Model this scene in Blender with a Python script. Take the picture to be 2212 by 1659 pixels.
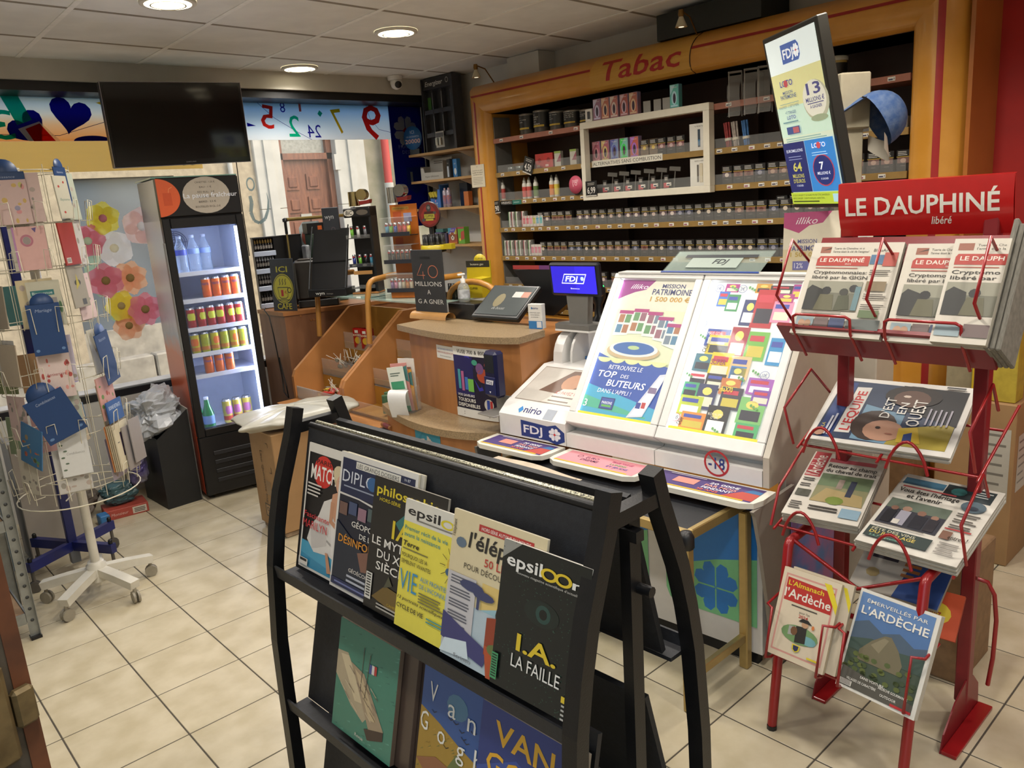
import bpy,bmesh,math,random
from mathutils import Matrix,Vector,noise as mnoise
random.seed(7)
PI = math.pi
sc = bpy.context.scene
COL = sc.collection
for _o in list(bpy.data.objects):
 bpy.data.objects.remove(_o)
cam_d = bpy.data.cameras.new('camera')
cam = bpy.data.objects.new('camera',cam_d)
COL.objects.link(cam)
cam_d.sensor_fit = 'HORIZONTAL'
cam_d.sensor_width = 36.0
cam_d.lens = 36.0*1703.29/2212.0
cam_d.clip_start = 0.02
cam.matrix_world = Matrix(((0.73317,0.20572,-0.64818,0.0),(-0.67625,0.12001,-0.72683,0.0),(-0.07173,0.97122,0.22711,1.5966),(0,0,0,1)))
sc.camera = cam
w = bpy.data.worlds.new('world')
sc.world = w
w.use_nodes = True
bg = w.node_tree.nodes['Background']
sky = w.node_tree.nodes.new('ShaderNodeTexSky')
sky.sky_type = 'NISHITA'
sky.sun_disc = False
sky.sun_elevation = math.radians(50)
sky.sun_rotation = math.radians(150)
sky.air_density = 1.6
sky.dust_density = 3.0
sky.ozone_density = 1.0
w.node_tree.links.new(sky.outputs[0],bg.inputs[0])
bg.inputs[1].default_value = 0.46
sc.view_settings.view_transform = 'Standard'
sc.view_settings.look = 'None'
sc.view_settings.gamma = 1.0
sc.view_settings.use_curve_mapping = False
sc.view_settings.exposure = 0.0
def lin(h):
 h = h.lstrip('#')
 c = [int(h[i:i+2],16)/255.0 for i in(0,2,4)]
 return[(x/12.92 if x<=0.04045 else((x+0.055)/1.055)**2.4)for x in c]
_M = {}
def mat(name,hexc,rough=0.5,metal=0.0,noise=0.0,nscale=30.0,hex2=None,bump=0.0,bscale=None,coat=0.0,emit=0.0,stretch=None,spec=None,world=False):
 """Principled material with procedural colour variation and relief."""
 if name in _M:
  return _M[name]
 m = bpy.data.materials.new(name)
 m.use_nodes = True
 nt = m.node_tree
 b = nt.nodes['Principled BSDF']
 c = lin(hexc)
 b.inputs['Base Color'].default_value = (*c,1)
 b.inputs['Roughness'].default_value = rough
 b.inputs['Metallic'].default_value = metal
 if spec is not None:
  b.inputs['Specular IOR Level'].default_value = spec
 if coat:
  b.inputs['Coat Weight'].default_value = coat
  b.inputs['Coat Roughness'].default_value = 0.08
 tc = nt.nodes.new('ShaderNodeTexCoord')
 src = tc.outputs['Object']
 if world:
  src = nt.nodes.new('ShaderNodeNewGeometry').outputs['Position']
 if stretch:
  mp = nt.nodes.new('ShaderNodeMapping')
  mp.inputs['Scale'].default_value = stretch
  nt.links.new(src,mp.inputs[0])
  src = mp.outputs[0]
 nz = nt.nodes.new('ShaderNodeTexNoise')
 nz.inputs['Scale'].default_value = nscale
 nz.inputs['Detail'].default_value = 4
 nt.links.new(src,nz.inputs[0])
 amt = noise if noise else 0.03
 c2 = lin(hex2)if hex2 else[x*(1-amt)for x in c]
 c1 = c if hex2 else[min(1,x*(1+amt*0.6))for x in c]
 mx = nt.nodes.new('ShaderNodeMix')
 mx.data_type = 'RGBA'
 mx.inputs['A'].default_value = (*c1,1)
 mx.inputs['B'].default_value = (*c2,1)
 rp = nt.nodes.new('ShaderNodeMapRange')
 rp.inputs['From Min'].default_value = 0.35
 rp.inputs['From Max'].default_value = 0.65
 nt.links.new(nz.outputs['Fac'],rp.inputs['Value'])
 nt.links.new(rp.outputs[0],mx.inputs['Factor'])
 nt.links.new(mx.outputs['Result'],b.inputs['Base Color'])
 if emit:
  nt.links.new(mx.outputs['Result'],b.inputs['Emission Color'])
  b.inputs['Emission Strength'].default_value = emit
  m.cycles.emission_sampling = 'NONE'
 if bump:
  bp = nt.nodes.new('ShaderNodeBump')
  bp.inputs['Strength'].default_value = bump
  bp.inputs['Distance'].default_value = 0.004
  if bscale:
   n2 = nt.nodes.new('ShaderNodeTexNoise')
   n2.inputs['Scale'].default_value = bscale
   n2.inputs['Detail'].default_value = 3
   nt.links.new(src,n2.inputs[0])
   nt.links.new(n2.outputs['Fac'],bp.inputs['Height'])
  else:
   nt.links.new(nz.outputs['Fac'],bp.inputs['Height'])
  nt.links.new(bp.outputs[0],b.inputs['Normal'])
 _M[name] = m
 return m
def glass(name,hexc='#ffffff',rough=0.0,alpha=0.12,spec=0.5):
 """thin clear sheet: mostly transparent with a faint glossy skin"""
 if name in _M:
  return _M[name]
 m = bpy.data.materials.new(name)
 m.use_nodes = True
 nt = m.node_tree
 b = nt.nodes['Principled BSDF']
 b.inputs['Base Color'].default_value = (*lin(hexc),1)
 b.inputs['Roughness'].default_value = max(rough,0.03)
 b.inputs['Specular IOR Level'].default_value = spec
 tr = nt.nodes.new('ShaderNodeBsdfTransparent')
 mx = nt.nodes.new('ShaderNodeMixShader')
 lw = nt.nodes.new('ShaderNodeFresnel')
 lw.inputs['IOR'].default_value = 1.12
 ad = nt.nodes.new('ShaderNodeMath')
 ad.operation = 'ADD'
 ad.use_clamp = True
 ad.inputs[1].default_value = alpha
 nt.links.new(lw.outputs[0],ad.inputs[0])
 nt.links.new(ad.outputs[0],mx.inputs[0])
 nt.links.new(tr.outputs[0],mx.inputs[1])
 nt.links.new(b.outputs[0],mx.inputs[2])
 nt.links.new(mx.outputs[0],nt.nodes['Material Output'].inputs[0])
 _M[name] = m
 return m
def film(name,hexc,alpha,trans=0.5):
 """coloured translucent print on glass: part of the light comes through"""
 if name in _M:
  return _M[name]
 m = bpy.data.materials.new(name)
 m.use_nodes = True
 nt = m.node_tree
 out = nt.nodes['Material Output']
 nt.nodes.remove(nt.nodes['Principled BSDF'])
 c = (*lin(hexc),1)
 nz = nt.nodes.new('ShaderNodeTexNoise')
 nz.inputs['Scale'].default_value = 6
 mxc = nt.nodes.new('ShaderNodeMix')
 mxc.data_type = 'RGBA'
 mxc.inputs['A'].default_value = c
 mxc.inputs['B'].default_value = (*[x*0.93 for x in c[:3]],1)
 nt.links.new(nz.outputs['Fac'],mxc.inputs['Factor'])
 d = nt.nodes.new('ShaderNodeBsdfDiffuse')
 t = nt.nodes.new('ShaderNodeBsdfTranslucent')
 tr = nt.nodes.new('ShaderNodeBsdfTransparent')
 m1 = nt.nodes.new('ShaderNodeMixShader')
 m2 = nt.nodes.new('ShaderNodeMixShader')
 m1.inputs[0].default_value = trans
 m2.inputs[0].default_value = alpha
 nt.links.new(mxc.outputs['Result'],d.inputs[0])
 nt.links.new(mxc.outputs['Result'],t.inputs[0])
 nt.links.new(d.outputs[0],m1.inputs[1])
 nt.links.new(t.outputs[0],m1.inputs[2])
 nt.links.new(tr.outputs[0],m2.inputs[1])
 nt.links.new(m1.outputs[0],m2.inputs[2])
 nt.links.new(m2.outputs[0],out.inputs[0])
 _M[name] = m
 return m
def glow(name,hexc,strength,sample=True):
 if name in _M:
  return _M[name]
 m = bpy.data.materials.new(name)
 m.use_nodes = True
 b = m.node_tree.nodes['Principled BSDF']
 b.inputs['Base Color'].default_value = (*lin(hexc),1)
 b.inputs['Emission Color'].default_value = (*lin(hexc),1)
 b.inputs['Emission Strength'].default_value = strength
 if not sample:
  m.cycles.emission_sampling = 'NONE'
 _M[name] = m
 return m
def ink(hexc,emit=0.0,rough=0.45):
 """printed colour; emit for backlit prints and screens"""
 return mat('ink_%s_%g_%g'%(hexc.strip('#'),emit,rough),hexc,rough,noise=0.02,nscale=60,emit=emit)
def frame(loc,yaw=0.0,tilt=0.0,roll=0.0):
 """x = right, y = away from the viewer, z = up; tilt > 0 leans the top away"""
 return Matrix.Translation(loc)@Matrix.Rotation(yaw,4,'Z')@Matrix.Rotation(-tilt,4,'X')@Matrix.Rotation(-roll,4,'Y')
def tag(o,label=None,cat=None,group=None,kind=None):
 if label:o['label'] = label
 if cat:o['category'] = cat
 if group:o['group'] = group
 if kind:o['kind'] = kind
 return o
def thing(name,label,cat,M=None,group=None,kind=None):
 o = bpy.data.objects.new(name,None)
 o.empty_display_size = 0.05
 COL.objects.link(o)
 if M is not None:
  o.matrix_world = M
 return tag(o,label,cat,group,kind)
ORDW = 'first second third fourth fifth sixth seventh eighth ninth tenth eleventh twelfth thirteenth fourteenth fifteenth sixteenth seventeenth eighteenth nineteenth'.split()
def nth(i):
 i+=1
 if i<20:return ORDW[i-1]
 t = {2:'twent',3:'thirt',4:'fort',5:'fift'}[i//10]
 return t+'ieth' if i%10==0 else t+'y-'+ORDW[i%10-1]
def copy_tree(o,parent=None):
 c = o.copy()
 COL.objects.link(c)
 c.parent = parent
 for ch in list(o.children):
  copy_tree(ch,c)
 return c
class MB:
 """collects geometry for ONE mesh object"""
 def __init__(s):
  s.v = [];s.f = [];s.mi = [];s.mats = [];s.sm = []
 def slot(s,m):
  if m is None:
   if not s.mats:
    s.mats.append(None)
   return 0
  if m not in s.mats:
   s.mats.append(m)
  return s.mats.index(m)
 def add(s,vs,fs,m=None,smooth=False,M=None):
  k = len(s.v)
  if M is not None:
   vs = [M@Vector(p)for p in vs]
  s.v+=[tuple(p)for p in vs]
  i = s.slot(m)
  for f in fs:
   s.f.append([k+a for a in f]);s.mi.append(i);s.sm.append(smooth)
  return s
 def box(s,a,b,m=None,ch=0.0,M=None):
  """corner a to corner b, optional chamfered vertical+horizontal edges"""
  x0,y0,z0 = a;x1,y1,z1 = b
  if ch<=0:
   vs = [(x0,y0,z0),(x1,y0,z0),(x1,y1,z0),(x0,y1,z0),(x0,y0,z1),(x1,y0,z1),(x1,y1,z1),(x0,y1,z1)]
   fs = [(0,3,2,1),(4,5,6,7),(0,1,5,4),(1,2,6,5),(2,3,7,6),(3,0,4,7)]
   return s.add(vs,fs,m,False,M)
  c = min(ch,abs(x1-x0)*.49,abs(y1-y0)*.49,abs(z1-z0)*.49)
  P = []
  for z,k in((z0,c),(z0+c,0),(z1-c,0),(z1,c)):
   P.append([(x0+k+(c if not k else 0),y0+k,z),(x1-k-(c if not k else 0),y0+k,z),(x1-k,y0+k+(c if not k else 0),z),(x1-k,y1-k-(c if not k else 0),z),(x1-k-(c if not k else 0),y1-k,z),(x0+k+(c if not k else 0),y1-k,z),(x0+k,y1-k-(c if not k else 0),z),(x0+k,y0+k+(c if not k else 0),z)])
  vs = [p for r in P for p in r]
  fs = [tuple(range(7,-1,-1)),tuple(range(24,32))]
  for r in range(3):
   for i in range(8):
    j = (i+1)%8
    fs.append((r*8+i,r*8+j,r*8+8+j,r*8+8+i))
  return s.add(vs,fs,m,False,M)
 def cyl(s,p,q,r,m=None,n=12,r2=None,caps=True,smooth=True):
  p = Vector(p);q = Vector(q);d = q-p
  r2 = r if r2 is None else r2
  z = d.normalized()
  x = z.orthogonal().normalized();y = z.cross(x)
  vs = []
  for c,rr in((p,r),(q,r2)):
   for i in range(n):
    a = 2*PI*i/n
    vs.append(c+x*(rr*math.cos(a))+y*(rr*math.sin(a)))
  fs = [(i,(i+1)%n,n+(i+1)%n,n+i)for i in range(n)]
  s.add(vs,fs,m,smooth)
  if caps:
   s.add(vs,[tuple(range(n-1,-1,-1)),tuple(range(n,2*n))],m,False)
  return s
 def tube(s,pts,r,m=None,n=6,closed=False,caps=True):
  pts = [Vector(p)for p in pts]
  k = len(pts)
  vs = []
  up = None
  for i,p in enumerate(pts):
   a = pts[i-1]if(i or closed)else p
   b = pts[(i+1)%k]if(i<k-1 or closed)else p
   d = ((b-p).normalized()if b!=p else Vector())+((p-a).normalized()if a!=p else Vector())
   if d.length<1e-6:d = b-a
   d.normalize()
   if up is None:
    up = d.orthogonal().normalized()
   x = (up-d*up.dot(d))
   x = x.normalized()if x.length>1e-4 else d.orthogonal().normalized()
   up = x
   y = d.cross(x)
   for j in range(n):
    t = 2*PI*j/n
    vs.append(p+x*(r*math.cos(t))+y*(r*math.sin(t)))
  fs = []
  for i in range(k if closed else k-1):
   a = i*n;b = ((i+1)%k)*n
   for j in range(n):
    fs.append((a+j,a+(j+1)%n,b+(j+1)%n,b+j))
  s.add(vs,fs,m,True)
  if caps and not closed:
   s.add(vs,[tuple(range(n-1,-1,-1)),tuple(range((k-1)*n,k*n))],m)
  return s
 def bar(s,pts,wx,wy,m=None,side=(1,0,0)):
  """rectangular section swept along pts; wx measured along `side`"""
  pts = [Vector(p)for p in pts]
  vs = []
  k = len(pts)
  for i,p in enumerate(pts):
   d = (pts[min(i+1,k-1)]-pts[max(i-1,0)]).normalized()
   x = Vector(side);x = (x-d*x.dot(d)).normalized();y = d.cross(x)
   for a,b in((-1,-1),(1,-1),(1,1),(-1,1)):
    vs.append(p+x*(a*wx/2)+y*(b*wy/2))
  fs = [(3,2,1,0),tuple((k-1)*4+j for j in range(4))]
  for i in range(k-1):
   for j in range(4):
    fs.append((i*4+j,i*4+(j+1)%4,i*4+4+(j+1)%4,i*4+4+j))
  return s.add(vs,fs,m)
 def lathe(s,prof,m=None,n=16,c=(0,0,0),M=None,smooth=True,caps=True):
  vs = []
  for r,z in prof:
   for i in range(n):
    a = 2*PI*i/n
    vs.append((c[0]+r*math.cos(a),c[1]+r*math.sin(a),c[2]+z))
  k = len(prof)
  fs = [(i*n+j,i*n+(j+1)%n,i*n+n+(j+1)%n,i*n+n+j)for i in range(k-1)for j in range(n)]
  s.add(vs,fs,m,smooth,M)
  cap = []
  if not caps or tuple(prof[0])==tuple(prof[-1]):return s
  if prof[0][0]>1e-5:cap.append(tuple(range(n-1,-1,-1)))
  if prof[-1][0]>1e-5:cap.append(tuple(range((k-1)*n,k*n)))
  if cap:s.add(vs,cap,m,False,M)
  return s
 def prism(s,poly,h0,h1,m=None,axis='z',M=None,smooth=False):
  """poly in the plane normal to axis, extruded h0..h1.  axis z: (x,y); y: (x,z); x: (y,z)"""
  def P(a,b,h):
   return(a,b,h)if axis=='z' else((a,h,b)if axis=='y' else(h,a,b))
  n = len(poly)
  vs = [P(a,b,h0)for a,b in poly]+[P(a,b,h1)for a,b in poly]
  fs = [tuple(range(n-1,-1,-1)),tuple(range(n,2*n))]
  s.add(vs,fs,m,False,M)
  s.add(vs,[(i,(i+1)%n,n+(i+1)%n,n+i)for i in range(n)],m,smooth,M)
  return s
 def quad(s,a,b,c,d,m=None):
  return s.add([a,b,c,d],[(0,1,2,3)],m)
 def grid(s,fn,nu,nv,m=None,smooth=True,M=None):
  vs = [fn(i/nu,j/nv)for j in range(nv+1)for i in range(nu+1)]
  fs = [(j*(nu+1)+i,j*(nu+1)+i+1,(j+1)*(nu+1)+i+1,(j+1)*(nu+1)+i)for j in range(nv)for i in range(nu)]
  return s.add(vs,fs,m,smooth,M)
 def mesh(s,name,fix=True):
  me = bpy.data.meshes.new(name)
  me.from_pydata(s.v,[],s.f)
  for m in s.mats:
   me.materials.append(m)
  me.polygons.foreach_set('material_index',s.mi)
  me.polygons.foreach_set('use_smooth',s.sm)
  if fix:
   bm = bmesh.new();bm.from_mesh(me)
   bmesh.ops.recalc_face_normals(bm,faces=bm.faces)
   bm.to_mesh(me);bm.free()
  me.update()
  return me
 def build(s,name,m=None,parent=None,M=None,fix=True):
  if m is not None:
   if not s.mats:s.mats.append(m)
   s.mats = [m if x is None else x for x in s.mats]
  o = bpy.data.objects.new(name,s.mesh(name,fix))
  COL.objects.link(o)
  if parent is not None:o.parent = parent
  if M is not None:o.matrix_local = M
  return o
_T = {}
def text_geo(t,bold=0.0,shear=0.0):
 key = (t,bold,shear)
 if key in _T:
  return _T[key]
 cu = bpy.data.curves.new('t','FONT')
 cu.body = t
 cu.resolution_u = 2
 cu.offset = min(bold*.5,.018)
 cu.shear = shear
 ob = bpy.data.objects.new('t',cu)
 me = ob.to_mesh()
 vs = [(v.co.x,v.co.y)for v in me.vertices]
 fs = [tuple(p.vertices)for p in me.polygons]
 ob.to_mesh_clear()
 bpy.data.objects.remove(ob)
 bpy.data.curves.remove(cu)
 if vs:
  x0 = min(p[0]for p in vs);x1 = max(p[0]for p in vs)
  y0 = min(p[1]for p in vs);y1 = max(p[1]for p in vs)
 else:
  x0 = x1 = y0 = y1 = 0
 _T[key] = (vs,fs,x0,x1,y0,y1)
 return _T[key]
class Art:
 """flat print on a w x h face.  Coordinates 0..1 from bottom left.  M maps (x, y=0, z) face metres to the thing's frame."""
 def __init__(s,w,h,M=None,emit=0.0,step=0.00012,warp=None,rough=0.45,mirror=False,matf=None,ny=0):
  s.ny = ny
  s.w,s.h,s.M,s.emit,s.step,s.warp,s.rough,s.mirror = w,h,M,emit,step,warp,rough,mirror
  s.matf = matf
  s.b = MB();s.lv = 1
 def _put(s,pts,fs,c,sub=False):
  d = -s.step*s.lv
  if s.ny:
   np_,nf = [],[]
   for f in fs:
    P = [pts[i]for i in f]
    lo,hi = min(p[1]for p in P),max(p[1]for p in P)
    for k in range(int(math.floor(lo*s.ny)),int(math.ceil(hi*s.ny))+1):
     Q = P
     for lim,sg in((k/s.ny,1),((k+1)/s.ny,-1)):
      out = []
      for q in range(len(Q)):
       a,b = Q[q-1],Q[q]
       ia,ib = sg*(a[1]-lim)>=0,sg*(b[1]-lim)>=0
       if ia!=ib:
        t = (lim-a[1])/(b[1]-a[1]);out.append((a[0]+(b[0]-a[0])*t,lim))
       if ib:out.append(b)
      Q = out
      if not Q:break
     if len(Q)>2:
      nf.append(tuple(range(len(np_),len(np_)+len(Q))));np_+=Q
   pts,fs = np_,nf
  if s.mirror:pts = [(1-x,y)for x,y in pts]
  P = []
  for x,y in pts:
   q = Vector((x*s.w,d,y*s.h))
   if s.warp:q = Vector(s.warp(x,y,-d))
   if s.M is not None:q = s.M@q
   P.append(q)
  s.b.add(P,fs,c if not isinstance(c,str)else(s.matf(c)if s.matf else ink(c,s.emit,s.rough)))
  return s
 def up(s,n=1):
  s.lv+=n
  return s
 def rect(s,x0,y0,x1,y1,c,nx=1):
  if s.warp:nx = max(nx,8)
  pts = [];fs = []
  for i in range(nx+1):
   x = x0+(x1-x0)*i/nx
   pts+=[(x,y0),(x,y1)]
  for i in range(nx):
   fs.append((2*i,2*i+2,2*i+3,2*i+1))
  s._put(pts,fs,c)
  s.lv+=1
  return s
 def poly(s,pts,c):
  s._put(pts,[tuple(range(len(pts)))],c)
  s.lv+=1
  return s
 def ell(s,cx,cy,rx,ry,c,n=20,a0=0,a1=360):
  pts = [(cx+rx*math.cos(math.radians(a0+(a1-a0)*i/n)),cy+ry*math.sin(math.radians(a0+(a1-a0)*i/n)))for i in range(n+(a1-a0<360))]
  return s.poly(pts,c)
 def ring(s,cx,cy,rx,ry,t,c,n=24,a0=0,a1=360):
  """ring of thickness t (fraction of radius)"""
  pts = [];fs = []
  full = a1-a0>=360
  k = n if full else n+1
  for i in range(k):
   a = math.radians(a0+(a1-a0)*i/n)
   for q in(1,1-t):
    pts.append((cx+rx*q*math.cos(a),cy+ry*q*math.sin(a)))
  for i in range(n):
   j = (i+1)%k
   fs.append((2*i,2*j,2*j+1,2*i+1))
  s._put(pts,fs,c)
  s.lv+=1
  return s
 def line(s,pts,t,c):
  """stroke of metric thickness t through points (0..1 coordinates)"""
  P = [Vector((x*s.w,y*s.h))for x,y in pts]
  out = [];fs = []
  for i,p in enumerate(P):
   d = (P[min(i+1,len(P)-1)]-P[max(i-1,0)])
   d = d.normalized()if d.length else Vector((1,0))
   nn = Vector((-d.y,d.x))*t/2
   for q in(p+nn,p-nn):
    out.append((q.x/s.w,q.y/s.h))
  for i in range(len(P)-1):
   fs.append((2*i,2*i+1,2*i+3,2*i+2))
  s._put(out,fs,c)
  s.lv+=1
  return s
 def text(s,t,x,y,h,c,wd=None,bold=0.0,shear=0.0,al='l',rot=0.0,flip=False):
  """cap height h and optional total width wd, both as fractions of face height / width"""
  vs,fs,x0,x1,y0,y1 = text_geo(t,bold,shear)
  if not vs:return s
  capg = text_geo('H',bold,0)
  ref0,ref1 = capg[4],capg[5]
  ky = h*s.h/(ref1-ref0)
  kx = ky if wd is None else wd*s.w/max(x1-x0,1e-6)
  W = (x1-x0)*kx
  ox = 0 if al=='l' else(-W/2 if al=='c' else-W)
  ca,sa = math.cos(rot),math.sin(rot)
  pts = []
  for px_,py_ in vs:
   a = (px_-x0)*kx+ox
   if flip:a = W+2*ox-a
   b = (py_-ref0)*ky
   pts.append((x+(a*ca-b*sa)/s.w,y+(a*sa+b*ca)/s.h))
  s._put(pts,fs,c)
  s.lv+=1
  return s
 def lines(s,x0,y0,x1,n,dy,t,c,jit=0.25):
  """rows of small print as thin strokes"""
  r = random.Random(int(x0*997+y0*7919+n))
  pts = [];fs = []
  for i in range(n):
   y = y0-i*dy
   xe = x1-(x1-x0)*jit*r.random()
   k = len(pts)
   pts+=[(x0,y),(xe,y),(xe,y+t),(x0,y+t)]
   fs.append((k,k+1,k+2,k+3))
  s._put(pts,fs,c)
  s.lv+=1
  return s
 def build(s,name,parent=None):
  return s.b.build(name,None,parent,fix=False)
def clover(art,cx,cy,r,c,ax=1.0,c2=None):
 """four heart leaves and a square centre"""
 for k in range(4):
  a = math.radians(45+90*k)
  pts = []
  for i in range(14):
   t = -PI+2*PI*i/14
   hx = 16*math.sin(t)**3/17.0
   hy = (13*math.cos(t)-5*math.cos(2*t)-2*math.cos(3*t)-math.cos(4*t))/17.0
   px_,py_ = hx*.52,(hy+1.0)*.5
   X = px_*math.cos(a-PI/2)-py_*math.sin(a-PI/2)
   Y = px_*math.sin(a-PI/2)+py_*math.cos(a-PI/2)
   pts.append((cx+r*ax*X,cy+r*Y))
  art.poly(pts,c);art.lv-=1
 art.lv+=1
 if c2:
  q = r*.2
  art.poly([(cx-q*ax,cy),(cx,cy-q),(cx+q*ax,cy),(cx,cy+q)],c2)
 return art
XL,XR,YF,YB = -0.60,3.87,-1.20,4.87
YG = 5.13
HC = 2.49
floor_m = mat('floor_tile','#c6bba2',0.32,noise=0.10,nscale=9,hex2='#b5a98d',bump=0.05,bscale=40,world=True)
grout_m = mat('grout','#4c463c',0.9,noise=0.2,nscale=20)
ceil_m = mat('ceiling_tile','#e6e6e4',0.9,noise=0.05,nscale=6,bump=0.15,bscale=300,world=True)
rail_m = mat('ceiling_rail','#f0efec',0.5,noise=0.05)
wall_m = mat('painted_wall','#c9c7c0',0.8,noise=0.06,nscale=5,bump=0.05,bscale=60)
red_m = mat('red_wall','#a31712',0.55,noise=0.15,nscale=5,bump=0.05,bscale=60)
black_m = mat('black_metal','#17171a',0.4,noise=0.1)
white_m = mat('white_plastic','#e6e5e0',0.35,noise=0.03)
flo = MB().box((XL,YF,-0.12),(XR,5.2,-0.0014)).build('floor',grout_m)
tag(flo,kind='structure')
tb = MB().box((-.1475,-.1475,-.010),(.1475,.1475,0),ch=0.001)
tmesh = None
for i in range(-3,12):
 for j in range(-4,16):
  cx,cy = 0.3523+.3*i+.15,0.0125+.3*j+.15
  if tmesh is None:
   o = tb.build('floor_tile',floor_m,flo);tmesh = o.data
  else:
   if cx+.15>XR+.01 or cx-.15<XL-.01:continue
   o = bpy.data.objects.new('floor_tile',tmesh);COL.objects.link(o);o.parent = flo
  o.location = (cx,cy,0)
for nm,a,b in(('floor_tile',(XL,4.816,-.01),(XR,5.10,0)),):
 MB().box(a,b,ch=.0015).build(nm,floor_m,flo)
MB().box((3.6545,-.58,-.01),(XR,4.81,0),ch=.0015).build('floor_tile',floor_m,flo)
def clip(poly,x0,x1,y0,y1):
 for ax,lim,sgn in((0,x0,1),(0,x1,-1),(1,y0,1),(1,y1,-1)):
  out = []
  for k in range(len(poly)):
   a,b = poly[k-1],poly[k]
   ia,ib = sgn*(a[ax]-lim)>=0,sgn*(b[ax]-lim)>=0
   if ia!=ib:
    t = (lim-a[ax])/(b[ax]-a[ax])
    out.append((a[0]+(b[0]-a[0])*t,a[1]+(b[1]-a[1])*t))
   if ib:out.append(b)
  poly = out
  if not poly:return[]
 return poly
cei = MB().box((XL,YF,HC+.012),(XR,5.2,HC+.10)).build('ceiling',ceil_m)
tag(cei,kind='structure')
def cg(i,j):
 x = 2.28+.597*i;y = 3.27+.6*j
 return(x+.02*(y-3.8),y+.08*(x-2.28))
for i in range(-6,4):
 for j in range(-9,5):
  e = .011
  P = [cg(i+a,j+b)for a,b in((e/.6,e/.6),(1-e/.6,e/.6),(1-e/.6,1-e/.6),(e/.6,1-e/.6))]
  P = clip(P,XL,XR,YF,YB)
  if len(P)<3:continue
  MB().prism(P,HC+.002,HC+.012).build('ceiling_tile',ceil_m,cei)
for i in range(-5,4):
 a,b = cg(i,-9),cg(i,5)
 P = clip([(a[0]-.012,a[1]),(a[0]+.012,a[1]),(b[0]+.012,b[1]),(b[0]-.012,b[1])],XL,XR,YF,YB)
 if len(P)>2:MB().prism(P,HC-.001,HC+.012).build('ceiling_rail',rail_m,cei)
for j in range(-9,5):
 a,b = cg(-7,j),cg(5,j)
 P = clip([(a[0],a[1]-.012),(b[0],b[1]-.012),(b[0],b[1]+.012),(a[0],a[1]+.012)],XL,XR,YF,YB)
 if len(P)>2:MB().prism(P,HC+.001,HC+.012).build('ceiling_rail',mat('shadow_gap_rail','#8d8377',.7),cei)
wr = MB().box((XR,YF,0),(XR+.15,5.2,HC+.1)).build('wall_right',wall_m)
tag(wr,kind='structure')
rw = MB().box((XR-.008,YF,.30),(XR,1.178,HC)).build('red_paint_panel',red_m,wr)
MB().box((XR-.012,YF,.10),(XR,1.178,.30)).build('white_skirting_panel',wall_m,wr)
MB().box((XR-.016,.875,.10),(XR-.008,.925,HC)).build('ochre_strip',mat('ochre','#b57a1c',.5,noise=.1),wr)
tag(MB().box((XR-.03,YF,0),(XR-.012,1.178,.10),ch=.004).build('baseboard_right',mat('dark_skirting','#3c4646',.6,noise=.3,nscale=15)),kind='structure')
tag(MB().box((XL,YF-.15,0),(XR,YF,HC+.1)).build('wall_front',wall_m),kind='structure')
tag(MB().box((XL-.15,1.0,0),(XL,5.2,HC+.1)).build('wall_left',wall_m),kind='structure')
bw = MB().box((XL,5.08,0),(XR,5.20,.60)).build('wall_back',wall_m)
tag(bw,kind='structure')
hd = MB().box((XL,YB,2.385),(XR,5.20,HC+.1)).build('trim_1',mat('header_paint','#bdb9af',.75,noise=.05,nscale=8))
tag(hd,kind='structure')
win = MB().box((XL,4.90,2.335),(XR,5.16,2.385)).build('window_1',black_m)
tag(win,kind='structure')
MB().box((XL,5.10,.60),(XR,5.16,.645),ch=.004).build('window_frame',black_m,win)
MB().box((XR-.03,5.10,.645),(XR,5.16,2.335)).build('window_frame',black_m,win)
MB().box((XL,5.128,.645),(XR-.03,5.134,2.335)).build('pane',glass('shop_glass',alpha=.03),win)
def film_grad(name,stops,alpha,trans,z0,z1):
 m = film(name,'#ffffff',alpha,trans)
 nt = m.node_tree
 g = nt.nodes.new('ShaderNodeNewGeometry')
 sx = nt.nodes.new('ShaderNodeSeparateXYZ')
 mr = nt.nodes.new('ShaderNodeMapRange')
 mr.inputs[1].default_value = z0;mr.inputs[2].default_value = z1
 cr = nt.nodes.new('ShaderNodeValToRGB')
 cr.color_ramp.elements.remove(cr.color_ramp.elements[0])
 for k,(p,c)in enumerate(stops):
  e = cr.color_ramp.elements[0]if k==0 else cr.color_ramp.elements.new(p)
  e.position = p;e.color = (*lin(c),1)
 nt.links.new(g.outputs['Position'],sx.inputs[0])
 nt.links.new(sx.outputs['Z'],mr.inputs[0])
 nt.links.new(mr.outputs[0],cr.inputs[0])
 for n in nt.nodes:
  if n.type in('BSDF_DIFFUSE','BSDF_TRANSLUCENT'):
   nt.links.new(cr.outputs[0],n.inputs[0])
 return m
FZ0,FZ1 = 2.10,2.345
fl = MB().box((XL,5.122,FZ0),(2.10,5.126,FZ1)).build('window_film',film_grad('film_left',[(0,'#ffbf6a'),(.35,'#ffdcae'),(.6,'#f2f4ee'),(1,'#a9d2ee')],.78,.85,FZ0,FZ1))
tag(fl,'sunset coloured advertising film with blue hearts on the shop window, left of the television','window film')
fr = MB().box((2.102,5.122,FZ0),(3.54,5.126,FZ1)).build('window_film',film_grad('film_right',[(0,'#f6f9fa'),(.5,'#d9eaf6'),(1,'#8fc2ee')],.93,.8,FZ0,FZ1))
tag(fr,'pale blue film with coloured lottery numbers across the top of the window','window film')
fy = MB().box((XL,5.122,1.93),(2.085,5.126,FZ0-.001)).build('window_film',film('film_yellow','#ffdf86',.72,.85))
tag(fy,'plain yellow orange film strip on the window below the heart pictures','window film')
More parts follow.
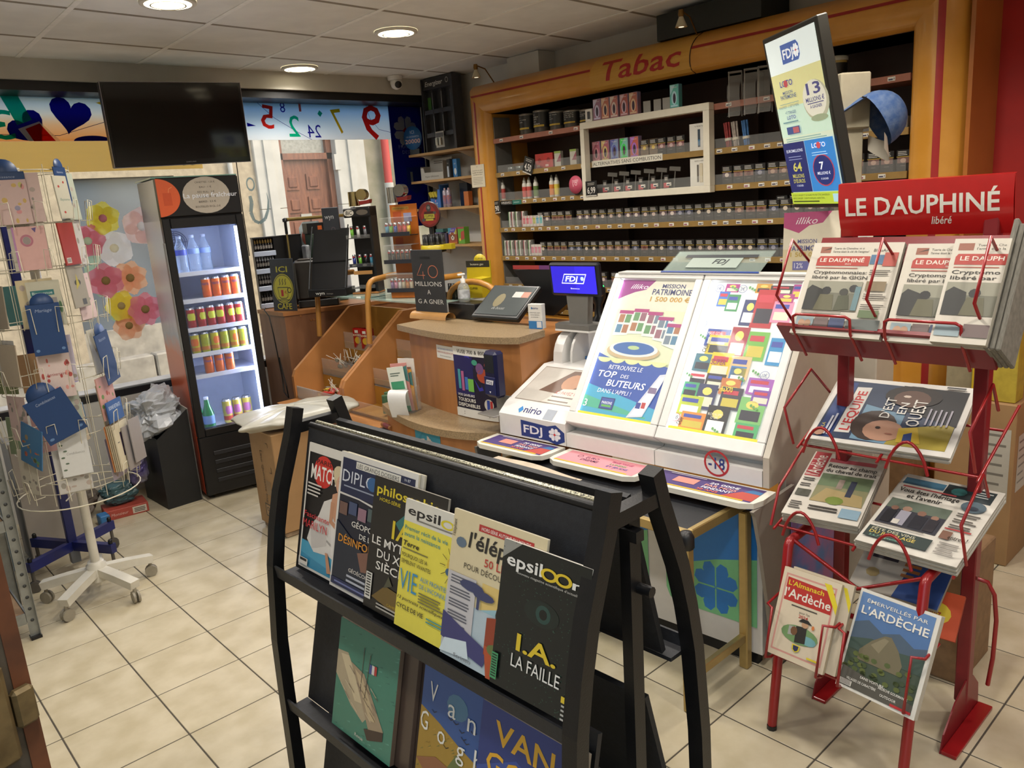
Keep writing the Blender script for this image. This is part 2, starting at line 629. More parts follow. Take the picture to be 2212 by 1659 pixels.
fb = MB().box((3.542,5.122,1.45),(3.835,5.126,2.34)).build('window_film',film('film_navy','#0c1470',.97,.5))
tag(fb,'dark blue window film with white clover beside the corner shelves','window film')
fmat = lambda c:film('filmink_'+c.strip('#'),c,1.0,.75)
def film_art(ob,x0,x1,z0,z1):
 return Art(x1-x0,z1-z0,Matrix.Translation((x0,5.1215,z0)),matf=fmat,step=.0003)
A = film_art(fl,XL,2.10,FZ0,FZ1)
fx = lambda X:(X-XL)/(2.10-XL)
fz = lambda Z:(Z-FZ0)/(FZ1-FZ0)
def heart(A,X,Z,r,rot,c):
 pts = []
 for i in range(24):
  t = 2*PI*i/24
  hx = 16*math.sin(t)**3/17;hy = (13*math.cos(t)-5*math.cos(2*t)-2*math.cos(3*t)-math.cos(4*t))/17
  x,y = hx*math.cos(rot)-hy*math.sin(rot),hx*math.sin(rot)+hy*math.cos(rot)
  pts.append((fx(X+x*r),fz(max(FZ0,Z+y*r))))
 A.poly(pts,c)
A.line([(fx(.8),fz(2.14)),(fx(1.3),fz(2.13)),(fx(1.6),fz(2.22)),(fx(2.1),fz(2.30))],.003,'#20286e')
heart(A,1.15,2.17,.105,.6,'#10107c')
heart(A,1.375,2.245,.115,-.25,'#10107c')
A.ell(fx(1.47),fz(2.10),.038,.12,'#10107c',16,0,180)
A.poly([(fx(1.10),fz(2.165)),(fx(1.21),fz(2.205)),(fx(1.30),fz(2.10)),(fx(1.14),fz(2.10))],'#f3ead8')
A.poly([(fx(1.135),fz(2.165)),(fx(1.21),fz(2.195)),(fx(1.275),fz(2.10)),(fx(1.165),fz(2.10))],'#c01f17')
A.text('1',fx(1.10),fz(2.185),.66,'#129a86',wd=.03,rot=.35,bold=.01,flip=True)
A.text('3',fx(.96),fz(2.11),.62,'#129a86',wd=.045,bold=.01,flip=True)
A.poly([(fx(1.52),fz(2.31)),(fx(1.57),fz(2.325)),(fx(1.60),fz(2.28))],'#d8a91e')
A.build('film_print',fl)
A = film_art(fr,2.102,3.54,FZ0,FZ1)
fx = lambda X:(X-2.102)/(3.54-2.102)
A.line([(fx(2.5),fz(2.345)),(fx(2.62),fz(2.24)),(fx(2.78),fz(2.15)),(fx(2.88),fz(2.10))],.003,'#2b3a92')
A.line([(fx(3.35),fz(2.34)),(fx(3.37),fz(2.25)),(fx(3.44),fz(2.17)),(fx(3.54),fz(2.15))],.003,'#2b3a92')
A.poly([(fx(2.42),fz(2.21)),(fx(2.48),fz(2.19)),(fx(2.42),fz(2.185))],'#14148a')
A.build('film_lines',fr)
A = film_art(fr,2.102,3.54,FZ0,FZ1);A.lv = 4
A.text('5',fx(2.56),fz(2.175),.60,'#dc2c22',wd=.065,al='c',bold=.015,rot=-.15,flip=True)
A.build('film_number',fr)
A = film_art(fr,2.102,3.54,FZ0,FZ1);A.lv = 4
A.text('8',fx(2.687),fz(2.278),.26,'#2a2a96',wd=.026,al='c',flip=True)
A.build('film_number',fr)
A = film_art(fr,2.102,3.54,FZ0,FZ1);A.lv = 4
A.text('1',fx(2.816),fz(2.285),.20,'#d05a52',wd=.012,al='c',flip=True)
A.build('film_number',fr)
A = film_art(fr,2.102,3.54,FZ0,FZ1);A.lv = 4
A.text('2',fx(2.755),fz(2.12),.56,'#18bd8d',wd=.058,al='c',bold=.01,flip=True)
A.build('film_number',fr)
A = film_art(fr,2.102,3.54,FZ0,FZ1);A.lv = 4
A.text('24',fx(2.905),fz(2.115),.34,'#2a2a96',wd=.072,al='c',flip=True)
A.build('film_number',fr)
A = film_art(fr,2.102,3.54,FZ0,FZ1);A.lv = 4
A.poly([(fx(2.945),fz(2.272)),(fx(2.965),fz(2.252)),(fx(2.985),fz(2.277)),(fx(2.963),fz(2.297))],'#18a884')
A.build('film_number',fr)
A = film_art(fr,2.102,3.54,FZ0,FZ1);A.lv = 4
A.text('7',fx(3.105),fz(2.14),.68,'#d9a81a',wd=.055,al='c',bold=.005,rot=.12,flip=True)
A.build('film_number',fr)
A = film_art(fr,2.102,3.54,FZ0,FZ1);A.lv = 4
A.text('9',fx(3.385),fz(2.10),.97,'#d2201c',wd=.115,al='c',bold=.02,flip=True)
A.build('film_number',fr)
A = film_art(fb,3.542,3.835,1.45,2.34)
clover(A,.46,.80,.14,'#d2dad6',ax=3.0,c2='#b01a16')
A.line([(.38,.72),(.30,.665)],.012,'#d2dad6')
A.text('FRANÇAISE',.20,.655,.028,'#9aa4cc',wd=.75)
A.text('DES JEUX',.30,.61,.028,'#9aa4cc',wd=.55)
A.poly([(.36,.50),(.80,.50),(.80,.33),(.62,.27),(.36,.33)],'#27398c')
A.text('L',.48,.36,.10,'#a9b3a6',wd=.24,bold=.04)
A.build('film_print',fb)
A = Art(.30,.17,Matrix.Translation((1.76,5.1215,1.93)),matf=fmat,step=.0003)
A.text('OUVERT',.06,.12,.14,'#5b5330',wd=.9,flip=True)
A.build('film_print',fy)
dm = film('decal_grey','#7d9699',.85,.6)
P = [(2.36+.10*math.sin(t*1.0)*(1 if t<2 else .9),5.120,1.93-.052*t)for t in[0,.4,.8,1.2,1.6,2]]
d = MB()
d.add([(2.385+.03*math.cos(a)*q,5.1215,1.82+.045*math.sin(a)*q)for a in[i*PI/8 for i in range(16)]for q in(1,.72)],[(2*i,2*((i+1)%16),2*((i+1)%16)+1,2*i+1)for i in range(16)])
st = [(2.37,1.745,.022),(2.375,1.70,.026),(2.36,1.64,.024),(2.375,1.585,.02),(2.41,1.565,.02),(2.455,1.59,.022),(2.485,1.65,.018),(2.495,1.71,.010),(2.49,1.76,.002)]
for k in range(len(st)-1):
 a,b = st[k],st[k+1]
 dx,dz = b[0]-a[0],b[1]-a[1];L = math.hypot(dx,dz);nx,nz = -dz/L,dx/L
 d.quad((a[0]-nx*a[2]/2,5.1215,a[1]-nz*a[2]/2),(a[0]+nx*a[2]/2,5.1215,a[1]+nz*a[2]/2),(b[0]+nx*b[2]/2,5.1215,b[1]+nz*b[2]/2),(b[0]-nx*b[2]/2,5.1215,b[1]-nz*b[2]/2))
tag(d.build('window_decal',dm),'grey curling script letter stuck on the glass right of the drinks fridge','decal')
FL = [(1.433,1.662,.098,'#fbf07a','#e8a8b8',6,'yellow paper flower with a pink centre, highest on the window'),(1.635,1.60,.115,'#fde2dc','#ffffff',5,'pale pink paper flower with white centre touching the fridge side'),(1.471,1.486,.11,'#ffffff','#fffbe8',5,'white paper flower on the window between yellow and pink ones'),(1.33,1.54,.10,'#f5a8b8','#e6f6e0',6,'pink paper flower half hidden behind the card spinner baskets'),(1.381,1.305,.105,'#f2a2b4','#b9a26e',6,'large pink paper flower with beige centre left of the peach one'),(1.530,1.303,.105,'#ffd0ac','#b9a26e',7,'peach paper flower in the middle of the window flowers'),(1.446,1.146,.095,'#fbec70','#cdbb8a',6,'yellow paper flower with beige centre low on the window'),(1.572,1.108,.105,'#f6a9ba','#b9a26e',7,'pink paper flower nearest the fridge low on the window'),(1.475,1.02,.095,'#ffd4b4','#b9a26e',6,'lowest peach paper flower just above the window ledge')]
FL_I = [0]
for X,Z,r,c,cc,n,lab in FL:
 FL_I[0]+=1
 t = thing('paper_flower',lab,'paper flower',Matrix.Translation((X,5.115-.02*(FL_I[0]%3),Z)),'paper flowers on the shop window')
 pm = film('paper_'+c.strip('#'),c,1.0,.55)
 rot0 = random.random()
 for k in range(n):
  a = rot0+2*PI*k/n
  ca,sa = math.cos(a),math.sin(a)
  wdt = r*(1.25 if n==5 else 1.05 if n==6 else .92)
  up = .0 if k%2 else .004
  g = MB()
  def pf(u,v,ca=ca,sa=sa,wdt=wdt,up=up):
   l = r*(.12+.9*v)
   ww = wdt*.5*(math.sin(PI*min(1,.22+.68*v))**.6)*(1 if v<.99 else .72)
   s_ = (u-.5)*2*ww
   l2 = l-.10*r*v*(abs(u-.5)*2)**2-(.05*r*v if abs(u-.5)<.1 else 0)
   y = -.004-up-.010*v*v*(1-(u-.5)**2*2)
   return(l2*ca-s_*sa,y,l2*sa+s_*ca)
  g.grid(pf,4,4)
  g.build('petal',pm,t)
 g = MB().lathe([(r*.24,0),(r*.22,.004),(r*.05,.007),(0,.007)],n=10,M=Matrix.Rotation(PI/2,4,'X'))
 o = g.build('flower_centre',film('paper_'+cc.strip('#'),cc,1.0,.5),t);o.location = (0,-.012,0)
for qi,(X,Z,r)in enumerate(((1.35,1.44,.05),(1.33,1.36,.05),(1.36,1.24,.04),(1.41,1.09,.04))):
 t = MB().grid(lambda u,v:((u-.5)*r*1.6*math.sin(PI*v)**.7,-.003*math.sin(PI*v),(v-.5)*2*r),4,6).build('paper_leaf',film('paper_mint','#bfe0c6',1,.6),None,Matrix.Translation((X,5.117,Z))@Matrix.Rotation(random.uniform(-1,1),4,'Y'))
 tag(t,'%s mint paper leaf from the top beside the window flowers'%nth(qi),'paper leaf','mint paper leaves on the window')
def ext():pass
road = MB().box((-3,5.2,-.10),(12,8.9,.02)).build('street_road',mat('road','#8b8881',.9,noise=.2,nscale=8,bump=.3,bscale=60))
tag(road,kind='structure')
pav = MB().box((-3,8.9,-.10),(12,9.7,.10)).build('street_pavement',mat('pavement','#98928a',.9,noise=.2,nscale=5,bump=.3,bscale=40))
tag(pav,kind='structure')
km = mat('kerb_stone','#98907f',.9,noise=.25,nscale=7,bump=.4,bscale=30)
for k in range(14):
 MB().box((-2+k*.95,8.78,-.02),(-2+k*.95+.93,8.98,.26),ch=.015).build('kerb_stone',km,pav)
fac = thing('facade','pale rendered house front across the street with stone door surround','building',Matrix.Translation((5,9.6,0)))
W_ = lambda X:X-5
rend = mat('render_wall','#a4957a',.95,noise=.18,nscale=14,bump=.6,bscale=70)
ston = mat('pale_stone','#b4afa2',.85,noise=.10,nscale=5,bump=.2,bscale=30)
MB().box((W_(-3),0,0),(W_(2.3),.3,4.6)).build('rendered_wall',rend,fac)
MB().box((W_(3.55),0,0),(W_(4.55),.3,4.6)).build('rendered_wall',rend,fac)
MB().box((W_(6.15),0,0),(W_(13),.3,4.6)).build('rendered_wall',mat('render_wall_grey','#948b76',.95,noise=.35,nscale=4,bump=.5,bscale=60,hex2='#77745c'),fac)
MB().box((W_(2.3),0,2.15),(W_(3.55),.3,4.6)).build('rendered_wall',rend,fac)
MB().box((W_(2.3),.10,.25),(W_(3.55),.14,2.15)).build('shop_pane',mat('dark_shop_glass','#5d6468',.15,noise=.15,nscale=2),fac)
MB().box((W_(2.3),0,0),(W_(3.55),.3,.48)).build('plinth',km,fac)
for a,b in((4.55,4.90),(5.70,6.15)):
 for z in range(5):
  MB().box((W_(a),-.05,z*.85),(W_(b),.3,z*.85+.845),ch=.006).build('stone_block',ston,fac)
 MB().box((W_((a+b)/2-.05),-.08,0),(W_((a+b)/2+.06),-.05,3.2)).build('pilaster',ston,fac)
MB().box((W_(4.90),0,3.2),(W_(5.70),.3,4.6)).build('lintel',ston,fac)
dw = mat('oak_door','#7c4a2e',.5,noise=.25,nscale=8,stretch=(4,4,.6),hex2='#623620')
MB().box((W_(4.90),.12,0),(W_(5.70),.17,2.30)).build('door_leaf',dw,fac)
MB().box((W_(4.90),.06,2.30),(W_(5.70),.17,2.38)).build('transom',dw,fac)
MB().box((W_(4.97),.12,2.38),(W_(5.64),.15,3.2)).build('transom_pane',mat('dusty_pane','#8b8a80',.3,noise=.2),fac)
for px_ in(4.90,5.62):
 MB().box((W_(px_),.06,0),(W_(px_+.08),.13,3.2)).build('door_jamb',dw,fac)
for px_ in(5.00,5.30):
 for pz in(1.92,1.63,1.15,.55):
  h_ = .2 if pz>1.5 else .4
  g = MB()
  g.box((W_(px_),.10,pz),(W_(px_+.19),.125,pz+h_))
  g.box((W_(px_+.03),.085,pz+.03),(W_(px_+.16),.11,pz+h_-.03),ch=.012)
  g.build('door_panel',dw,fac)
MB().box((W_(5.157),.10,1.57),(W_(5.314),.12,1.61)).build('letter_slot',mat('steel','#9a9a98',.35,.8),fac)
MB().box((W_(5.66),.0,2.15),(W_(5.74),-.06,2.35)).build('meter_box',ston,fac)
rp_ = MB().cyl((W_(6.45),-.10,1.95),(W_(6.45),-.10,5),.055).build('drain_pipe',mat('red_pipe','#b8453c',.5),fac)
MB().cyl((W_(6.45),-.10,0),(W_(6.45),-.10,1.95),.065).build('drain_foot',ston,fac)
MB().cyl((W_(6.62),-.06,0),(W_(6.62),-.06,2.0),.02).build('conduit',mat('conduit','#9ea7ad',.5),fac)
MB().cyl((W_(4.22),-.05,0),(W_(4.22),-.05,4.0),.03).build('gutter_pipe',ston,fac)
# ceiling lamps
warm = (1.0,.94,.85)
bez = mat('lamp_bezel','#d9d5cb',.45)
dl = glow('lamp_disc','#fff3d2',6)
def downlight(x,y,label,power,group='recessed ceiling downlights'):
 t = thing('downlight',label,'ceiling lamp',Matrix.Translation((x,y,HC)),group)
 g = MB().lathe([(.112,.001),(.112,-.010),(.104,-.014),(.093,-.012)],n=24,caps=False)
 g.build('bezel',bez,t)
 MB().lathe([(.093,-.0125),(.05,-.0155),(0,-.0158)],n=24).build('lamp_disc',dl,t)
 MB().lathe([(.072,-.0175),(.066,-.0175),(.066,-.0155),(.072,-.0155),(.072,-.0175)],n=20).build('reflector_ring',mat('lamp_ring','#cfc7b0',.3,.6),t)
 L = bpy.data.lights.new('downlight_lamp','SPOT')
 L.energy = power;L.color = warm;L.spot_size = math.radians(150);L.spot_blend = .6;L.shadow_soft_size = .09
 o = bpy.data.objects.new('downlight_lamp',L);COL.objects.link(o);o.parent = t;o.location = (0,0,-.045)
 return t
downlight(1.387,3.504,'round recessed downlight at the top left above the television',52)
downlight(2.594,3.612,'round recessed downlight in the middle of the ceiling',52)
downlight(2.618,4.70,'smallest recessed downlight close to the window header',40)
for x,y,lab in((1.39,2.30,'unseen downlight added to the ceiling left of the magazine rack'),(2.59,2.41,'unseen downlight added to the ceiling over the lottery desk'),(1.39,1.10,'unseen downlight added to the ceiling straight above the magazine rack'),(2.59,1.21,'unseen downlight added to the ceiling over the newspaper rack'),(.2,2.3,'unseen downlight added to the ceiling left of the shop aisle'),(.2,.3,'unseen downlight added to the ceiling over the worn door'),(1.6,-.2,'unseen downlight added to the ceiling at the front of the shop'),(2.9,.0,'unseen downlight added to the ceiling near the red wall')):  # out of view, added to raise the light level in the room
 downlight(x,y,lab,52)
TM = frame((3.5,4.23,0),-PI/2)
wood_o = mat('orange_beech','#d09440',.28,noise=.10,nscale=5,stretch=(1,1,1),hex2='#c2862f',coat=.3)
wood_o_shaded = mat('orange_beech_shaded','#a5642c',.35,noise=.10,nscale=5)  # same beech darkened: shade on the cabinet side put into the colour
wood_dk = mat('dark_brown_laminate','#3b2219',.5,noise=.15,nscale=6)
stripe_m = mat('red_stripe','#9c1f1f',.4,noise=.05)
tan_m = mat('tan_shelf_edge','#8f713c',.45,noise=.12,nscale=20)
cop_m = mat('copper_shelf_edge','#9a6350',.45,noise=.1,nscale=20)
grey_m = mat('grey_metal_panel','#6d6a63',.5,noise=.08)
OX0,OX1,OZ = .24,2.842,2.142
tab = thing('tobacco_cabinet','orange wooden tobacco cabinet with curved fascia reading Tabac on the back wall','cabinet',TM)
PR = [(0.0,.055),(.04,.022),(.12,.006),(.25,0.0),(.40,.0),(.55,.008),(.70,.026),(.85,.060),(1.0,.12)]
def lyf(s):
 for(a,ya),(b,yb)in zip(PR,PR[1:]):
  if s<=b:return ya+(yb-ya)*(s-a)/(b-a)
 return PR[-1][1]
WL,WR,WT = .24,.211,.20
def PTL(s,k):
 return(OX0-WL*s,lyf(s),(OZ+WT*s)*k)
def PTT(s,k):
 x0,x1 = OX0-WL*s,OX1+WR*s
 return(x0+(x1-x0)*k,lyf(s),OZ+WT*s)
def PTR(s,k):
 return(OX1+WR*s,lyf(s),(OZ+WT*s)*k)
SS = [i/16 for i in range(17)]
for nm,fn in(('pillar',PTL),('fascia',PTT),('pillar',PTR)):
 g = MB()
 g.grid(lambda u,v,fn=fn:fn(u,v),16,6)
 g.grid(lambda u,v,fn=fn:(fn(1.0,v)[0],fn(1.0,v)[1]+u*(.36-.12),fn(1.0,v)[2]),1,6,smooth=False)
 g.grid(lambda u,v,fn=fn:(fn(0.0,v)[0],fn(0.0,v)[1]+u*(.36-.055),fn(0.0,v)[2]),1,6,smooth=False)
 g.build(nm,wood_o,tab)
def stripe(fn,a,b,k0,k1):
 g = MB()
 g.grid(lambda u,v:(lambda p:(p[0],p[1]-.0015,p[2]))(fn(a+(b-a)*u,k0+(k1-k0)*v)),2,6)
 g.build('red_stripe',stripe_m,tab)
stripe(PTL,.38,.45,0,1)
stripe(PTR,.50,.62,0,1)
xk = lambda x,s = .5:(x-(OX0-WL*s))/((OX1+WR*s)-(OX0-WL*s))
stripe(PTT,.56,.63,0,xk(1.14))
stripe(PTT,.56,.63,xk(1.80),1)
MB().box((OX1+WR-.004,.06,0),(OX1+WR+.012,.368,HC-.15)).build('side_panel',wood_o_shaded,tab)
MB().box((OX1+WR-.06,.02,2.3),(OX1+WR+.012,.368,HC-.002)).build('top_return',wood_o,tab)
A = Art(.66,.2,None,warp=lambda x,y,d:(lambda p:(1.14+.66*x,p[1]-.002-d*3,p[2]))(PTT(.04+.92*y,.5)),ny=12)
A.rect(0,0,1,1,'#c9973f',nx=2)
sg = A.build('sign_panel',tab)
A = Art(.66,.2,None,warp=lambda x,y,d:(lambda p:(1.14+.66*x,p[1]-.004-d,p[2]))(PTT(.04+.92*y,.5)),ny=12)
A.text('Tabac',.12,.20,.56,'#a81f1f',wd=.80,bold=.022,shear=.12)
A.build('sign_lettering',tab)
MB().tube([(lambda p:(1.80,p[1]-.001,p[2]))(PTT(s/12,.5))for s in range(13)],.003,n=4).build('panel_joint',wood_dk,tab)
MB().box((.02,.355,.0),(3.04,.366,2.33)).build('back_panel',wood_dk,tab)
MB().box((OX0-.02,.05,.0),(OX0-.004,.355,2.14)).build('inner_side',wood_dk,tab)
MB().box((OX0-.003,.06,.9),(OX0+.008,.20,2.12)).build('grey_upright',grey_m,tab)
MB().box((OX0,.05,2.142),(OX1,.355,2.16)).build('top_board',wood_dk,tab)
MB().box((OX0,.06,0),(OX1,.355,.86)).build('base_cupboard',wood_o,tab)
for xx in(.24+.88,.24+1.75):
 MB().box((xx-.008,.30,.9),(xx+.008,.352,2.13)).build('upright',wood_dk,tab)
SZ = [1.985,1.772,1.595,1.420,1.235,1.052,.90]
tagm = mat('price_paper','#d6d2c6',.6,noise=.03)
_pl = MB()
_pl.box((-.0155,-.0008,-.008),(.0155,0,.008),tagm)
_pl.box((-.012,-.0012,-.005),(.006,-.0008,.001),ink('#3a3550'))
_pl.box((.009,-.0012,-.004),(.013,-.0008,.004),ink('#77737a'))
plm = _pl.mesh('price_label')
_pl2 = MB()
_pl2.box((-.0155,-.0008,-.008),(.0155,0,.008),tagm)
_pl2.box((-.012,-.0012,-.005),(.006,-.0008,.001),ink('#8a3a5a'))
plm2 = _pl2.mesh('price_label')
clear = glass('clear_acrylic','#e8e8e4',alpha=.07,rough=.1)
for k,z in enumerate(SZ):
 em = cop_m if k==0 else tan_m
 sh = MB().box((OX0+.005,.055,z-.022),(OX1-.005,.35,z-.002)).build('shelf',wood_dk if k else cop_m,tab)
 MB().box((OX0+.005,.045,z-.030),(OX1-.005,.055,z),ch=.001).build('edge_strip',em,sh)
 if 0<k<6:
  MB().box((OX0+.03,.046,z),(OX1-.01,.048,z+(.045 if k!=2 else .05))).build('clear_lip',clear,sh)
 x = OX0+.06+random.random()*.03
 while x<OX1-.04:
  if not(k in(1,2)and 1.03<x<1.92):
   o = bpy.data.objects.new('price_label',plm if random.random()<.75 else plm2);COL.objects.link(o)
   o.parent = sh;o.location = (x,.0445,z-.014)
  x+=random.uniform(.065,.10)*(2.6 if k==0 else 1.0)*(1.6 if k==1 and x<1.0 else 1)
A = Art(.135,.145,Matrix.Translation((.055,-.002,1.692)))
A.rect(0,0,1,1,'#c9bfa8').rect(.03,.03,.97,.97,'#d0c7b1')
A.text('R F',.44,.88,.045,'#55504a')
A.text('Interdiction de vendre',.5,.72,.05,'#3c3833',wd=.75,al='c')
A.text('du tabac aux mineurs',.5,.63,.05,'#3c3833',wd=.78,al='c',bold=.02)
A.text('de moins de 18 ans',.5,.54,.05,'#3c3833',wd=.66,al='c')
A.lines(.12,.42,.88,5,.07,.018,'#8d867a')
nt_ = thing('paper_notice','cream paper notice taped to the left orange pillar of the tobacco cabinet','notice',TM)
MB().box((.055,-.0015,1.692),(.19,-.0005,1.837)).build('sheet',ink('#c9bfa8'),nt_)
A.build('printed_text',nt_)
wf = thing('display_frame','white rectangular frame around the middle shelves of the tobacco cabinet','frame',TM)
fm = mat('cream_frame','#d9d2c0',.4,noise=.03)
x0,x1,z0,z1,b_ = 1.045,1.905,1.560,1.992,.036
MB().box((x0,.0,z1-b_),(x1,.044,z1),ch=.002).build('top_bar',fm,wf)
MB().box((x0,.0,z0),(x1,.044,z0+b_),ch=.002).build('bottom_bar',fm,wf)
MB().box((x0,.0,z0+b_),(x0+b_*.8,.044,z1-b_)).build('side_bar',fm,wf)
MB().box((x1-b_,.0,z0+b_),(x1,.044,z1-b_)).build('side_bar',fm,wf)
A = Art(.50,.030,Matrix.Translation((1.086,.043,1.745)))
A.rect(0,-.1,1,1.1,'#d8d3c4').text('ALTERNATIVES SANS COMBUSTION',.02,.18,.62,'#2a2724',wd=.96)
o = A.build('shelf_sign',None);o.matrix_world = TM
tag(o,'cream shelf strip reading ALTERNATIVES SANS COMBUSTION inside the white frame','sign')
def put(o,x,y,z,rz=0.0):
 o.matrix_world = TM@Matrix.Translation((x,y,z))@Matrix.Rotation(rz,4,'Z')
 return o
def boxmesh(w_,d_,h_,body,arts=None):
 """goods box standing on z=0, front at y=0, with flat print on the front"""
 g = MB().box((-w_/2,0,0),(w_/2,d_,h_),body,ch=.0008)
 if arts:
  A = Art(w_,h_,Matrix.Translation((-w_/2,-.0002,0)),step=.0002)
  arts(A)
  g.add(A.b.v,[],None)
  k = len(g.v)-len(A.b.v)
  for f,mi in zip(A.b.f,A.b.mi):
   g.f.append([k+a for a in f]);g.mi.append(g.slot(A.b.mats[mi]));g.sm.append(False)
 return g.mesh('goods_box',fix=False)
def one(name,me,label,cat,x,y,z,rz=0.0,group=None):
 o = bpy.data.objects.new(name,me);COL.objects.link(o)
 put(o,x,y,z,rz)
 return tag(o,label,cat,group)
pk = mat('pack_dark','#26221f',.45,noise=.06)
PICS = [('#6e5048','#a98a78'),('#4a4442','#bda79a'),('#3a3c4c','#8d8b98'),('#7a5448','#5a2f2a'),('#5c4a52','#d0c0b4'),('#2f2a28','#c8b8a4')]
def cig(a,b):
 def f(A):
  A.rect(0,.36,1,.98,'#171413')
  A.lines(.10,.90,.90,3,.075,.028,'#c9c4bc',.3);A.lv-=1
  A.rect(0,.665,1,.69,'#b79a2c');A.lv-=1
  A.rect(.06,.38,.94,.655,a)
  A.ell(.5,.50,.22,.12,b,8)
  A.lines(.3,.24,.7,1,.1,.025,'#6e6861');A.lv-=1
 return f
CIG = [boxmesh(.0555,.020,.087,pk,cig(a,b))for a,b in PICS]
CIGT = [boxmesh(.056,.020,.103,pk,cig(a,b))for a,b in PICS[:2]]
ORD = ['top','second','third','fourth','fifth','sixth']
ROWN = {}
def row(k,x0,x1,grp,gap=.06,y=.065,meshes=CIG,label=None,name='cigarette_pack',cat='cigarette pack',deep=1):
 x = x0
 n = 0
 while x<x1:
  me = meshes[random.randrange(len(meshes))]
  rep = random.choice((1,2,2))
  for _ in range(rep):
   if x>=x1:break
   q = ROWN[k] = ROWN.get(k,-1)+1
   one(name,me,'dark cigarette pack, %s from the left on the %s tobacco shelf'%(nth(q),ORD[k]),cat,x,y+random.uniform(0,.006),SZ[k]+.0005,random.uniform(-.04,.04),grp)
   x+=.0585
   n+=1
  x+=random.choice((0.003,.004,.006,.03 if gap>.06 else .008))
 return n
row(3,.615,1.62,'cigarette packs, fourth shelf left',.07,label='dark cigarette pack with picture warning on the fourth shelf, left of the light boxes')
row(3,1.67,2.80,'cigarette packs, fourth shelf right',label='dark cigarette pack with picture warning on the fourth shelf, right half')
row(4,.62,2.0,'cigarette packs, fifth shelf',label='dark cigarette pack with picture warning on the fifth shelf behind the till screens')
row(4,2.03,2.80,'cigarette packs, fifth shelf right',label='dark cigarette pack at the right end of the fifth shelf')
row(5,.72,2.75,'cigarette packs, sixth shelf',.07,label='dark cigarette pack on the sixth shelf just above the light boxes')
row(2,1.96,2.33,'cigarette packs, third shelf',label='dark cigarette pack on the third shelf right of the white frame')
row(2,2.62,2.82,'cigarette packs, third shelf end',label='dark cigarette pack at the far right of the third shelf beside the pillar')
for x in(2.243,2.31):
 one('cigarette_pack',CIGT[0],'taller cigarette pack behind the hanging screen, %s one'%('left' if x<2.3 else 'right'),'cigarette pack',x,.095,SZ[3]+.0005,0,'tall packs by the screen')
tub_m = mat('tub_black','#211f1d',.35,noise=.05)
lidm = mat('tub_lid','#8d8880',.3,.5)
WT_ = [['Fumer','nuit a vos','poumons'],['Fumer','provoque','des AVC','et des','handicaps'],['Fumer nuit','a vos','poumons'],['Fumer provoque','le cancer de la','bouche et de la','gorge'],['Fumer','provoque 9','cancers']]
LB = ['leftmost black tobacco tub on the top shelf, Fumer nuit a vos poumons','taller black tobacco tub second from the left pillar','third black tobacco tub from the left pillar on the top shelf','fourth black tobacco tub, mouth cancer warning','black tobacco tub in shade next to the white frame']
for i,(x,r,h)in enumerate(((.495,.052,.125),(.628,.056,.130),(.762,.054,.108),(.885,.056,.098),(1.008,.052,.088))):
 t = thing('tobacco_tub',LB[i],'tub',TM@Matrix.Translation((x,.125,SZ[0])),'tobacco tubs')
 MB().lathe([(r,0),(r,.004),(r*.985,.02),(r,h-.02),(r,h-.008)],n=20).build('body',mat('tub_base','#4a4239',.4,.3),t)
 lab = MB()
 lab.grid(lambda u,v,r=r,h=h:((r+.0008)*math.sin((u-.5)*3.6),-(r+.0008)*math.cos((u-.5)*3.6),h*.22+v*h*.68),14,1)
 lo = lab.build('warning_label',tub_m,t)
 A = Art(1,h,None,warp=lambda x_,y_,d,r=r,h=h:((r+.0012+d)*math.sin((x_-.5)*2.4-.1),-(r+.0012+d)*math.cos((x_-.5)*2.4-.1),h*.22+y_*h*.68),step=.0001)
 for q,s_ in enumerate(WT_[i]):
  A.text(s_,.14,.84-q*.155,.085,'#d6d2c8',wd=min(.72,.065*len(s_)))
 A.rect(.10,.05,.92,.18,'#b99a2e')
 A.lines(.16,.10,.8,1,.1,.03,'#4b4226')
 A.build('printed_text',t)
 MB().lathe([(r+.002,h-.010),(r+.002,h),(r-.006,h+.002),(0,h+.002)],n=20).build('lid',lidm,t)
HOL = [('#9a6f86','#c5bfd8'),('#b9705a','#d8b79a'),('#b57068','#d2c0b8'),('#a85a52','#c9a8b0'),('#b06a58','#d0b090')]
def vape(a,b,c='#3b2a3c'):
 def f(A):
  A.rect(.04,.03,.96,.97,a)
  A.poly([(.05,.97),(.6,.97),(.05,.55)],b)
  A.ell(.5,.42,.30,.30,b,14)
  A.ell(.52,.40,.16,.22,c,12)
  A.text('Tastefog'[:5],.2,.85,.05,'#efe6ea',wd=.6)
  A.rect(.12,.05,.88,.12,b)
 return f
hm = mat('holo_card','#a97c7a',.22,.35,noise=.3,nscale=25,hex2='#8f86a8')
names = ['violet','copper','rose','red','amber']
for i,x in enumerate((1.176,1.236,1.298,1.368,1.432)):
 one('vape_box',boxmesh(.058,.03,.113,hm,vape(*HOL[i])),'%s holographic vape box standing on top of the white frame'%names[i],'box',x,.006,1.9925,0,'vape boxes on the frame')
one('vape_box',boxmesh(.05,.03,.068,ink('#d8d4cc'),lambda A:A.rect(.3,.2,.7,.8,'#3a3a3c').text('TEEPOD',.86,.1,.12,'#28262a',wd=.9,rot=PI/2)),'small white upright box left of the holographic boxes','box',1.112,.006,1.9925)
one('vape_box',boxmesh(.055,.03,.113,mat('teal_holo','#5fae9f',.22,.3,noise=.25,nscale=25,hex2='#6f9bb0'),vape('#62b0a6','#a9cfd8')),'teal holographic vape box at the right end on top of the white frame','box',1.697,.006,1.9925)
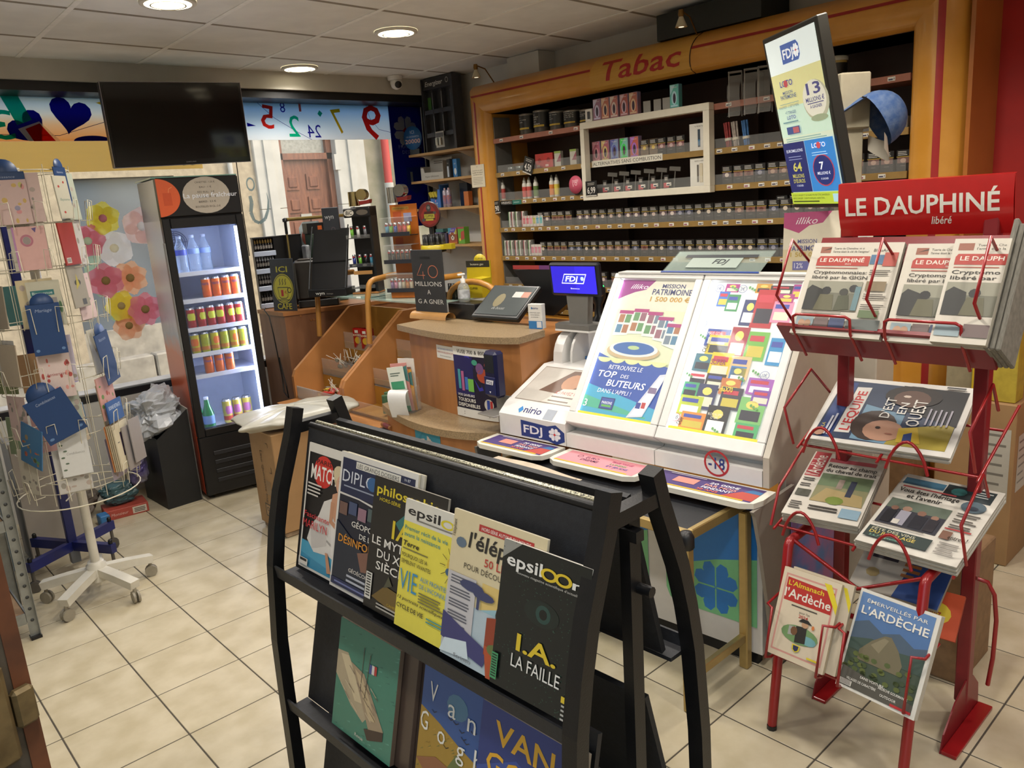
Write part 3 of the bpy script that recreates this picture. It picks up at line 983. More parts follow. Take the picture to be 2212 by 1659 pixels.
for i,x in enumerate((1.517,1.585,1.642)):
 one('grey_card',boxmesh(.042,.008,.057,ink('#8c8983')),'%s blank grey card from the left on the white frame'%nth(i),'card',x,.012,1.9925,.2,'grey cards on the frame')
HOL2 = [('#a4586a','#d09098'),('#a8606a','#c8b070'),('#7f93b8','#5a5fa8'),('#7fc0b0','#3fcf5a'),('#c06050','#a86ac0')]
n2 = ['pink','rose and gold','blue','green','orange and purple']
for i,x in enumerate((1.10,1.168,1.236,1.305,1.378)):
 one('vape_box',boxmesh(.060,.03,.113,hm,vape(*HOL2[i])),'%s holographic vape box inside the white frame'%n2[i],'box',x,.07,SZ[1]+.02*0+.001,0,'vape boxes in the frame')
stk = mat('stick_pack','#7a6550',.45,noise=.1)
for i,x in enumerate((1.448,1.508,1.562,1.624,1.682)):
 one('stick_pack',boxmesh(.052,.02,.087,stk if i<2 else pk,cig('#8f7a60','#d6b85a')if i<2 else cig('#7a4a4c','#c0a09a')),'%s heated stick pack from the left inside the white frame'%nth(i),'pack',x,.07,SZ[1]+.001,0,'stick packs in the frame')
def dev(t1,col,two=False):
 def f(A):
  A.rect(0,0,1,1,'#d9d6cd')
  if two:
   A.rect(.36,.14,.46,.76,'#5d5750');A.rect(.50,.12,.68,.80,'#b5a88c');A.rect(.53,.14,.62,.78,'#d2c8b0')
  else:
   A.rect(.43,.12,.56,.78,'#33424e');A.rect(.44,.18,.55,.40,col)
  A.text(t1,.5,.87,.045,'#77736b',wd=.5,al='c')
 return f
one('device_box',boxmesh(.115,.05,.132,ink('#d9d6cd'),dev('VEEV','#3f6f92')),'white device box with a blue pen in the upper right of the white frame','box',1.805,.06,SZ[1]+.001)
one('device_box',boxmesh(.115,.05,.140,ink('#d9d6cd'),dev('IQOS 3 DUO','#3f6f92',True)),'white device box with a gold case in the lower right of the white frame','box',1.805,.06,SZ[2]+.001)
pkp = boxmesh(.030,.05,.070,pk,lambda A:A.rect(0,.05,1,.42,'#c0424e').rect(.2,.6,.8,.85,'#8d8880'))
psh = mat('grey_card_strip','#5b5751',.5,noise=.08)
for i,x in enumerate((1.15,1.235,1.318,1.41,1.495,1.582)):
 one('refill_pack',pkp,'%s dark refill pack with red base from the left inside the white frame'%nth(i),'pack',x,.075,SZ[2]+.001,.15,'refill packs in the frame')
 o = MB().box((-.035,0,0),(.035,.004,.022)).build('pusher_card',psh,None)
 put(o,x+.05,.085,SZ[2]+.088,0);o.rotation_euler.rotate_axis('Y',.12)
 tag(o,'%s grey shelf card from the left above the refill packs'%nth(i),'shelf card','grey shelf cards in the frame')
 o = MB().box((-.003,-.0,0),(.003,.003,.089)).build('pusher_stem',psh,o);o.location = (0,.004,-.088)
 one('price_ticket',plm,'%s white price ticket from the left below the refill packs'%nth(i),'price ticket',x+.04,.0445,SZ[2]+.022,0,'price tickets in the frame')
def price_card(x,z,w_,h_,txt,sub,label,rot=0.0,y=.036):
 t = thing('price_card',label,'price card',TM@Matrix.Translation((x,y,z))@Matrix.Rotation(rot,4,'Y'))
 MB().box((-w_/2,0,-h_/2),(w_/2,.002,h_/2)).build('card',ink('#161514'),t)
 A = Art(w_,h_,Matrix.Translation((-w_/2,-.0002,-h_/2)))
 A.text(txt,.5,.18,.42,'#e2ded6',wd=.7,al='c',bold=.02)
 A.lines(.18,.84,.85,2,.10,.04,'#a9a49b')
 A.rect(.04,.0,.96,.07,'#c9c4ba')
 A.build('printed_text',t)
price_card(.566,1.795,.085,.10,'4,50','','tilted black price card 4,50 euro in front of the red boxes',.35)
price_card(1.115,1.625,.085,.085,'6,99','','black price card 6,99 euro at the lower left of the white frame',0,-.004)
price_card(.188+.05,1.555,.095,.08,'9,90','','black price card 9,90 euro at the left end below the bottles',-.06,.03)
for x,c,lab in((.595,'#b23a34','red carton left of the tilted price card'),(.672,'#bb3732','red carton behind the tilted 4,50 price card')):
 one('carton',boxmesh(.07,.04,.088,ink(c),lambda A:A.ell(.5,.55,.2,.16,'#8f2420',12).rect(.15,.1,.5,.25,'#d6b0a8')),lab,'box',x,.11,SZ[1]+.001,.12)
for x,lab in((.79,'slim green and pink box, left of the pair on the second shelf'),(.918,'slim green and cream box next to the white frame')):
 one('slim_box',boxmesh(.045,.03,.088,ink('#b9b3a6'),lambda A:A.rect(0,.86,1,1,'#8aa04a').poly([(.3,.3),(1,.85),(1,.3)],'#8f4a58')),lab,'box',x,.07,SZ[1]+.001,.2)
for i,x in enumerate((.33,.41,.49)):
 g = MB().lathe([(.030,0),(.034,.012),(.034,.03),(.030,.032),(0,.032)],n=16)
 o = g.build('round_tin',mat('tin_grey','#6f7470',.3,.5,noise=.1));put(o,x,.12,SZ[1]+.001)
 tag(o,'%s flat grey tin from the left in the clear tray'%nth(i),'tin','tins in the clear tray')
BC = [('.246','#b0453f','lone red label e-liquid bottle at the far left of the third shelf'),('.455','#c0473f','red label e-liquid bottle, left one of the pair'),('.497','#c25048','red label e-liquid bottle, right one of the pair'),('.558','#5d7a3c','green label e-liquid bottle in the middle of the third shelf'),('.70','#cf7a34','orange label e-liquid bottle left of the yellow one'),('.742','#d6c04a','yellow label e-liquid bottle nearest the white frame')]
botw = mat('bottle_white','#cfcabd',.35,noise=.04)
for xs,c,lab in BC:
 t = thing('e_liquid_bottle',lab,'bottle',TM@Matrix.Translation((float(xs),.10,SZ[2])),'e-liquid bottles on the third shelf')
 MB().lathe([(.016,0),(.017,.004),(.017,.088),(.013,.098)],n=12).build('body',botw,t)
 MB().lathe([(.0174,.012),(.0174,.075)],n=12).build('label_sleeve',ink(c),t)
 MB().lathe([(.012,.098),(.011,.112),(.005,.128),(.004,.133),(0,.133)],n=12).build('cap',mat('cap_grey','#a9a59b',.4),t)
o = MB().lathe([(.052,0),(.052,.003),(0,.003)],n=24,M=Matrix.Rotation(PI/2,4,'X')).build('round_sign',ink('#c4526a'));put(o,.965,.03,1.655)
tag(o,'round pink price disc left of the white frame','sign')
A = Art(.104,.104,Matrix.Translation((-.052,-.0035,-.052)));A.text('10',.32,.40,.2,'#f0c8cc',wd=.34,rot=.2).lines(.25,.72,.75,2,.08,.03,'#f0c8cc');A.build('printed_text',o)
A = Art(.20,.028,Matrix.Translation((.275,.0435,1.565)))
A.rect(0,0,.58,1,'#1a1a1a').rect(.58,0,1,1,'#2a6a5e').text('CAPSULES ePOD 2',.03,.25,.5,'#dad6cc',wd=.50,bold=.02).lines(.64,.45,.95,1,.1,.12,'#a9c4bc')
o = A.build('shelf_sign');o.matrix_world = TM
tag(o,'black and green shelf strip reading CAPSULES ePOD 2','sign')
for k,xs in((3,(.305,.335,.372,.43)),(4,(.24,.27,.305,.35,.385,.43,.475))):
 for i,x in enumerate(xs):
  one('slim_carton',boxmesh(.018,.06,.098,ink('#cfcac0'),lambda A,i=i:A.rect(0,0,.28,1,['#4f7a4c','#9a4a58','#5c8a50','#b05860'][i%4]).rect(.75,.1,.95,.9,'#2a2826')),'%s slim white carton from the left on the %s tobacco shelf'%(nth(i),ORD[k]),'carton',x+.02,.07,SZ[k]+.001,.35,'slim cartons, %s shelf'%ORD[k])
CC = ['#c0606a','#c45a66','#d08a98','#a9a84c','#5f9ab0','#5aa8a8']
for i,c in enumerate(CC):
 one('small_pack',boxmesh(.028,.03,.068,ink('#c9c0b8'),lambda A,c=c:A.rect(0,.25,.8,.8,c).rect(.25,.85,.55,.95,c)),'small %s and white pack on the fourth shelf beside the slim cartons'%['raspberry','red','pink','olive','blue','turquoise'][i],'pack',.47+i*.0305-.0,.065,SZ[3]+.001,0,'small coloured packs')
for i in range(3):
 one('small_pack',boxmesh(.03,.03,.07,ink('#c9c0b8'),lambda A:A.rect(0,.25,.8,.8,'#c8808c')),'%s small pink pack from the left on the fifth tobacco shelf'%nth(i),'pack',.53+i*.032,.065,SZ[4]+.001,0,'small pink packs')
for x,c,lab in((1.955,'#8f2f2c','bundle of red tipped cigarillos on the second shelf'),(1.998,'#a89c90','bundle of silver tipped cigarillos on the second shelf'),(2.055,'#3a6aa0','bundle of blue wrapped cigarillos on the second shelf')):
 t = thing('cigarillo_bundle',lab,'cigarillos',TM@Matrix.Translation((x,.10,SZ[1]+.003))@Matrix.Rotation(-.12,4,'Y'),'cigarillo bundles')
 for a in range(5):
  MB().cyl((.009*math.cos(a*1.26),.009*math.sin(a*1.26),0),(.012*math.cos(a*1.26),.012*math.sin(a*1.26),.118),.006,n=6).build('cigarillo',mat('leaf_'+c.strip('#'),c,.6,noise=.3,nscale=60),t)
 MB().lathe([(.0185,.03),(.0185,.042)],n=10).build('band',ink('#c8bfa8'),t)
for i,x in enumerate((2.02,2.105,2.18)):
 t = MB()
 pr = [(0,.0),(.0,-.03),(.03,-.05),(.035,-.10),(.01,-.15),(.02,-.185),(.045,-.19)]
 for j in range(len(pr)-1):
  a,b = pr[j],pr[j+1]
  t.quad((-.03+i*.0,-a[0],a[1]),(.03,-a[0],a[1]),(.03,-b[0],b[1]),(-.03,-b[0],b[1]))
 t.box((-.032,0,-.19),(-.030,.02,.02));t.box((.030,0,-.19),(.032,.02,.02));t.box((-.032,-.003,.012),(.032,.02,.02))
 o = t.build('clear_holder',glass('clear_holder_m','#c8c6c0',alpha=.22,rough=.1));put(o,x,.05,2.10,.3)
 tag(o,'%s empty clear holder from the left, right of the white frame'%nth(i),'holder','clear holders')
t = thing('tobacco_tub','tall tobacco tub with white lid behind the hanging advertising screen','tub',TM@Matrix.Translation((2.48,.13,SZ[0])))
MB().lathe([(.046,0),(.048,.02),(.048,.105)],n=18).build('body',mat('tub_ochre','#a98f4c',.4),t)
MB().lathe([(.0485,.045),(.0485,.095)],n=18).build('label_sleeve',tub_m,t)
MB().lathe([(.052,.105),(.052,.122),(.045,.125),(0,.125)],n=18).build('lid',mat('tub_lid_white','#b9b4a6',.4),t)
for i,x in enumerate((2.70,2.775)):
 o = MB().lathe([(.034,0),(.036,.01),(.036,.045),(.033,.048),(0,.048)],n=16).build('round_tin',mat('tin_steel','#8c8777',.28,.8));put(o,x,.13,SZ[1]+.001)
 tag(o,'steel tin beside the right orange pillar, %s of two'%('left' if i==0 else 'right'),'tin','steel tins')
o = one('folded_card',boxmesh(.06,.02,.08,ink('#b5a04a')),'yellow card standing behind the blue cap on the second shelf','card',2.63,.2,SZ[1]+.001,-.3)
# counters
wood_c = mat('counter_beech','#aa7242',.38,noise=.12,nscale=4,stretch=(3,3,.5),hex2='#996538')
wood_d = mat('counter_brown','#8c5f40',.42,noise=.12,nscale=4,stretch=(3,3,.5),hex2='#7b5034')
wood_l = mat('divider_beech','#b57c48',.35,noise=.10,nscale=6)
ply = mat('bin_ply','#a1732c',.45,noise=.12,nscale=6)
stone_m = mat('speckled_worktop','#9b8464',.35,noise=.25,nscale=160,hex2='#7d6a50')
handle_m = mat('bent_wood','#b07c3a',.35,noise=.12,nscale=8)
cc = thing('cafe_counter','brown wooden coffee counter beside the drinks fridge and window','counter',Matrix.Translation((2.29,4.71,0)))
fp = [(0,.365),(0,0),(.55,-.16),(.95,-.16),(.95,.365)]
MB().prism([(x+.004 if x<.5 else x-.004,y)for x,y in fp],0,.975,M=None).build('body',wood_d,cc)
MB().prism([(-.006,.365),(-.006,-.006),(.548,-.168),(.955,-.168),(.955,.365)],.9755,1.0).build('worktop',wood_c,cc)
for x,z in((.10,.965),(.16,.93),(.18,.93),(.5,.955)):
 MB().cyl((x,-.29*x-.006,z),(x,-.29*x-.001,z),.006,n=10).build('screw_cap',wood_c,cc)
cb = thing('sweet_counter','stepped wooden pick and mix counter with sloping dividers','counter',Matrix.Translation((2.2,4.2,0)))
dz = lambda x:.66+(x-2.20)/(2.66-2.20)*.34
def divider(y0,y1):
 g = MB().prism([(2.20-2.2,.0),(2.20-2.2,.62),(.02,.66),(.46,1.0),(.62,1.0),(.62,0)],y0-4.2,y1-4.2,axis='y')
 g.build('divider',wood_l,cb)
divider(4.505,4.53);divider(3.935,3.958);divider(3.905,3.93)
BY = ((3.96,4.50),(3.36,3.90))
for y0,y1 in BY:
 MB().box((.02,y0-4.2,.0),(.62,y1-4.2,.46)).build('bin_base',wood_c,cb)
 MB().prism([(.0,.46),(.62,.46),(.62,.98),(.60,.98),(.58,.50),(.0,.48)],y0-4.2,y1-4.2,axis='y').build('bin_back',ply,cb)
 for x,z in((.005,.48),(.20,.62),(.38,.76)):
  MB().box((x,y0-4.2,.48),(x+.012,y1-4.2,z+.02)).build('bin_step',ply,cb)
  MB().box((x-.003,y0-4.2+.01,z-.02),(x-.0005,y1-4.2-.01,z+.085)).build('clear_front',clear,cb)
 MB().box((.20,y0-4.2,.60),(.39,y1-4.2,.61)).build('bin_floor',ply,cb)
 MB().box((.39,y0-4.2,.74),(.58,y1-4.2,.75)).build('bin_floor',ply,cb)
pts = [(-.12-.07*math.sin(PI*i/12),-.85+1.15*i/12)for i in range(13)]
MB().prism(pts+[(.02,.30),(.02,-.85)],.0,.46).build('base_front',wood_c,cb)
MB().prism([(x-.015,y)for x,y in pts]+[(.02,.30),(.02,-.85)],.461,.485).build('ledge',wood_l,cb)
for y in(4.515,3.93,3.40):
 p = [(2.42,y,.84),(2.44,y,1.10),(2.455,y,1.16)]+[(2.455+.05*(1-math.cos(a)),y,1.16+.045*math.sin(a))for a in(.4,.9,1.4)]+[(2.60,y,1.215),(2.72,y,1.215)]
 MB().tube([(a-2.2,b-4.2,c)for a,b,c in p],.017,n=8).build('bent_rail',handle_m,cb)
MB().prism([(.24,-.94),(.24,.30),(.62,.30),(.62,-.94)],1.092,1.10).build('glass_shelf',glass('shelf_glass','#9fb8ae',alpha=.22),cb)
MB().tube([(.40+.0*i,-.83-.21*(1-math.cos(PI*i/10))/2*2,1.10+.10*math.sin(PI*i/10))for i in range(11)],.016,n=8).build('arched_handle',handle_m,cb)
random.seed(11)
def sweet(name,me,label,x,y,z,grp,cat='sweet',tilt=.6):
 o = bpy.data.objects.new(name,me);COL.objects.link(o)
 o.matrix_world = Matrix.Translation((x,y,z))@Matrix.Rotation(random.uniform(0,6),4,'Z')@Matrix.Rotation(random.uniform(-tilt,tilt),4,'X')
 return tag(o,label,cat,grp)
def lolly(c):
 g = MB()
 g.lathe([(0,-.013),(.010,-.010),(.014,0),(.010,.010),(0,.013)],ink(c,0,.2),n=10)
 g.cyl((0,0,.01),(0,0,.085),.0022,ink('#d8d2c4'),n=5)
 return g.mesh('lollipop')
LM = [lolly('#6d6a58'),lolly('#5a4a3a'),lolly('#837a66')]
LM2 = [lolly('#b05a50'),lolly('#c9a45a')]
for i in range(26):
 sweet('lollipop',random.choice(LM),'wrapped lollipop in the heap in the middle sweet bin',2.44+random.uniform(0,.12),4.04+random.uniform(0,.38),.645+random.uniform(0,.05),'lollipops in the middle bin','lollipop',1.2)
for i in range(9):
 sweet('lollipop',random.choice(LM2),'lollipop with pale stick standing in the front sweet bin',2.26+random.uniform(0,.1),4.05+random.uniform(0,.2),.53+random.uniform(0,.03),'lollipops in the front bin','lollipop',.7)
wrap = []
for c in('#a92a26','#b8332a','#c2a23a','#8f8c86','#a99c7c'):
 g = MB().box((-.03,-.012,-.006),(.03,.012,.006),ink(c,0,.25),ch=.004)
 for s_ in(-1,1):
  g.add([(s_*.03,-.006,-.003),(s_*.03,.006,-.003),(s_*.03,.006,.003),(s_*.03,-.006,.003),(s_*.045,-.014,0),(s_*.045,.014,0)],[(0,1,5,4),(3,2,5,4),(0,3,4),(1,2,5)],ink(c,0,.25))
 wrap.append(g.mesh('wrapped_sweet'))
for i in range(22):
 sweet('wrapped_sweet',wrap[random.choice((0,1,1,2))]if i<12 else wrap[random.choice((2,3,4))],'wrapped sweet in the front bin of the sweet counter',2.23+random.uniform(0,.14),4.0+random.uniform(0,.38),.505+random.uniform(0,.05),'wrapped sweets in the front bin','sweet',.5)
sil = MB().box((-.022,-.014,-.008),(.022,.014,.008),mat('silver_wrap','#8f9186',.25,.6,noise=.3,nscale=50),ch=.005).mesh('foil_sweet')
for i in range(26):
 sweet('foil_sweet',sil,'grey foil wrapped sweet heaped in the upper right of the sweet bin',2.62+random.uniform(0,.12),3.99+random.uniform(0,.2),.77+random.uniform(0,.09),'foil sweets in the upper bin','sweet',.9)
for x,y,lab in((2.60,4.33,'tall red sweet bag with yellow print, left one in the upper bin'),(2.60,4.24,'tall red sweet bag with yellow print, right one in the upper bin')):
 g = MB()
 g.grid(lambda u,v:((u-.5)*.085,-.012-.012*math.sin(PI*u)*math.sin(PI*v)**.5,v*.125),6,6,ink('#a32018',0,.25))
 g.grid(lambda u,v:((u-.5)*.085,.012+.012*math.sin(PI*u)*math.sin(PI*v)**.5,v*.125),6,6,ink('#8f1c16',0,.25))
 g.quad((-.0425,-.012,0),(-.0425,.012,0),(-.0425,.012,.125),(-.0425,-.012,.125),ink('#8f1c16',0,.25))
 g.quad((.0425,-.012,0),(.0425,.012,0),(.0425,.012,.125),(.0425,-.012,.125),ink('#8f1c16',0,.25))
 o = g.build('sweet_bag',None,None,frame((x,y,.752),-1.2));tag(o,lab,'sweet bag')
 A = Art(.085,.125,Matrix.Translation((-.0425,-.026,0)));A.ell(.5,.4,.26,.18,'#c79c2a',12).text('KREMA',.5,.62,.10,'#e6d8b0',wd=.7,al='c',bold=.02).rect(.3,.78,.6,.92,'#d8d2c4');A.build('printed_label',o)
jar = glass('jar_plastic','#b8b2a0',alpha=.35,rough=.2)
for i in range(7):
 o = MB().lathe([(.028,0),(.03,.004),(.03,.016),(.028,.018),(0,.018)],n=12).build('plastic_pot',mat('pot_grey','#77705c',.4,noise=.2),None,Matrix.Translation((2.50,3.70,.625+.0192*i)))
 tag(o,'%s grey plastic pot from the bottom of the stack in the right sweet bin'%nth(i),'pot','stacked plastic pots')
for i,(x,y)in enumerate(((2.29,3.62),(2.34,3.67))):
 o = MB().cyl((x,y,.5),(x,y,.60),.022,n=12).build('sweet_roll',mat('green_roll','#43684a',.4));tag(o,'dark green sweet roll in the right front bin, %s'%('nearer the divider' if i else 'nearer the curved counter'),'sweet')
for i,(y,z)in enumerate(((3.33,.495),(3.31,.525))):
 g = MB().cyl((2.075,y-.055,z),(2.095,y+.055,z),.013,ink('#8a5a34',0,.3),n=10)
 g.cyl((2.078,y-.035,z),(2.092,y+.035,z),.0135,ink('#6e2d34' if i else '#3e2a3a',0,.3),n=10)
 o = g.build('biscuit_roll');tag(o,'biscuit roll on the ledge below the sweet bins, %s of two'%('upper' if i else 'lower'),'sweet')
cv = thing('service_counter','curved two level wooden service counter with speckled worktops','counter',Matrix.Translation((2.2,2.85,0)))
def arc(p0,p1,p2,n=14):
 """quadratic curve through p1 at the middle"""
 c = (2*p1[0]-(p0[0]+p2[0])/2,2*p1[1]-(p0[1]+p2[1])/2)
 return[((1-t)**2*p0[0]+2*t*(1-t)*c[0]+t*t*p2[0],(1-t)**2*p0[1]+2*t*(1-t)*c[1]+t*t*p2[1])for t in[i/n for i in range(n+1)]]
loc = lambda P:[(x-2.2,y-2.85)for x,y in P]
upb = arc((2.235,3.25),(2.165,2.76),(2.235,2.44))
MB().prism(loc(upb+[(2.80,2.50),(2.80,3.25)]),.64,1.0).build('upper_body',wood_c,cv)
upt = arc((2.20,3.30),(2.135,2.76),(2.215,2.42))
MB().prism(loc(upt+[(2.40,2.45),(2.45,2.60),(2.50,3.30)]),1.001,1.03).build('upper_worktop',stone_m,cv)
lob = arc((2.10,3.32),(1.99,2.80),(2.11,2.44))
MB().prism(loc(lob+[(2.80,2.44),(2.80,3.32)]),.0,.605).build('lower_body',wood_c,cv)
lot = arc((2.085,3.335),(1.965,2.80),(2.09,2.43))
MB().prism(loc(lot+[(2.60,2.43),(2.60,3.335)]),.606,.64).build('lower_worktop',stone_m,cv)
CURV = lambda L:(lambda y:next(a[0]+(b[0]-a[0])*(y-a[1])/(b[1]-a[1])for a,b in zip(L,L[1:])if b[1]-1e-6<=y<=a[1]+1e-6))
def wrap_art(path,y_left,z0,w_,h_,off=.001):
 """print bent along a counter front; x runs towards -Y"""
 f = CURV(path)
 return lambda x,y,d:(f(max(min(y_left-x*w_,path[0][1]),path[-1][1]))-off-d,y_left-x*w_,z0+y*h_)
def paper(name,label,cat,path,yl,z0,w_,h_,draw):
 t = thing(name,label,cat)
 A = Art(w_,h_,None,warp=wrap_art(path,yl,z0,w_,h_),step=.00025)
 A.rect(0,0,1,1,'#d8d6d0')
 A.build('sheet',t)
 A = Art(w_,h_,None,warp=wrap_art(path,yl,z0,w_,h_,.0014),step=.00022)
 draw(A)
 A.build('printed_picture',t)
 return t
def vuse(A):
 A.rect(0,.12,1,.90,'#17122c').rect(0,.88,1,1,'#dcdad4').rect(0,.30,.5,.88,'#1d1a55')
 A.poly([(.3,.88),(.42,.88),(.72,.42),(.62,.40)],'#33309a')
 A.ell(.75,.62,.16,.10,'#a8452c',12).ell(.66,.72,.09,.08,'#6d4a78',12).ell(.55,.80,.07,.04,'#3f8f78',10).ell(.85,.78,.08,.05,'#a84a3c',10)
 A.rect(.10,.40,.17,.68,'#3f8f9a').rect(.19,.38,.26,.66,'#a85a86').rect(.28,.40,.36,.58,'#3a6ab0').rect(.36,.38,.50,.56,'#6fb04a')
 A.text('VUSE 700 & 800',.12,.915,.05,'#2a2826',wd=.68)
 A.text('VOS SAVEURS',.06,.30,.035,'#e2dfd8',wd=.44,bold=.02).text('TOUJOURS',.06,.225,.05,'#e2dfd8',wd=.46,bold=.03).text('DISPONIBLES',.06,.15,.05,'#e2dfd8',wd=.56,bold=.03)
 A.ell(.82,.22,.10,.085,'#c9c4ba',16).rect(.78,.15,.84,.29,'#31489a').rect(.85,.16,.90,.28,'#b03030')
 A.rect(0,0,1,.12,'#d6d4ce').lines(.2,.07,.9,2,.03,.012,'#8d8a86')
paper('vape_poster','dark purple vape poster VUSE 700 and 800 on the curved counter front','poster',upb,2.815,.645,.262,.325,vuse)
def cbn(A):
 A.rect(0,0,1,1,'#d2d0ca').text('CARTE BANCAIRE A PARTIR DE 10E',.06,.68,.12,'#5b6aa8',wd=.86).text('PAIEMENT PAR CHEQUE NON ACCEPTE',.04,.42,.13,'#b05a50',wd=.9).text('Merci de votre comprehension',.2,.18,.09,'#77736f',wd=.6)
paper('counter_sticker','small white payment notice stuck high on the curved counter','notice',upb,2.955,.90,.15,.062,cbn)
def fan(A):
 A.rect(0,0,1,1,'#2f8aa6').poly([(0,.6),(.4,1),(1,1),(1,.5)],'#3f9cb4').poly([(0,.3),(0,.6),(.4,1),(.5,1)],'#277d9a')
 for k in range(5):
  a = -.75+k*.19
  A.poly([(.5+.12*k*.3,.2),(.56+.1*k*.3,.22),(.62+.07*k-.02,.85-.05*k),(.52+.07*k,.88-.05*k)],['#c9c4be','#bfb6b0','#c9beba','#b8a8a4','#c0b4b0'][k])
 A.poly([(.18,.72),(.42,.78),(.52,.18),(.30,.12)],'#d6d0c8').rect(.28,.42,.42,.58,'#d0a48c')
paper('card_poster','small turquoise poster of fanned white packs on the lower counter front','poster',lob,2.94,.435,.20,.168,fan)
bh = thing('brochure_holder','clear brochure holder full of leaflets on the lower counter ledge','leaflet holder',frame((2.085,3.10,.64),-1.15))
MB().box((-.05,-.045,0),(.05,-.043,.10)).build('clear_front',clear,bh)
MB().box((-.05,.03,0),(.05,.033,.16)).build('clear_back',clear,bh)
MB().box((-.052,-.045,0),(-.05,.033,.12)).build('clear_side',clear,bh)
MB().box((.05,-.045,0),(.052,.033,.12)).build('clear_side',clear,bh)
MB().box((-.05,-.045,0),(.05,.033,.003)).build('clear_base',clear,bh)
for i,(c,lab,h_)in enumerate((('#d2d6cc','white and green leaflet in front of the brochure holder',.22),('#c98a84','salmon pink leaflet in the brochure holder',.235),('#d8a24a','orange edged leaflet in the brochure holder',.20),('#8a6a5a','brown leaflet at the back of the brochure holder',.21),('#d9d4cc','cream leaflet with black panel in the brochure holder',.25))):
 t = thing('leaflet',lab,'leaflet',bh.matrix_world@Matrix.Translation(((i%3-1)*.008,-.036+i*.013,.004))@Matrix.Rotation(-.12+.03*i,4,'Y'))
 MB().box((-.045,0,0),(.045,.004,h_)).build('sheets',ink(c),t)
 A = Art(.09,h_,Matrix.Translation((-.045,-.0004,0)))
 if i==0:A.rect(.1,.50,.9,.68,'#3f8f6a').rect(.0,0,1,.12,'#3f8f6a').lines(.15,.85,.8,2,.05,.02,'#5a6a62').lines(.15,.4,.8,3,.06,.015,'#8d938d')
 elif i==4:A.rect(.2,.3,.8,.75,'#26211f')
 else:A.poly([(0,.8),(1,.95),(1,.6)],'#4a7a78')
 A.build('printed_page',t)
g = MB().grid(lambda u,v:((u-.5)*.10,-.05-.05*math.sin(v*2.6),.115-.13*v*v+.015*math.sin(PI*v)),2,10)
o = g.build('curled_sheet',ink('#d6d6d6'),None,bh.matrix_world);tag(o,'blank white sheet curling over the front of the brochure holder','paper')
tk = thing('ticket_checker','dark blue lottery ticket checker mounted on the curved counter','scanner',frame((2.122,2.475,.862),-1.60))
nb = mat('navy_plastic','#14163a',.3,noise=.05)
MB().box((-.042,-.035,-.075),(.042,.02,.125),ch=.012).build('housing',nb,tk)
MB().box((-.030,-.0365,.035),(.030,-.034,.110),ch=.001).build('screen',mat('dark_screen','#23262b',.15),tk)
MB().box((-.036,-.040,-.062),(.036,-.0345,.018),ch=.003).build('reader_slot',mat('navy_plate','#1d2350',.3),tk)
A = Art(.08,.20,Matrix.Translation((-.04,-.0405,-.075)))
A.poly([(.2,.30),(.78,.30),(.85,.40),(.27,.40)],'#c9c9d2').text('FDJ',.30,.32,.05,'#1d2350',wd=.40,bold=.03).poly([(.44,.155),(.6,.155),(.52,.11)],'#c9c9d2')
A.build('printed_logo',tk)
MB().prism([(-.05,0),(.05,0),(.05,.004),(-.05,.004)],-.14,-.075,M=Matrix.Translation((0,.03,0))).build('bracket',mat('grey_bracket','#8a8782',.35,.2),tk)
MB().box((-.055,-.075,-.145),(.055,.034,-.139),ch=.002).build('tray',mat('grey_bracket','#8a8782'),tk)
ch = thing('chalkboard','black chalkboard reading 40 MILLIONS A GAGNER in a wooden foot','chalkboard',frame((2.404,3.273,1.03),-1.50))
MB().grid(lambda u,v:((u-.5)*.28,-.035*math.cos(PI*v),.001+.035*math.sin(PI*v)**.8),2,12).build('wooden_foot',mat('pale_beech','#b98a52',.4,noise=.12,nscale=10),ch)
MB().box((-.12,-.005,.03),(.12,.003,.352),ch=.002).build('board',mat('slate','#2b2b2d',.6,noise=.12,nscale=20),ch)
A = Art(.24,.322,Matrix.Translation((-.12,-.0054,.03)))
A.rect(.30,.855,.62,.895,'#0e0e10')
A.line([(.34,.78),(.16,.60),(.42,.60)],.004,'#b9694c');A.line([(.36,.66),(.36,.54)],.004,'#b9694c')
A.ring(.68,.66,.16,.10,.12,'#b9694c')
A.text('MILLIONS',.5,.43,.07,'#c9c7c2',wd=.86,al='c')
A.text('A',.5,.30,.07,'#c9c7c2',wd=.11,al='c')
A.text('G A GNER',.53,.15,.07,'#c9c7c2',wd=.82,al='c')
A.build('chalk_lettering',ch)
o = MB().box((2.455,2.99,1.0305),(2.575,3.20,1.11),ch=.004).build('black_box',mat('black_plastic','#151517',.35,noise=.05));tag(o,'black box under the hand sanitizer bottle','box')
sb = thing('sanitizer_bottle','clear hand sanitizer pump bottle on the black box','bottle',Matrix.Translation((2.51,3.13,1.1105)))
MB().lathe([(.028,0),(.031,.01),(.031,.065),(.024,.085),(.012,.095)],n=16).build('bottle',glass('clear_bottle','#c9ccc6',alpha=.35,rough=.1),sb)
MB().lathe([(.0315,.018),(.0315,.058)],n=16).build('label_sleeve',mat('pale_label','#b9bcc0',.5,noise=.3,nscale=40),sb)
MB().lathe([(.013,.095),(.013,.115),(.005,.118),(.005,.135)],n=12).build('pump_collar',white_m,sb)
MB().box((-.03,-.007,.132),(.014,.007,.143),ch=.003).build('pump_head',white_m,sb)
mn = thing('till_monitor','tilted till touch screen seen from the customer side of the counter','monitor',frame((2.425,2.82,1.06),-1.5,.95))
MB().box((-.155,-.0,.0),(.155,.03,.225),ch=.006).build('housing',mat('black_plastic','#151517'),mn)
MB().box((-.14,-.002,.018),(.14,0,.21)).build('screen',mat('grey_screen','#4b5051',.12,noise=.1,nscale=3),mn)
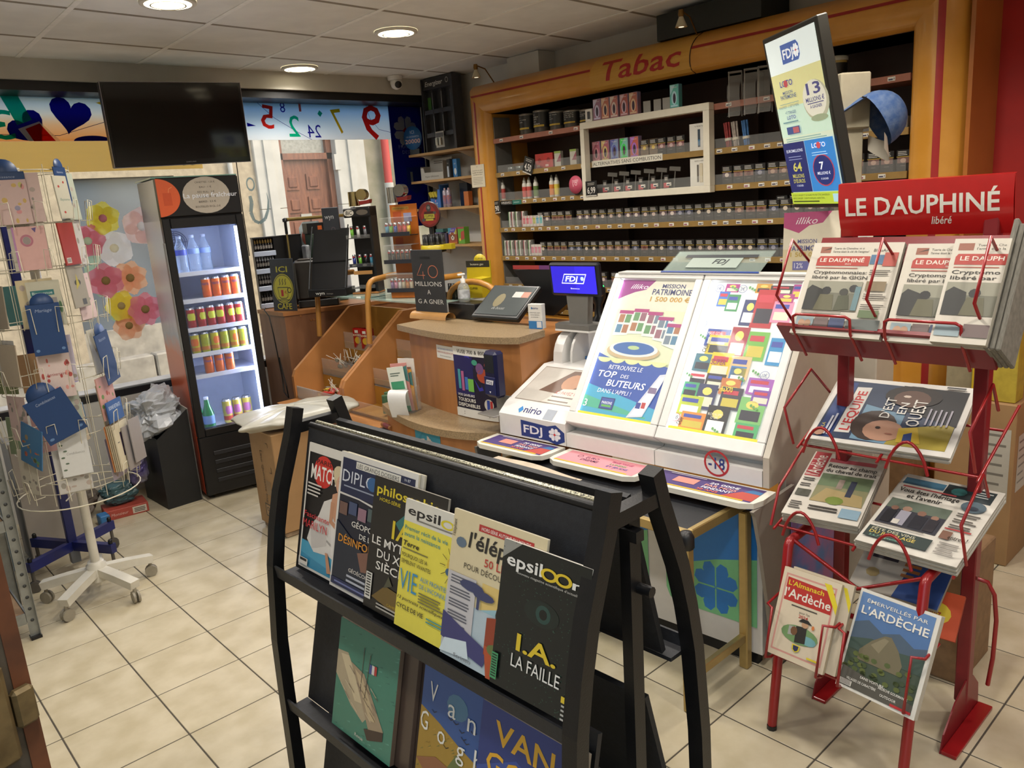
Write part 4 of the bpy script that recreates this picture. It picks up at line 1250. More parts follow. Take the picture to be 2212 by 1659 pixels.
A = Art(.28,.192,Matrix.Translation((-.14,-.0024,.018)))
A.rect(.60,.62,.80,.82,'#a9a9a4').rect(.80,.62,.97,.82,'#a0644c').ell(.36,.50,.11,.24,'#6a5f38',12).text('de boost',.32,.18,.09,'#8d8f8a',wd=.3,shear=.3)
A.build('screen_picture',mn)
td = thing('till_display','black wedge shaped till display with a red to blue edge','monitor',frame((2.72,2.74,1.03),-1.5))
MB().prism([(-.22,.22),(.22,.24),(.18,.10),(.03,0),(-.03,0)],0,.05,axis='y').build('housing',mat('black_plastic','#151517'),td)
A = Art(.44,.02,Matrix.Translation((-.22,-.001,.225)));A.rect(0,0,.4,1,'#a03a3a').rect(.4,0,.7,1,'#6a3a70').rect(.7,0,1,1,'#3a4a9a');A.build('coloured_edge',td)
nbx = thing('leaflet_box','small white and blue nirio leaflet box on the counter corner','box',frame((2.405,2.51,1.03),-1.35))
MB().box((-.036,0,0),(.036,.03,.11),ch=.001).build('body',ink('#cfcdc8'),nbx)
A = Art(.072,.11,Matrix.Translation((-.036,-.0004,0)))
A.rect(0,0,1,.36,'#2d6fa8').rect(0,.32,1,.36,'#cfcdc8').text('nirio',.34,.80,.08,'#2a2f6a',wd=.42,bold=.03).poly([(.22,.84),(.28,.90),(.34,.84),(.28,.78)],'#2d6fa8').text('avez-vous paye',.5,.64,.05,'#55535a',wd=.75,al='c').text('votre facture',.5,.55,.05,'#55535a',wd=.65,al='c').text('ou amende ?',.5,.46,.05,'#55535a',wd=.6,al='c')
A.rect(.60,.05,.95,.30,'#c9c9cc').build('printed_text',nbx)
sc_ = thing('handheld_scanner','black barcode scanner with a green light behind the customer screen','scanner',frame((2.66,2.36,1.03),-1.4))
MB().lathe([(.04,0),(.04,.01),(.02,.03),(.018,.08),(.034,.11),(.036,.15),(.025,.165),(0,.168)],n=14).build('body',mat('black_plastic','#151517'),sc_)
MB().lathe([(.030,.160),(.026,.166),(.02,.1665)],n=14).build('status_light',glow('green_led','#2fd86a',2,False),sc_)
# lottery desk
FM = frame((2.10,2.063,0),-1.508)
shell = mat('white_shell','#d9d7d4',.3,noise=.02)
shell_g = mat('warm_grey_shell','#8f877e',.35,noise=.03)
LW,LL,LT = .4076,.644,.602
fd = thing('lottery_desk','white lottery play desk with two lit display boxes','desk',FM)
yT,zT = LL*math.sin(LT),.747+LL*math.cos(LT)
prof = [(0,.646),(0,.747),(.008,.752),(yT,zT),(yT+.05,zT+.004),(.62,.80),(.62,.646)]
for k in range(2):
 x0,x1 = k*LW+.002,(k+1)*LW-.002
 MB().prism([(.06,.70),(yT+.045,zT-.06),(yT+.05,zT),(.62,.80),(.62,.646),(.0,.646),(0,.70)],x0,x1,axis='x').build('box_body',shell,fd)
 sl = Matrix.Translation((x0,0,.747))@Matrix.Rotation(-LT,4,'X')
 w_ = x1-x0
 def fr(a,b,c,d,nm='bezel'):
  g = MB().box((a,-.004,b),(c,.06,d),ch=.003)
  g.v = [tuple(sl@Vector(p))for p in g.v]
  g.build(nm,shell,fd)
 fr(0,0,w_,.045);fr(0,LL-.022,w_,LL);fr(0,.045,.032,LL-.022);fr(w_-.030,.045,w_,LL-.022)
 g = MB().box((.032,-.001,.045),(w_-.030,.001,LL-.022));g.v = [tuple(sl@Vector(p))for p in g.v]
 g.build('cover_glass',glass('cover_glass',alpha=.02),fd)
 g = MB().box((.032,.016,.045),(w_-.030,.020,LL-.022));g.v = [tuple(sl@Vector(p))for p in g.v]
 pan = g.build('backlit_panel',ink('#e9eef0',.3),fd)
 g = MB().box((.033,.004,.05),(.041,.012,LL-.03));g.v = [tuple(sl@Vector(p))for p in g.v]
 g.build('light_tube',glow('cool_tube','#eef4ff',5),fd)
 pw,ph = w_-.062-.006,LL-.067
 A = Art(pw,ph,sl@Matrix.Translation((.038,.0155,.045)),emit=.22,step=.00025)
 if k==0:
  A.rect(0,0,1,1,'#cfd3b4').rect(0,.78,1,1,'#d6d2c0')
  A.poly([(0,1),(.46,1),(.36,.93),(.22,.91),(.1,.88),(0,.85)],'#8a2a78')
  A.text('illiko',.14,.935,.035,'#f0e8ee',wd=.24,shear=.35)
  A.text('MISSION',.72,.945,.030,'#2b3266',wd=.30,al='c',bold=.03).text('PATRIMOINE',.72,.895,.042,'#2b3266',wd=.52,al='c',bold=.03).text('1 500 000 €',.72,.845,.035,'#b58a1e',wd=.52,al='c',bold=.03)
  for i,(tx,ty,r_)in enumerate(((.10,.70,.1),(.30,.72,.05),(.50,.71,-.02),(.66,.69,-.15),(.80,.66,-.3))):
   A.poly([(tx,ty-.12),(tx+.2,ty-.12+r_*.1),(tx+.2,ty+.05+r_*.1),(tx,ty+.05)],'#d6dad6')
   for q in range(2):
    for p_ in range(2):
     A.rect(tx+.02+p_*.09,ty-.10+q*.075+r_*.05,tx+.095+p_*.09,ty-.04+q*.075+r_*.05,['#4a7a9a','#a06a4a','#5a8a5a','#8a5a6a','#6a7a8a'][(i+q+p_)%5]);A.lv-=1
   A.lv+=1
   A.rect(tx,ty+.035+r_*.1,tx+.2,ty+.06+r_*.1,'#a03070')
  A.ell(.46,.475,.36,.062,'#b9a27c',22).ell(.46,.49,.33,.055,'#cfd6d4',22).ell(.46,.495,.28,.045,'#2e5fa0',22).ell(.46,.50,.08,.015,'#a9c08a',10)
  A.poly([(0,.0),(0,.45),(.1,.43),(.25,.405),(.45,.40),(.65,.405),(.85,.40),(1,.385),(1,0)],'#2a4fa0')
  for cx_ in(.12,.3,.5,.68,.86):A.ell(cx_,.415,.10,.035,'#cfd39c',12,180,360)
  A.poly([(0,.0),(0,.22),(1,.10),(1,0)],'#3f9fc0').poly([(0,.06),(0,.14),(.9,.04),(.9,.03)],'#4aa88a')
  A.text('RETROUVEZ LE',.22,.335,.030,'#eef0f4',wd=.46,shear=.15,bold=.01)
  A.text('TOP',.10,.275,.045,'#f4f6fa',wd=.26,shear=.15,bold=.03).text('DES',.42,.28,.024,'#eef0f4',wd=.11,shear=.15)
  A.text('BUTEURS',.26,.215,.046,'#f4f6fa',wd=.52,shear=.15,bold=.03)
  A.text("DANS L'APPLI !",.17,.165,.028,'#eef0f4',wd=.46,shear=.15)
  A.rect(.26,.055,.45,.135,'#22306e').rect(.275,.062,.435,.128,'#3a4f9a').text('PARIONS',.355,.09,.018,'#f0f0f0',wd=.14,al='c',bold=.02).rect(.29,.07,.42,.085,'#5fa84a')
  A.poly([(.66,.02),(.86,.04),(1.0,.32),(1.0,.34),(.92,.33)],'#c9ccd6').poly([(.70,.035),(.85,.052),(.99,.32),(.93,.31)],'#eceef2')
  A.rect(.74,.09,.80,.13,'#2a3a8a').rect(.81,.095,.86,.135,'#b03a3a').rect(.84,.20,.94,.24,'#7a6a8a').text('3',.04,.055,.05,'#f0f0f4',wd=.05)
 else:
  A.rect(0,0,1,1,'#e2e6e4')
  r = random.Random(5)
  TK = [(.15,.93,.13,.05,'#b03a8a'),(.10,.83,.10,.09,'#3f6fc0'),(.21,.80,.12,.10,'#3f8a5a'),(.50,.93,.14,.055,'#d09a3a'),(.66,.925,.20,.05,'#3a3034'),(.90,.90,.10,.08,'#b0408a'),(.42,.71,.13,.15,'#2f3a6a'),(.545,.70,.19,.22,'#b02a34'),(.75,.74,.17,.12,'#d88aa8'),(.78,.87,.13,.05,'#a03a7a'),(.10,.56,.22,.10,'#2f4a9a'),(.14,.50,.24,.12,'#d9c23a'),(.38,.49,.16,.18,'#9a2a3a'),(.58,.49,.18,.16,'#6fb04a'),(.83,.47,.17,.15,'#2f8ac0'),(.05,.39,.17,.10,'#3a6a7a'),(.24,.35,.20,.15,'#e0c020'),(.47,.36,.18,.13,'#d9b98a'),(.49,.33,.14,.10,'#3f7ab8'),(.04,.30,.19,.07,'#d8d0d4'),(.25,.28,.18,.09,'#34302f'),(.43,.26,.18,.09,'#c0703a'),(.72,.28,.22,.09,'#a05ab0'),(.02,.21,.15,.09,'#3f9a6a'),(.20,.15,.18,.14,'#2f3560'),(.47,.17,.19,.12,'#3a3a4a'),(.03,.10,.22,.11,'#b0bd3a'),(.70,.10,.22,.14,'#7ab86a'),(.80,.22,.16,.08,'#7a4aa0'),(.10,.015,.24,.095,'#d88a3a'),(.38,.0,.20,.16,'#26262c'),(.72,.0,.2,.09,'#4aa86a')]
  for i,(x,y,a,b,c)in enumerate(TK):
   a,b = min(a*1.22,.995-x),b*1.15
   A.rect(x,y,min(1,x+a),y+b,c)
   A.rect(x+a*.12,y+b*.12,min(.99,x+a*.88),y+b*.5,['#d9d6c0','#c9b84a','#f0f0ea','#2b2b3a'][i%4])
   if i%3==0:A.ell(x+a*.5,y+b*.72,a*.25,b*.16,'#e8d26a',10)
   else:A.rect(x+a*.1,y+b*.66,x+a*.8,y+b*.86,['#e8e2d2','#c03a4a','#3a4aa0'][i%3])
   A.lv-=2
  A.lv+=3
  A.text('CASH',.155,.51,.028,'#2f2a1a',wd=.10,rot=1.3,bold=.03).text('SUPER',.255,.44,.035,'#8a2a5a',wd=.17,bold=.04).text('MAXI GOAL',.12,.63,.022,'#e8e8f0',wd=.18).text('CASH',.12,.03,.03,'#3a2a1a',wd=.08,rot=1.3,bold=.03).text("ROYAUME",.40,.12,.016,'#e8e2d2',wd=.16).text("D'OR",.44,.10,.016,'#e8e2d2',wd=.08).text('maX70',.45,.275,.03,'#e8d23a',wd=.14,bold=.03)
  for x,y,s_ in((.10,.945,'1€'),(.37,.945,'2€'),(.03,.70,'3€'),(.88,.40,'10€')):
   A.ring(x,y,.05,.026,.1,'#5a6aa8').text(s_,x,y-.010,.02,'#3a4a8a',wd=.05,al='c')
  for x,y in((.25,.955),(.45,.955),(.05,.62),(.62,.37),(.75,.42),(.50,.04),(.03,.36),(.83,.21)):
   for q in range(3):A.ell(x+.03*q,y-.008*q,.014,.010,'#5f9a5a',6);A.lv-=1
  A.ring(.055,.075,.05,.028,.12,'#b03030').text('18',.055,.063,.025,'#3a3a4a',wd=.05,al='c')
  A.lv+=2
 A.rect(0,-.03,1,.018,'#e6d020').text('JOUER COMPORTE DES RISQUES : ENDETTEMENT, ISOLEMENT',.2,-.008,.010,'#5a5330',wd=.6)
 A.build('backlit_print',pan)
MB().box((.02,yT-.01,zT),(LW*2-.02,yT+.05,zT+.006)).build('top_strip',shell,fd)
ck = MB().prism([(0,.646),(0,.747),(yT,zT),(yT+.06,zT+.004),(.70,.90),(.70,.0),(.12,0),(.12,.646)],LW*2+.001,LW*2+.022,axis='x')
ck.build('side_cheek',mat('beige_shell','#b9b0a2',.35,noise=.03),fd)
nx0 = -.362
MB().prism([(0,.646),(0,.735),(.05,.775),(.30,.885),(.62,.885),(.62,.646)],nx0,-.001,axis='x').build('side_unit',shell,fd)
A = Art(.362,.13,FM.inverted()@FM@Matrix.Translation((nx0,-.0005,.646)))
A.poly([(.34,.06),(.74,.06),(.86,-.02),(.98,.12),(.98,.40),(.86,.60),(.74,.52),(.34,.58)],'#23397a')
A.text('FDJ',.38,.18,.26,'#e6e6ea',wd=.28,bold=.04)
clover(A,.84,.29,.24,'#e6e6ea',ax=.42,c2='#c02a2a')
A.build('printed_logo',fd)
A = Art(.362,.06,Matrix.Translation((nx0,0,.735))@Matrix.Rotation(-math.atan2(.05,.04),4,'X')@Matrix.Translation((0,-.0004,0)))
A.text('nirio',.34,.35,.55,'#23286a',wd=.26,bold=.03).poly([(.25,.55),(.29,.85),(.33,.55),(.29,.25)],'#2d7fc0').rect(.66,.08,.80,.92,'#9aa0ac')
A.build('printed_logo',fd)
sl2 = Matrix.Translation((nx0,.05,.775))@Matrix.Rotation(-math.atan2(.25,.11),4,'X')
A = Art(.362,.27,sl2@Matrix.Translation((0,-.0004,0)))
A.rect(.08,.08,.97,.95,'#8d8379').rect(.09,.10,.96,.93,'#b9b4ac').poly([(.3,.35),(.55,.9),(.96,.93),(.96,.3)],'#6a5348').ell(.66,.62,.13,.2,'#b08468',14).poly([(.48,.10),(.96,.10),(.96,.5),(.62,.45)],'#d0c6be').text('ICI PAYEZ VOS',.56,.32,.07,'#a84a44',wd=.36).lines(.55,.24,.9,2,.1,.03,'#7a716a')
A.build('printed_insert',fd)
for i,x in enumerate((nx0+.03,nx0+.10)):
 P = [(.33,.885),(.62,.885),(.62,1.018)]+[(.33+.10*(1-math.cos(a)),.90+.118*math.sin(a))for a in(1.5,1.2,.9,.6,.3,0)]
 MB().prism(P,x,x+(.05 if i==0 else .012),axis='x',M=Matrix.Translation((0,0+.03*i,-.0))).build('wing_panel',shell,fd)
MB().box((nx0+.12,.44,.886),(-.002,.62,.90)).build('blue_insert',ink('#2d5a8a'),fd)
tr_art = [('#4a3a72',True),('#d68a94',False),('#4a3a72',True)]
for k,x in enumerate((nx0-.02,.015,.43)):
 wd_ = (.375,.405,.43)[k]
 y0 = -.145
 P = [(x,0),(x,y0+.05),(x+.006,y0+.02),(x+.04,y0)]+[(x+wd_-.05,y0),(x+wd_-.012,y0+.02),(x+wd_,y0+.06),(x+wd_,0)]
 t = MB().prism(P,.622,.640).build('tray',mat('cream_tray','#d6d2c6',.35),fd)
 A = Art(wd_-.05,.115,Matrix.Translation((x+.025,y0+.02,.6405))@Matrix.Rotation(-PI/2,4,'X'),step=.0002)
 c,dark = tr_art[k]
 A.rect(0,0,1,1,c).rect(0,0,.93,.08,'#c9a52a')
 if dark:
  A.poly([(.72,.08),(1,.08),(1,.6),(.84,.6)],'#b04a40').poly([(.85,.6),(1,.6),(1,.8),(.9,.85)],'#3a6a9a')
  A.rect(.20,.35,.42,.75,'#c9867a').text('20 000€',.52,.66,.14,'#e0e0e6',wd=.28,bold=.03).text('PAR MOIS',.50,.46,.15,'#d89a90',wd=.30,bold=.04).text('PENDANT',.50,.28,.14,'#e0e0e6',wd=.28,bold=.04).text('30 ANS',.48,.12,.12,'#d86a5a',wd=.2,bold=.04).lines(.1,.86,.5,1,.1,.05,'#b9b0c8')
 else:
  A.text('EURO',.28,.58,.17,'#4a2a4a',wd=.16,bold=.03).text('DREAMS',.26,.36,.17,'#4a2a4a',wd=.22,bold=.03).ring(.20,.66,.035,.1,.2,'#4a2a4a')
  A.text('TIRAGE TOUS LES',.60,.66,.12,'#a03a6a',wd=.26,bold=.03).text('LUNDIS',.62,.46,.12,'#5a9a6a',wd=.2,bold=.03).text('ET JEUDIS',.62,.26,.12,'#4a5a9a',wd=.26,bold=.03)
 A.build('tray_print',t)
A = Art(LW,.10,Matrix.Translation((LW,-.0004,.647)))
A.ring(.60,.5,.115,.46,.16,'#b03034').text('-18',.60,.30,.40,'#2a3a7a',wd=.15,al='c',bold=.03).line([(.53,.80),(.67,.20)],.006,'#b03034')
A.build('age_roundel',fd)
MB().box((nx0,.0,.045),(LW*2,.05,.60)).build('base_panel',shell,fd)
MB().box((nx0+.02,.01,.0),(LW*2-.02,.04,.045)).build('toe_kick',black_m,fd)
A = Art(LW*2-nx0,.555,Matrix.Translation((nx0,-.0006,.045)),step=.0002)
for x0_,x1_ in((.05,.30),(.36,.62),(.685,.985)):
 A.poly([(x0_,.26),(x0_+.012,.20),(x0_+.03,.175),(x1_,.175),(x1_,.97),(x0_,.97)],'#2a7fd0')
 A.poly([(x0_,.26),(x0_+.012,.20),(x0_+.03,.175),(x1_,.175),(x1_,.62),((x0_+x1_)/2+.02,.55),(x0_,.42)],'#7fc890')
 A.lv+=1
 clover(A,(x0_+x1_)/2+.02,.36,.20,'#2a7fd0',ax=.42)
 A.poly([(x1_-.06,.97),(x1_,.97),(x1_,.9)],'#3a3a8a').poly([(x0_,.97),(x0_+.03,.97),(x0_+.02,.88),(x0_,.86)],'#3a3a8a')
A.build('panel_print',fd)
for x in(LW*2+.03,):
 P = [(-.145,.62),(-.13,.60),(-.10,.50),(-.04,.25),(.01,.02),(.10,.0),(.14,.62)]
 MB().prism(P,x,x+.012,axis='x').build('swept_leg',shell_g,fd)
MB().prism([(-.14,.62),(-.13,.56),(-.08,.50),(0,.49),(0,.62)],nx0-.018,nx0-.006,axis='x').build('swept_leg',mat('dark_grey_shell','#55534f',.4),fd)
MB().box((LW*2+.05,.10,.0),(LW*2+.052,.45,.60)).build('blue_side_print',mat('clover_print','#3a6fb8',.4,noise=.6,nscale=9,hex2='#a85a9a'),fd)
ds = thing('document_stand','clear tilted document stand with blue edge on top of the lit boxes','stand',FM@Matrix.Translation((.22,yT-.005,zT+.007))@Matrix.Rotation(-1.1,4,'X'))
MB().box((0,0,0),(.40,.004,.15),ch=.001).build('clear_plate',glass('stand_glass','#aab8b0',alpha=.16),ds)
MB().box((0,-.004,-.003),(.40,.008,.004)).build('blue_edge',ink('#23408a'),ds)
MB().box((.09,-.003,.03),(.30,-.0005,.11)).build('paper_insert',ink('#8f9a92'),ds)
A = Art(.31,.10,Matrix.Translation((.05,-.0035,.02)));A.text('FDJ',.45,.35,.3,'#22262c',wd=.2,bold=.03,shear=.2).rect(.02,.75,.98,.95,'#33363a');A.build('printed_logo',ds)
cs = thing('customer_screen','small customer screen showing a blue FDJ logo on a grey stand','screen',frame((2.50,2.33,1.03),-1.52))
gp = mat('grey_plastic','#6c6a66',.4,noise=.04)
MB().prism([(-.10,-.05),(.09,-.05),(.11,0),(.08,.06),(-.08,.06),(-.12,0)],.0,.022).build('foot',gp,cs)
MB().prism([(-.10,-.052),(.09,-.052),(.115,0),(.08,.064),(-.08,.064),(-.125,0)],-.008,.0).build('foot_plate',shell,cs)
MB().prism([(-.05,.02),(.05,.02),(.062,.16),(-.062,.16)],-.01,.025,axis='y').build('neck',gp,cs)
S2 = Matrix.Translation((0,-.015,.215))@Matrix.Rotation(.10,4,'X')
g = MB().box((-.138,-.012,-.072),(.138,.018,.072),ch=.008);g.v = [tuple(S2@Vector(p))for p in g.v];g.build('housing',mat('navy_black','#15161f',.35),cs)
A = Art(.245,.118,S2@Matrix.Translation((-.1225,-.0128,-.059)),emit=1.3,step=.0002)
A.rect(0,0,1,1,'#241aa8').rect(.55,0,1,1,'#2a20b8')
A.poly([(.22,.36),(.72,.36),(.80,.72),(.30,.72)],'#e8e8f4').poly([(.235,.39),(.71,.39),(.78,.69),(.305,.69)],'#2a2fb0')
A.text('FDJ',.31,.44,.20,'#f0f0f8',wd=.30,bold=.04,shear=.25);clover(A,.70,.55,.09,'#a9c4f0',ax=.5)
A.text('Bienvenue',.52,.16,.05,'#d8d8f0',wd=.2,al='c')
A.build('lit_screen',cs)
s_ = .67
hs = thing('advert_screen','tall tilted FDJ lottery screen showing 13 MILLIONS on a beige post','screen',frame((2.80,1.457,1.798),-2.183,-.212,.0))
SW,SH = .40,.636
MB().box((-SW/2,-.006,-SH/2),(SW/2,.035,SH/2),ch=.004).build('housing',mat('screen_bezel','#26241f',.4),hs)
A = Art(SW-.036,SH-.036,Matrix.Translation((-SW/2+.018,-.0066,-SH/2+.018)),emit=.62,step=.0002)
A.rect(0,0,1,1,'#c6d0b8').rect(0,.80,1,1,'#dfe9e6').rect(0,.60,1,.80,'#cdc98f').rect(0,.42,1,.60,'#bcd4c0')
A.poly([(.30,.845),(.62,.845),(.66,.87),(.66,.93),(.62,.955),(.30,.955)],'#4a62a0').text('FDJ',.33,.87,.055,'#eef0f0',wd=.20,bold=.04)
clover(A,.595,.90,.045,'#eef0f0',ax=1.5,c2='#c04040')
A.ell(.80,.60,.24,.115,'#a9a890',24).ell(.78,.61,.215,.105,'#d0cdbc',24)
A.text('13',.79,.635,.065,'#4a4a78',wd=.26,al='c',bold=.05).text('MILLIONS €',.79,.595,.025,'#4a4a78',wd=.34,al='c',bold=.03).rect(.64,.583,.94,.588,'#4a4a78').text('À GAGNER',.79,.558,.018,'#4a4a78',wd=.22,al='c',bold=.02)
A.ell(.82,.50,.16,.02,'#8f9a7c',14)
A.text('LOTO',.17,.72,.035,'#4a4a90',wd=.26,bold=.05).ell(.29,.735,.04,.022,'#b04a50',10).text('MISSION',.30,.675,.018,'#4a5a80',wd=.2,al='c',bold=.02).text('PATRIMOINE',.30,.647,.024,'#4a5a80',wd=.32,al='c',bold=.03)
A.text('VENDREDI 13 SEPTEMBRE',.27,.595,.013,'#4a6a80',wd=.42,al='c').lines(.10,.618,.5,1,.1,.003,'#6a8a90').text('+7 TIRAGES',.29,.557,.018,'#4a5a80',wd=.22,al='c',bold=.02).text('LOTO',.20,.525,.022,'#4a4a90',wd=.18,bold=.04).lines(.10,.505,.45,1,.1,.008,'#6a8a90')
A.rect(.15,.435,.42,.48,'#3f4f80').rect(.28,.44,.40,.475,'#a85a60').lines(.10,.405,.92,2,.014,.005,'#7a9a98')
A.rect(0,.075,.45,.385,'#1d2560').rect(.455,.075,1,.385,'#2f7ac0').rect(.45,.075,.455,.385,'#9fc0d8')
A.text('EUROMILLIONS',.06,.325,.018,'#c9cfe0',wd=.34,bold=.02).lines(.08,.295,.38,2,.016,.004,'#8a90b8').text('64',.23,.205,.055,'#b9b45a',wd=.18,al='c',bold=.04).text('MILLIONS',.22,.165,.024,'#b9b45a',wd=.24,al='c',bold=.02).text("D'EUROS",.22,.133,.024,'#b9b45a',wd=.24,al='c',bold=.02).text('À GAGNER',.22,.11,.012,'#c9cfe0',wd=.14,al='c')
A.ell(.74,.20,.20,.095,'#a83a4a',22).ell(.74,.20,.185,.088,'#1d2a6a',22).text('7',.72,.205,.045,'#e0e6f0',wd=.08,al='c',bold=.05).text('MILLIONS €',.74,.175,.017,'#d8dcec',wd=.24,al='c',bold=.02).text('À GAGNER',.74,.145,.011,'#d8dcec',wd=.14,al='c').text('LOTO',.60,.335,.028,'#dfe4f0',wd=.26,bold=.04).ell(.73,.348,.04,.02,'#c04a50',10).lines(.58,.305,.88,2,.014,.004,'#a9d0e8')
A.rect(0,0,1,.072,'#a9bd3a').text("LES JEUX D'ARGENT ET DE HASARD PEUVENT ÊTRE DANGEREUX :",.03,.05,.011,'#3f4a1a',wd=.76).text("PERTES D'ARGENT, CONFLITS FAMILIAUX, ADDICTION...",.03,.03,.011,'#3f4a1a',wd=.66).lines(.03,.012,.72,1,.01,.008,'#3f4a1a').rect(.84,.012,.97,.06,'#9fc4d0')
A.build('lit_screen',hs)
MB().box((-.05,.036,-.08),(.05,.07,.08),ch=.004).build('mount_plate',mat('screen_bezel','#26241f'),hs)
ps = thing('screen_post','beige square post carrying the lottery advertising screen','post',Matrix.Translation((3.05,1.413,0))@Matrix.Rotation(-.6,4,'Z'))
bg_ = mat('beige_metal','#a39a84',.4,noise=.04)
MB().box((-.04,-.03,0),(.04,.03,1.78),ch=.004).build('post',bg_,ps)
MB().box((-.06,-.042,1.76),(.06,.042,1.96),ch=.006).build('head',bg_,ps)
MB().box((-.055,-.055,0),(.055,.055,.012),ch=.003).build('foot_plate',bg_,ps)
MB().tube([(-.02,.0,1.93),(-.10,-.02,1.92),(-.155,.055,1.85)],.016,n=8).build('arm',mat('black_plastic','#151517'),ps)
cp = thing('baseball_cap','blue and white mesh baseball cap hanging on the screen post','cap',Matrix.Translation((3.02,1.475,1.90))@Matrix.Rotation(-.75,4,'Z')@Matrix.Rotation(1.05,4,'Y'))
mesh_m = mat('cap_blue','#33507f',.8,noise=.5,nscale=35,hex2='#55688a',bump=.3,bscale=200)
g = MB().grid(lambda u,v:(.005+.115*math.sin(v*PI/2)**.9*math.cos(2*PI*u)*1.12+.02,.09*math.sin(v*PI/2)**.9*math.sin(2*PI*u),.125*math.cos(v*PI/2)),20,8)
g.build('crown',mesh_m,cp)
g = MB().grid(lambda u,v:(.13+.085*v*(1-.55*abs(u-.5)**2*4*.5)-.10*(1-math.cos((u-.5)*2.2)),(u-.5)*.17,-.002-.03*v-.02*(u-.5)**2*4),10,4)
g.build('brim',mat('cap_white','#b9b3a4',.8),cp)
g = MB().grid(lambda u,v:(-.10+.01*math.sin(u*5),(u-.5)*.10*(1-.4*v),-.0-.17*v),4,6)
g.build('hanging_strap',mesh_m,cp)
cp.location = (3.06,1.33,1.80)
cp.scale = (.8,.8,.9)
ip = thing('game_poster','pale illiko MISSION PATRIMOINE poster standing behind the lit boxes','poster',frame((2.835,1.565,1.195),-1.35,.10))
MB().box((0,0,0),(.32,.006,.278),ch=.001).build('board',ink('#c9c2a4'),ip)
A = Art(.32,.278,Matrix.Translation((0,-.0006,0)),step=.0002)
A.rect(0,0,1,1,'#cdbf9c').rect(0,.5,1,1,'#d6cdb8').poly([(0,1),(.55,1),(.45,.85),(.3,.82),(.18,.72),(0,.8)],'#b04a78').text('illiko',.14,.84,.09,'#e6dce0',wd=.25,shear=.35)
A.text('MISSION',.28,.58,.055,'#5a5a8a',wd=.22,al='c',bold=.02).text('PATRIMOINE',.28,.48,.07,'#5a5a8a',wd=.42,al='c',bold=.03).text('1 500 000 €',.3,.40,.06,'#b59a4a',wd=.42,al='c',bold=.03).rect(.12,.22,.50,.34,'#6a6aa0').text('12%',.14,.245,.07,'#e0e0e6',wd=.1).rect(.40,.23,.48,.33,'#b0606a')
A.poly([(.6,.62),(.95,.74),(1,.45),(.66,.32)],'#c9ccc6')
for q in range(3):
 for p_ in range(3):A.rect(.66+.1*q,.40+.1*p_+.03*q,.74+.1*q,.48+.1*p_+.03*q,['#7a6a5a','#5a6a7a','#8a7a6a'][(p_+q)%3]);A.lv-=1
A.lv+=1
A.rect(0,0,1,.06,'#c9b82a');A.build('printed_picture',ip)
bk = MB().box((2.83,1.19,0),(2.985,1.575,1.193),ch=.004).build('back_cabinet',mat('beige_shell','#b9b0a2'));tag(bk,'plain beige cabinet behind the lottery desk under the game poster','cabinet')
tb_ = thing('side_table','low black topped table with gold metal rim in front of the lottery desk','table',Matrix.Translation((1.95,1.77,0)))
gold = mat('gold_metal','#b39b66',.32,.65,noise=.05)
MB().box((-.125,-.46,.585),(.16,.48,.60)).build('table_top',mat('black_leather','#14161c',.5,noise=.15,nscale=60,bump=.1,bscale=150),tb_)
for a,b in(((-.145,-.48,.57),(-.125,.50,.603)),((.16,-.48,.57),(.18,.50,.603)),((-.125,-.48,.57),(.16,-.46,.603)),((-.125,.48,.57),(.16,.50,.603))):
 MB().box(a,b,ch=.003).build('rim',gold,tb_)
for x in(-.150,.17):
 for y in(-.475,.495):
  MB().box((x-.016,y-.016,0),(x+.016,y+.016,.565),ch=.004).build('leg',gold,tb_)
  if x<0:MB().lathe([(.0,.608),(.016,.605),(.024,.59),(.024,.555),(.019,.55)],n=12,c=(x,y,0)).build('corner_cap',black_m,tb_)
for y in(-.475,.495):
 MB().box((-.135,y-.01,.10),(.155,y+.01,.13),ch=.002).build('stretcher',gold,tb_)
for i in range(4):
 g = MB().grid(lambda u,v:(-.11+.06*v+.004*i,.10-.02*i+.42*u,.603+.006*i+.010*math.sin(3*u+i)**2),10,2)
 o = g.build('paper_wrapper',mat('wrapper','#b9ab97',.5,noise=.15,nscale=12),None,Matrix.Translation((1.95,1.77,0)))
 tag(o,'folded cream paper wrapper at the table edge, %s of four'%['lowest','second','third','topmost'][i],'paper')
fg = thing('drinks_fridge','tall black framed glass door drinks fridge with lit shelves by the window','fridge',frame((1.562,4.515,0),-.13))
FW,FDp,FH = .44,.47,1.845
blk = mat('fridge_black','#121214',.35,noise=.05)
inn = mat('fridge_white','#c9d2e4',.4,noise=.03)
sidem = bpy.data.materials.new('fridge_side_wrap');sidem.use_nodes = True
_n = sidem.node_tree;_b = _n.nodes['Principled BSDF'];_b.inputs['Roughness'].default_value = .3
_g = _n.nodes.new('ShaderNodeTexCoord');_s = _n.nodes.new('ShaderNodeSeparateXYZ');_r = _n.nodes.new('ShaderNodeValToRGB');_m = _n.nodes.new('ShaderNodeMapRange')
_nz = _n.nodes.new('ShaderNodeTexNoise');_nz.inputs['Scale'].default_value = 9;_ad = _n.nodes.new('ShaderNodeMath');_ad.operation = 'MULTIPLY_ADD';_ad.inputs[1].default_value = .12
_m.inputs[2].default_value = 1.845
_n.links.new(_g.outputs['Object'],_s.inputs[0]);_n.links.new(_g.outputs['Object'],_nz.inputs[0])
_n.links.new(_nz.outputs['Fac'],_ad.inputs[0]);_n.links.new(_s.outputs['Z'],_ad.inputs[2]);_n.links.new(_ad.outputs[0],_m.inputs[0]);_n.links.new(_m.outputs[0],_r.inputs[0])
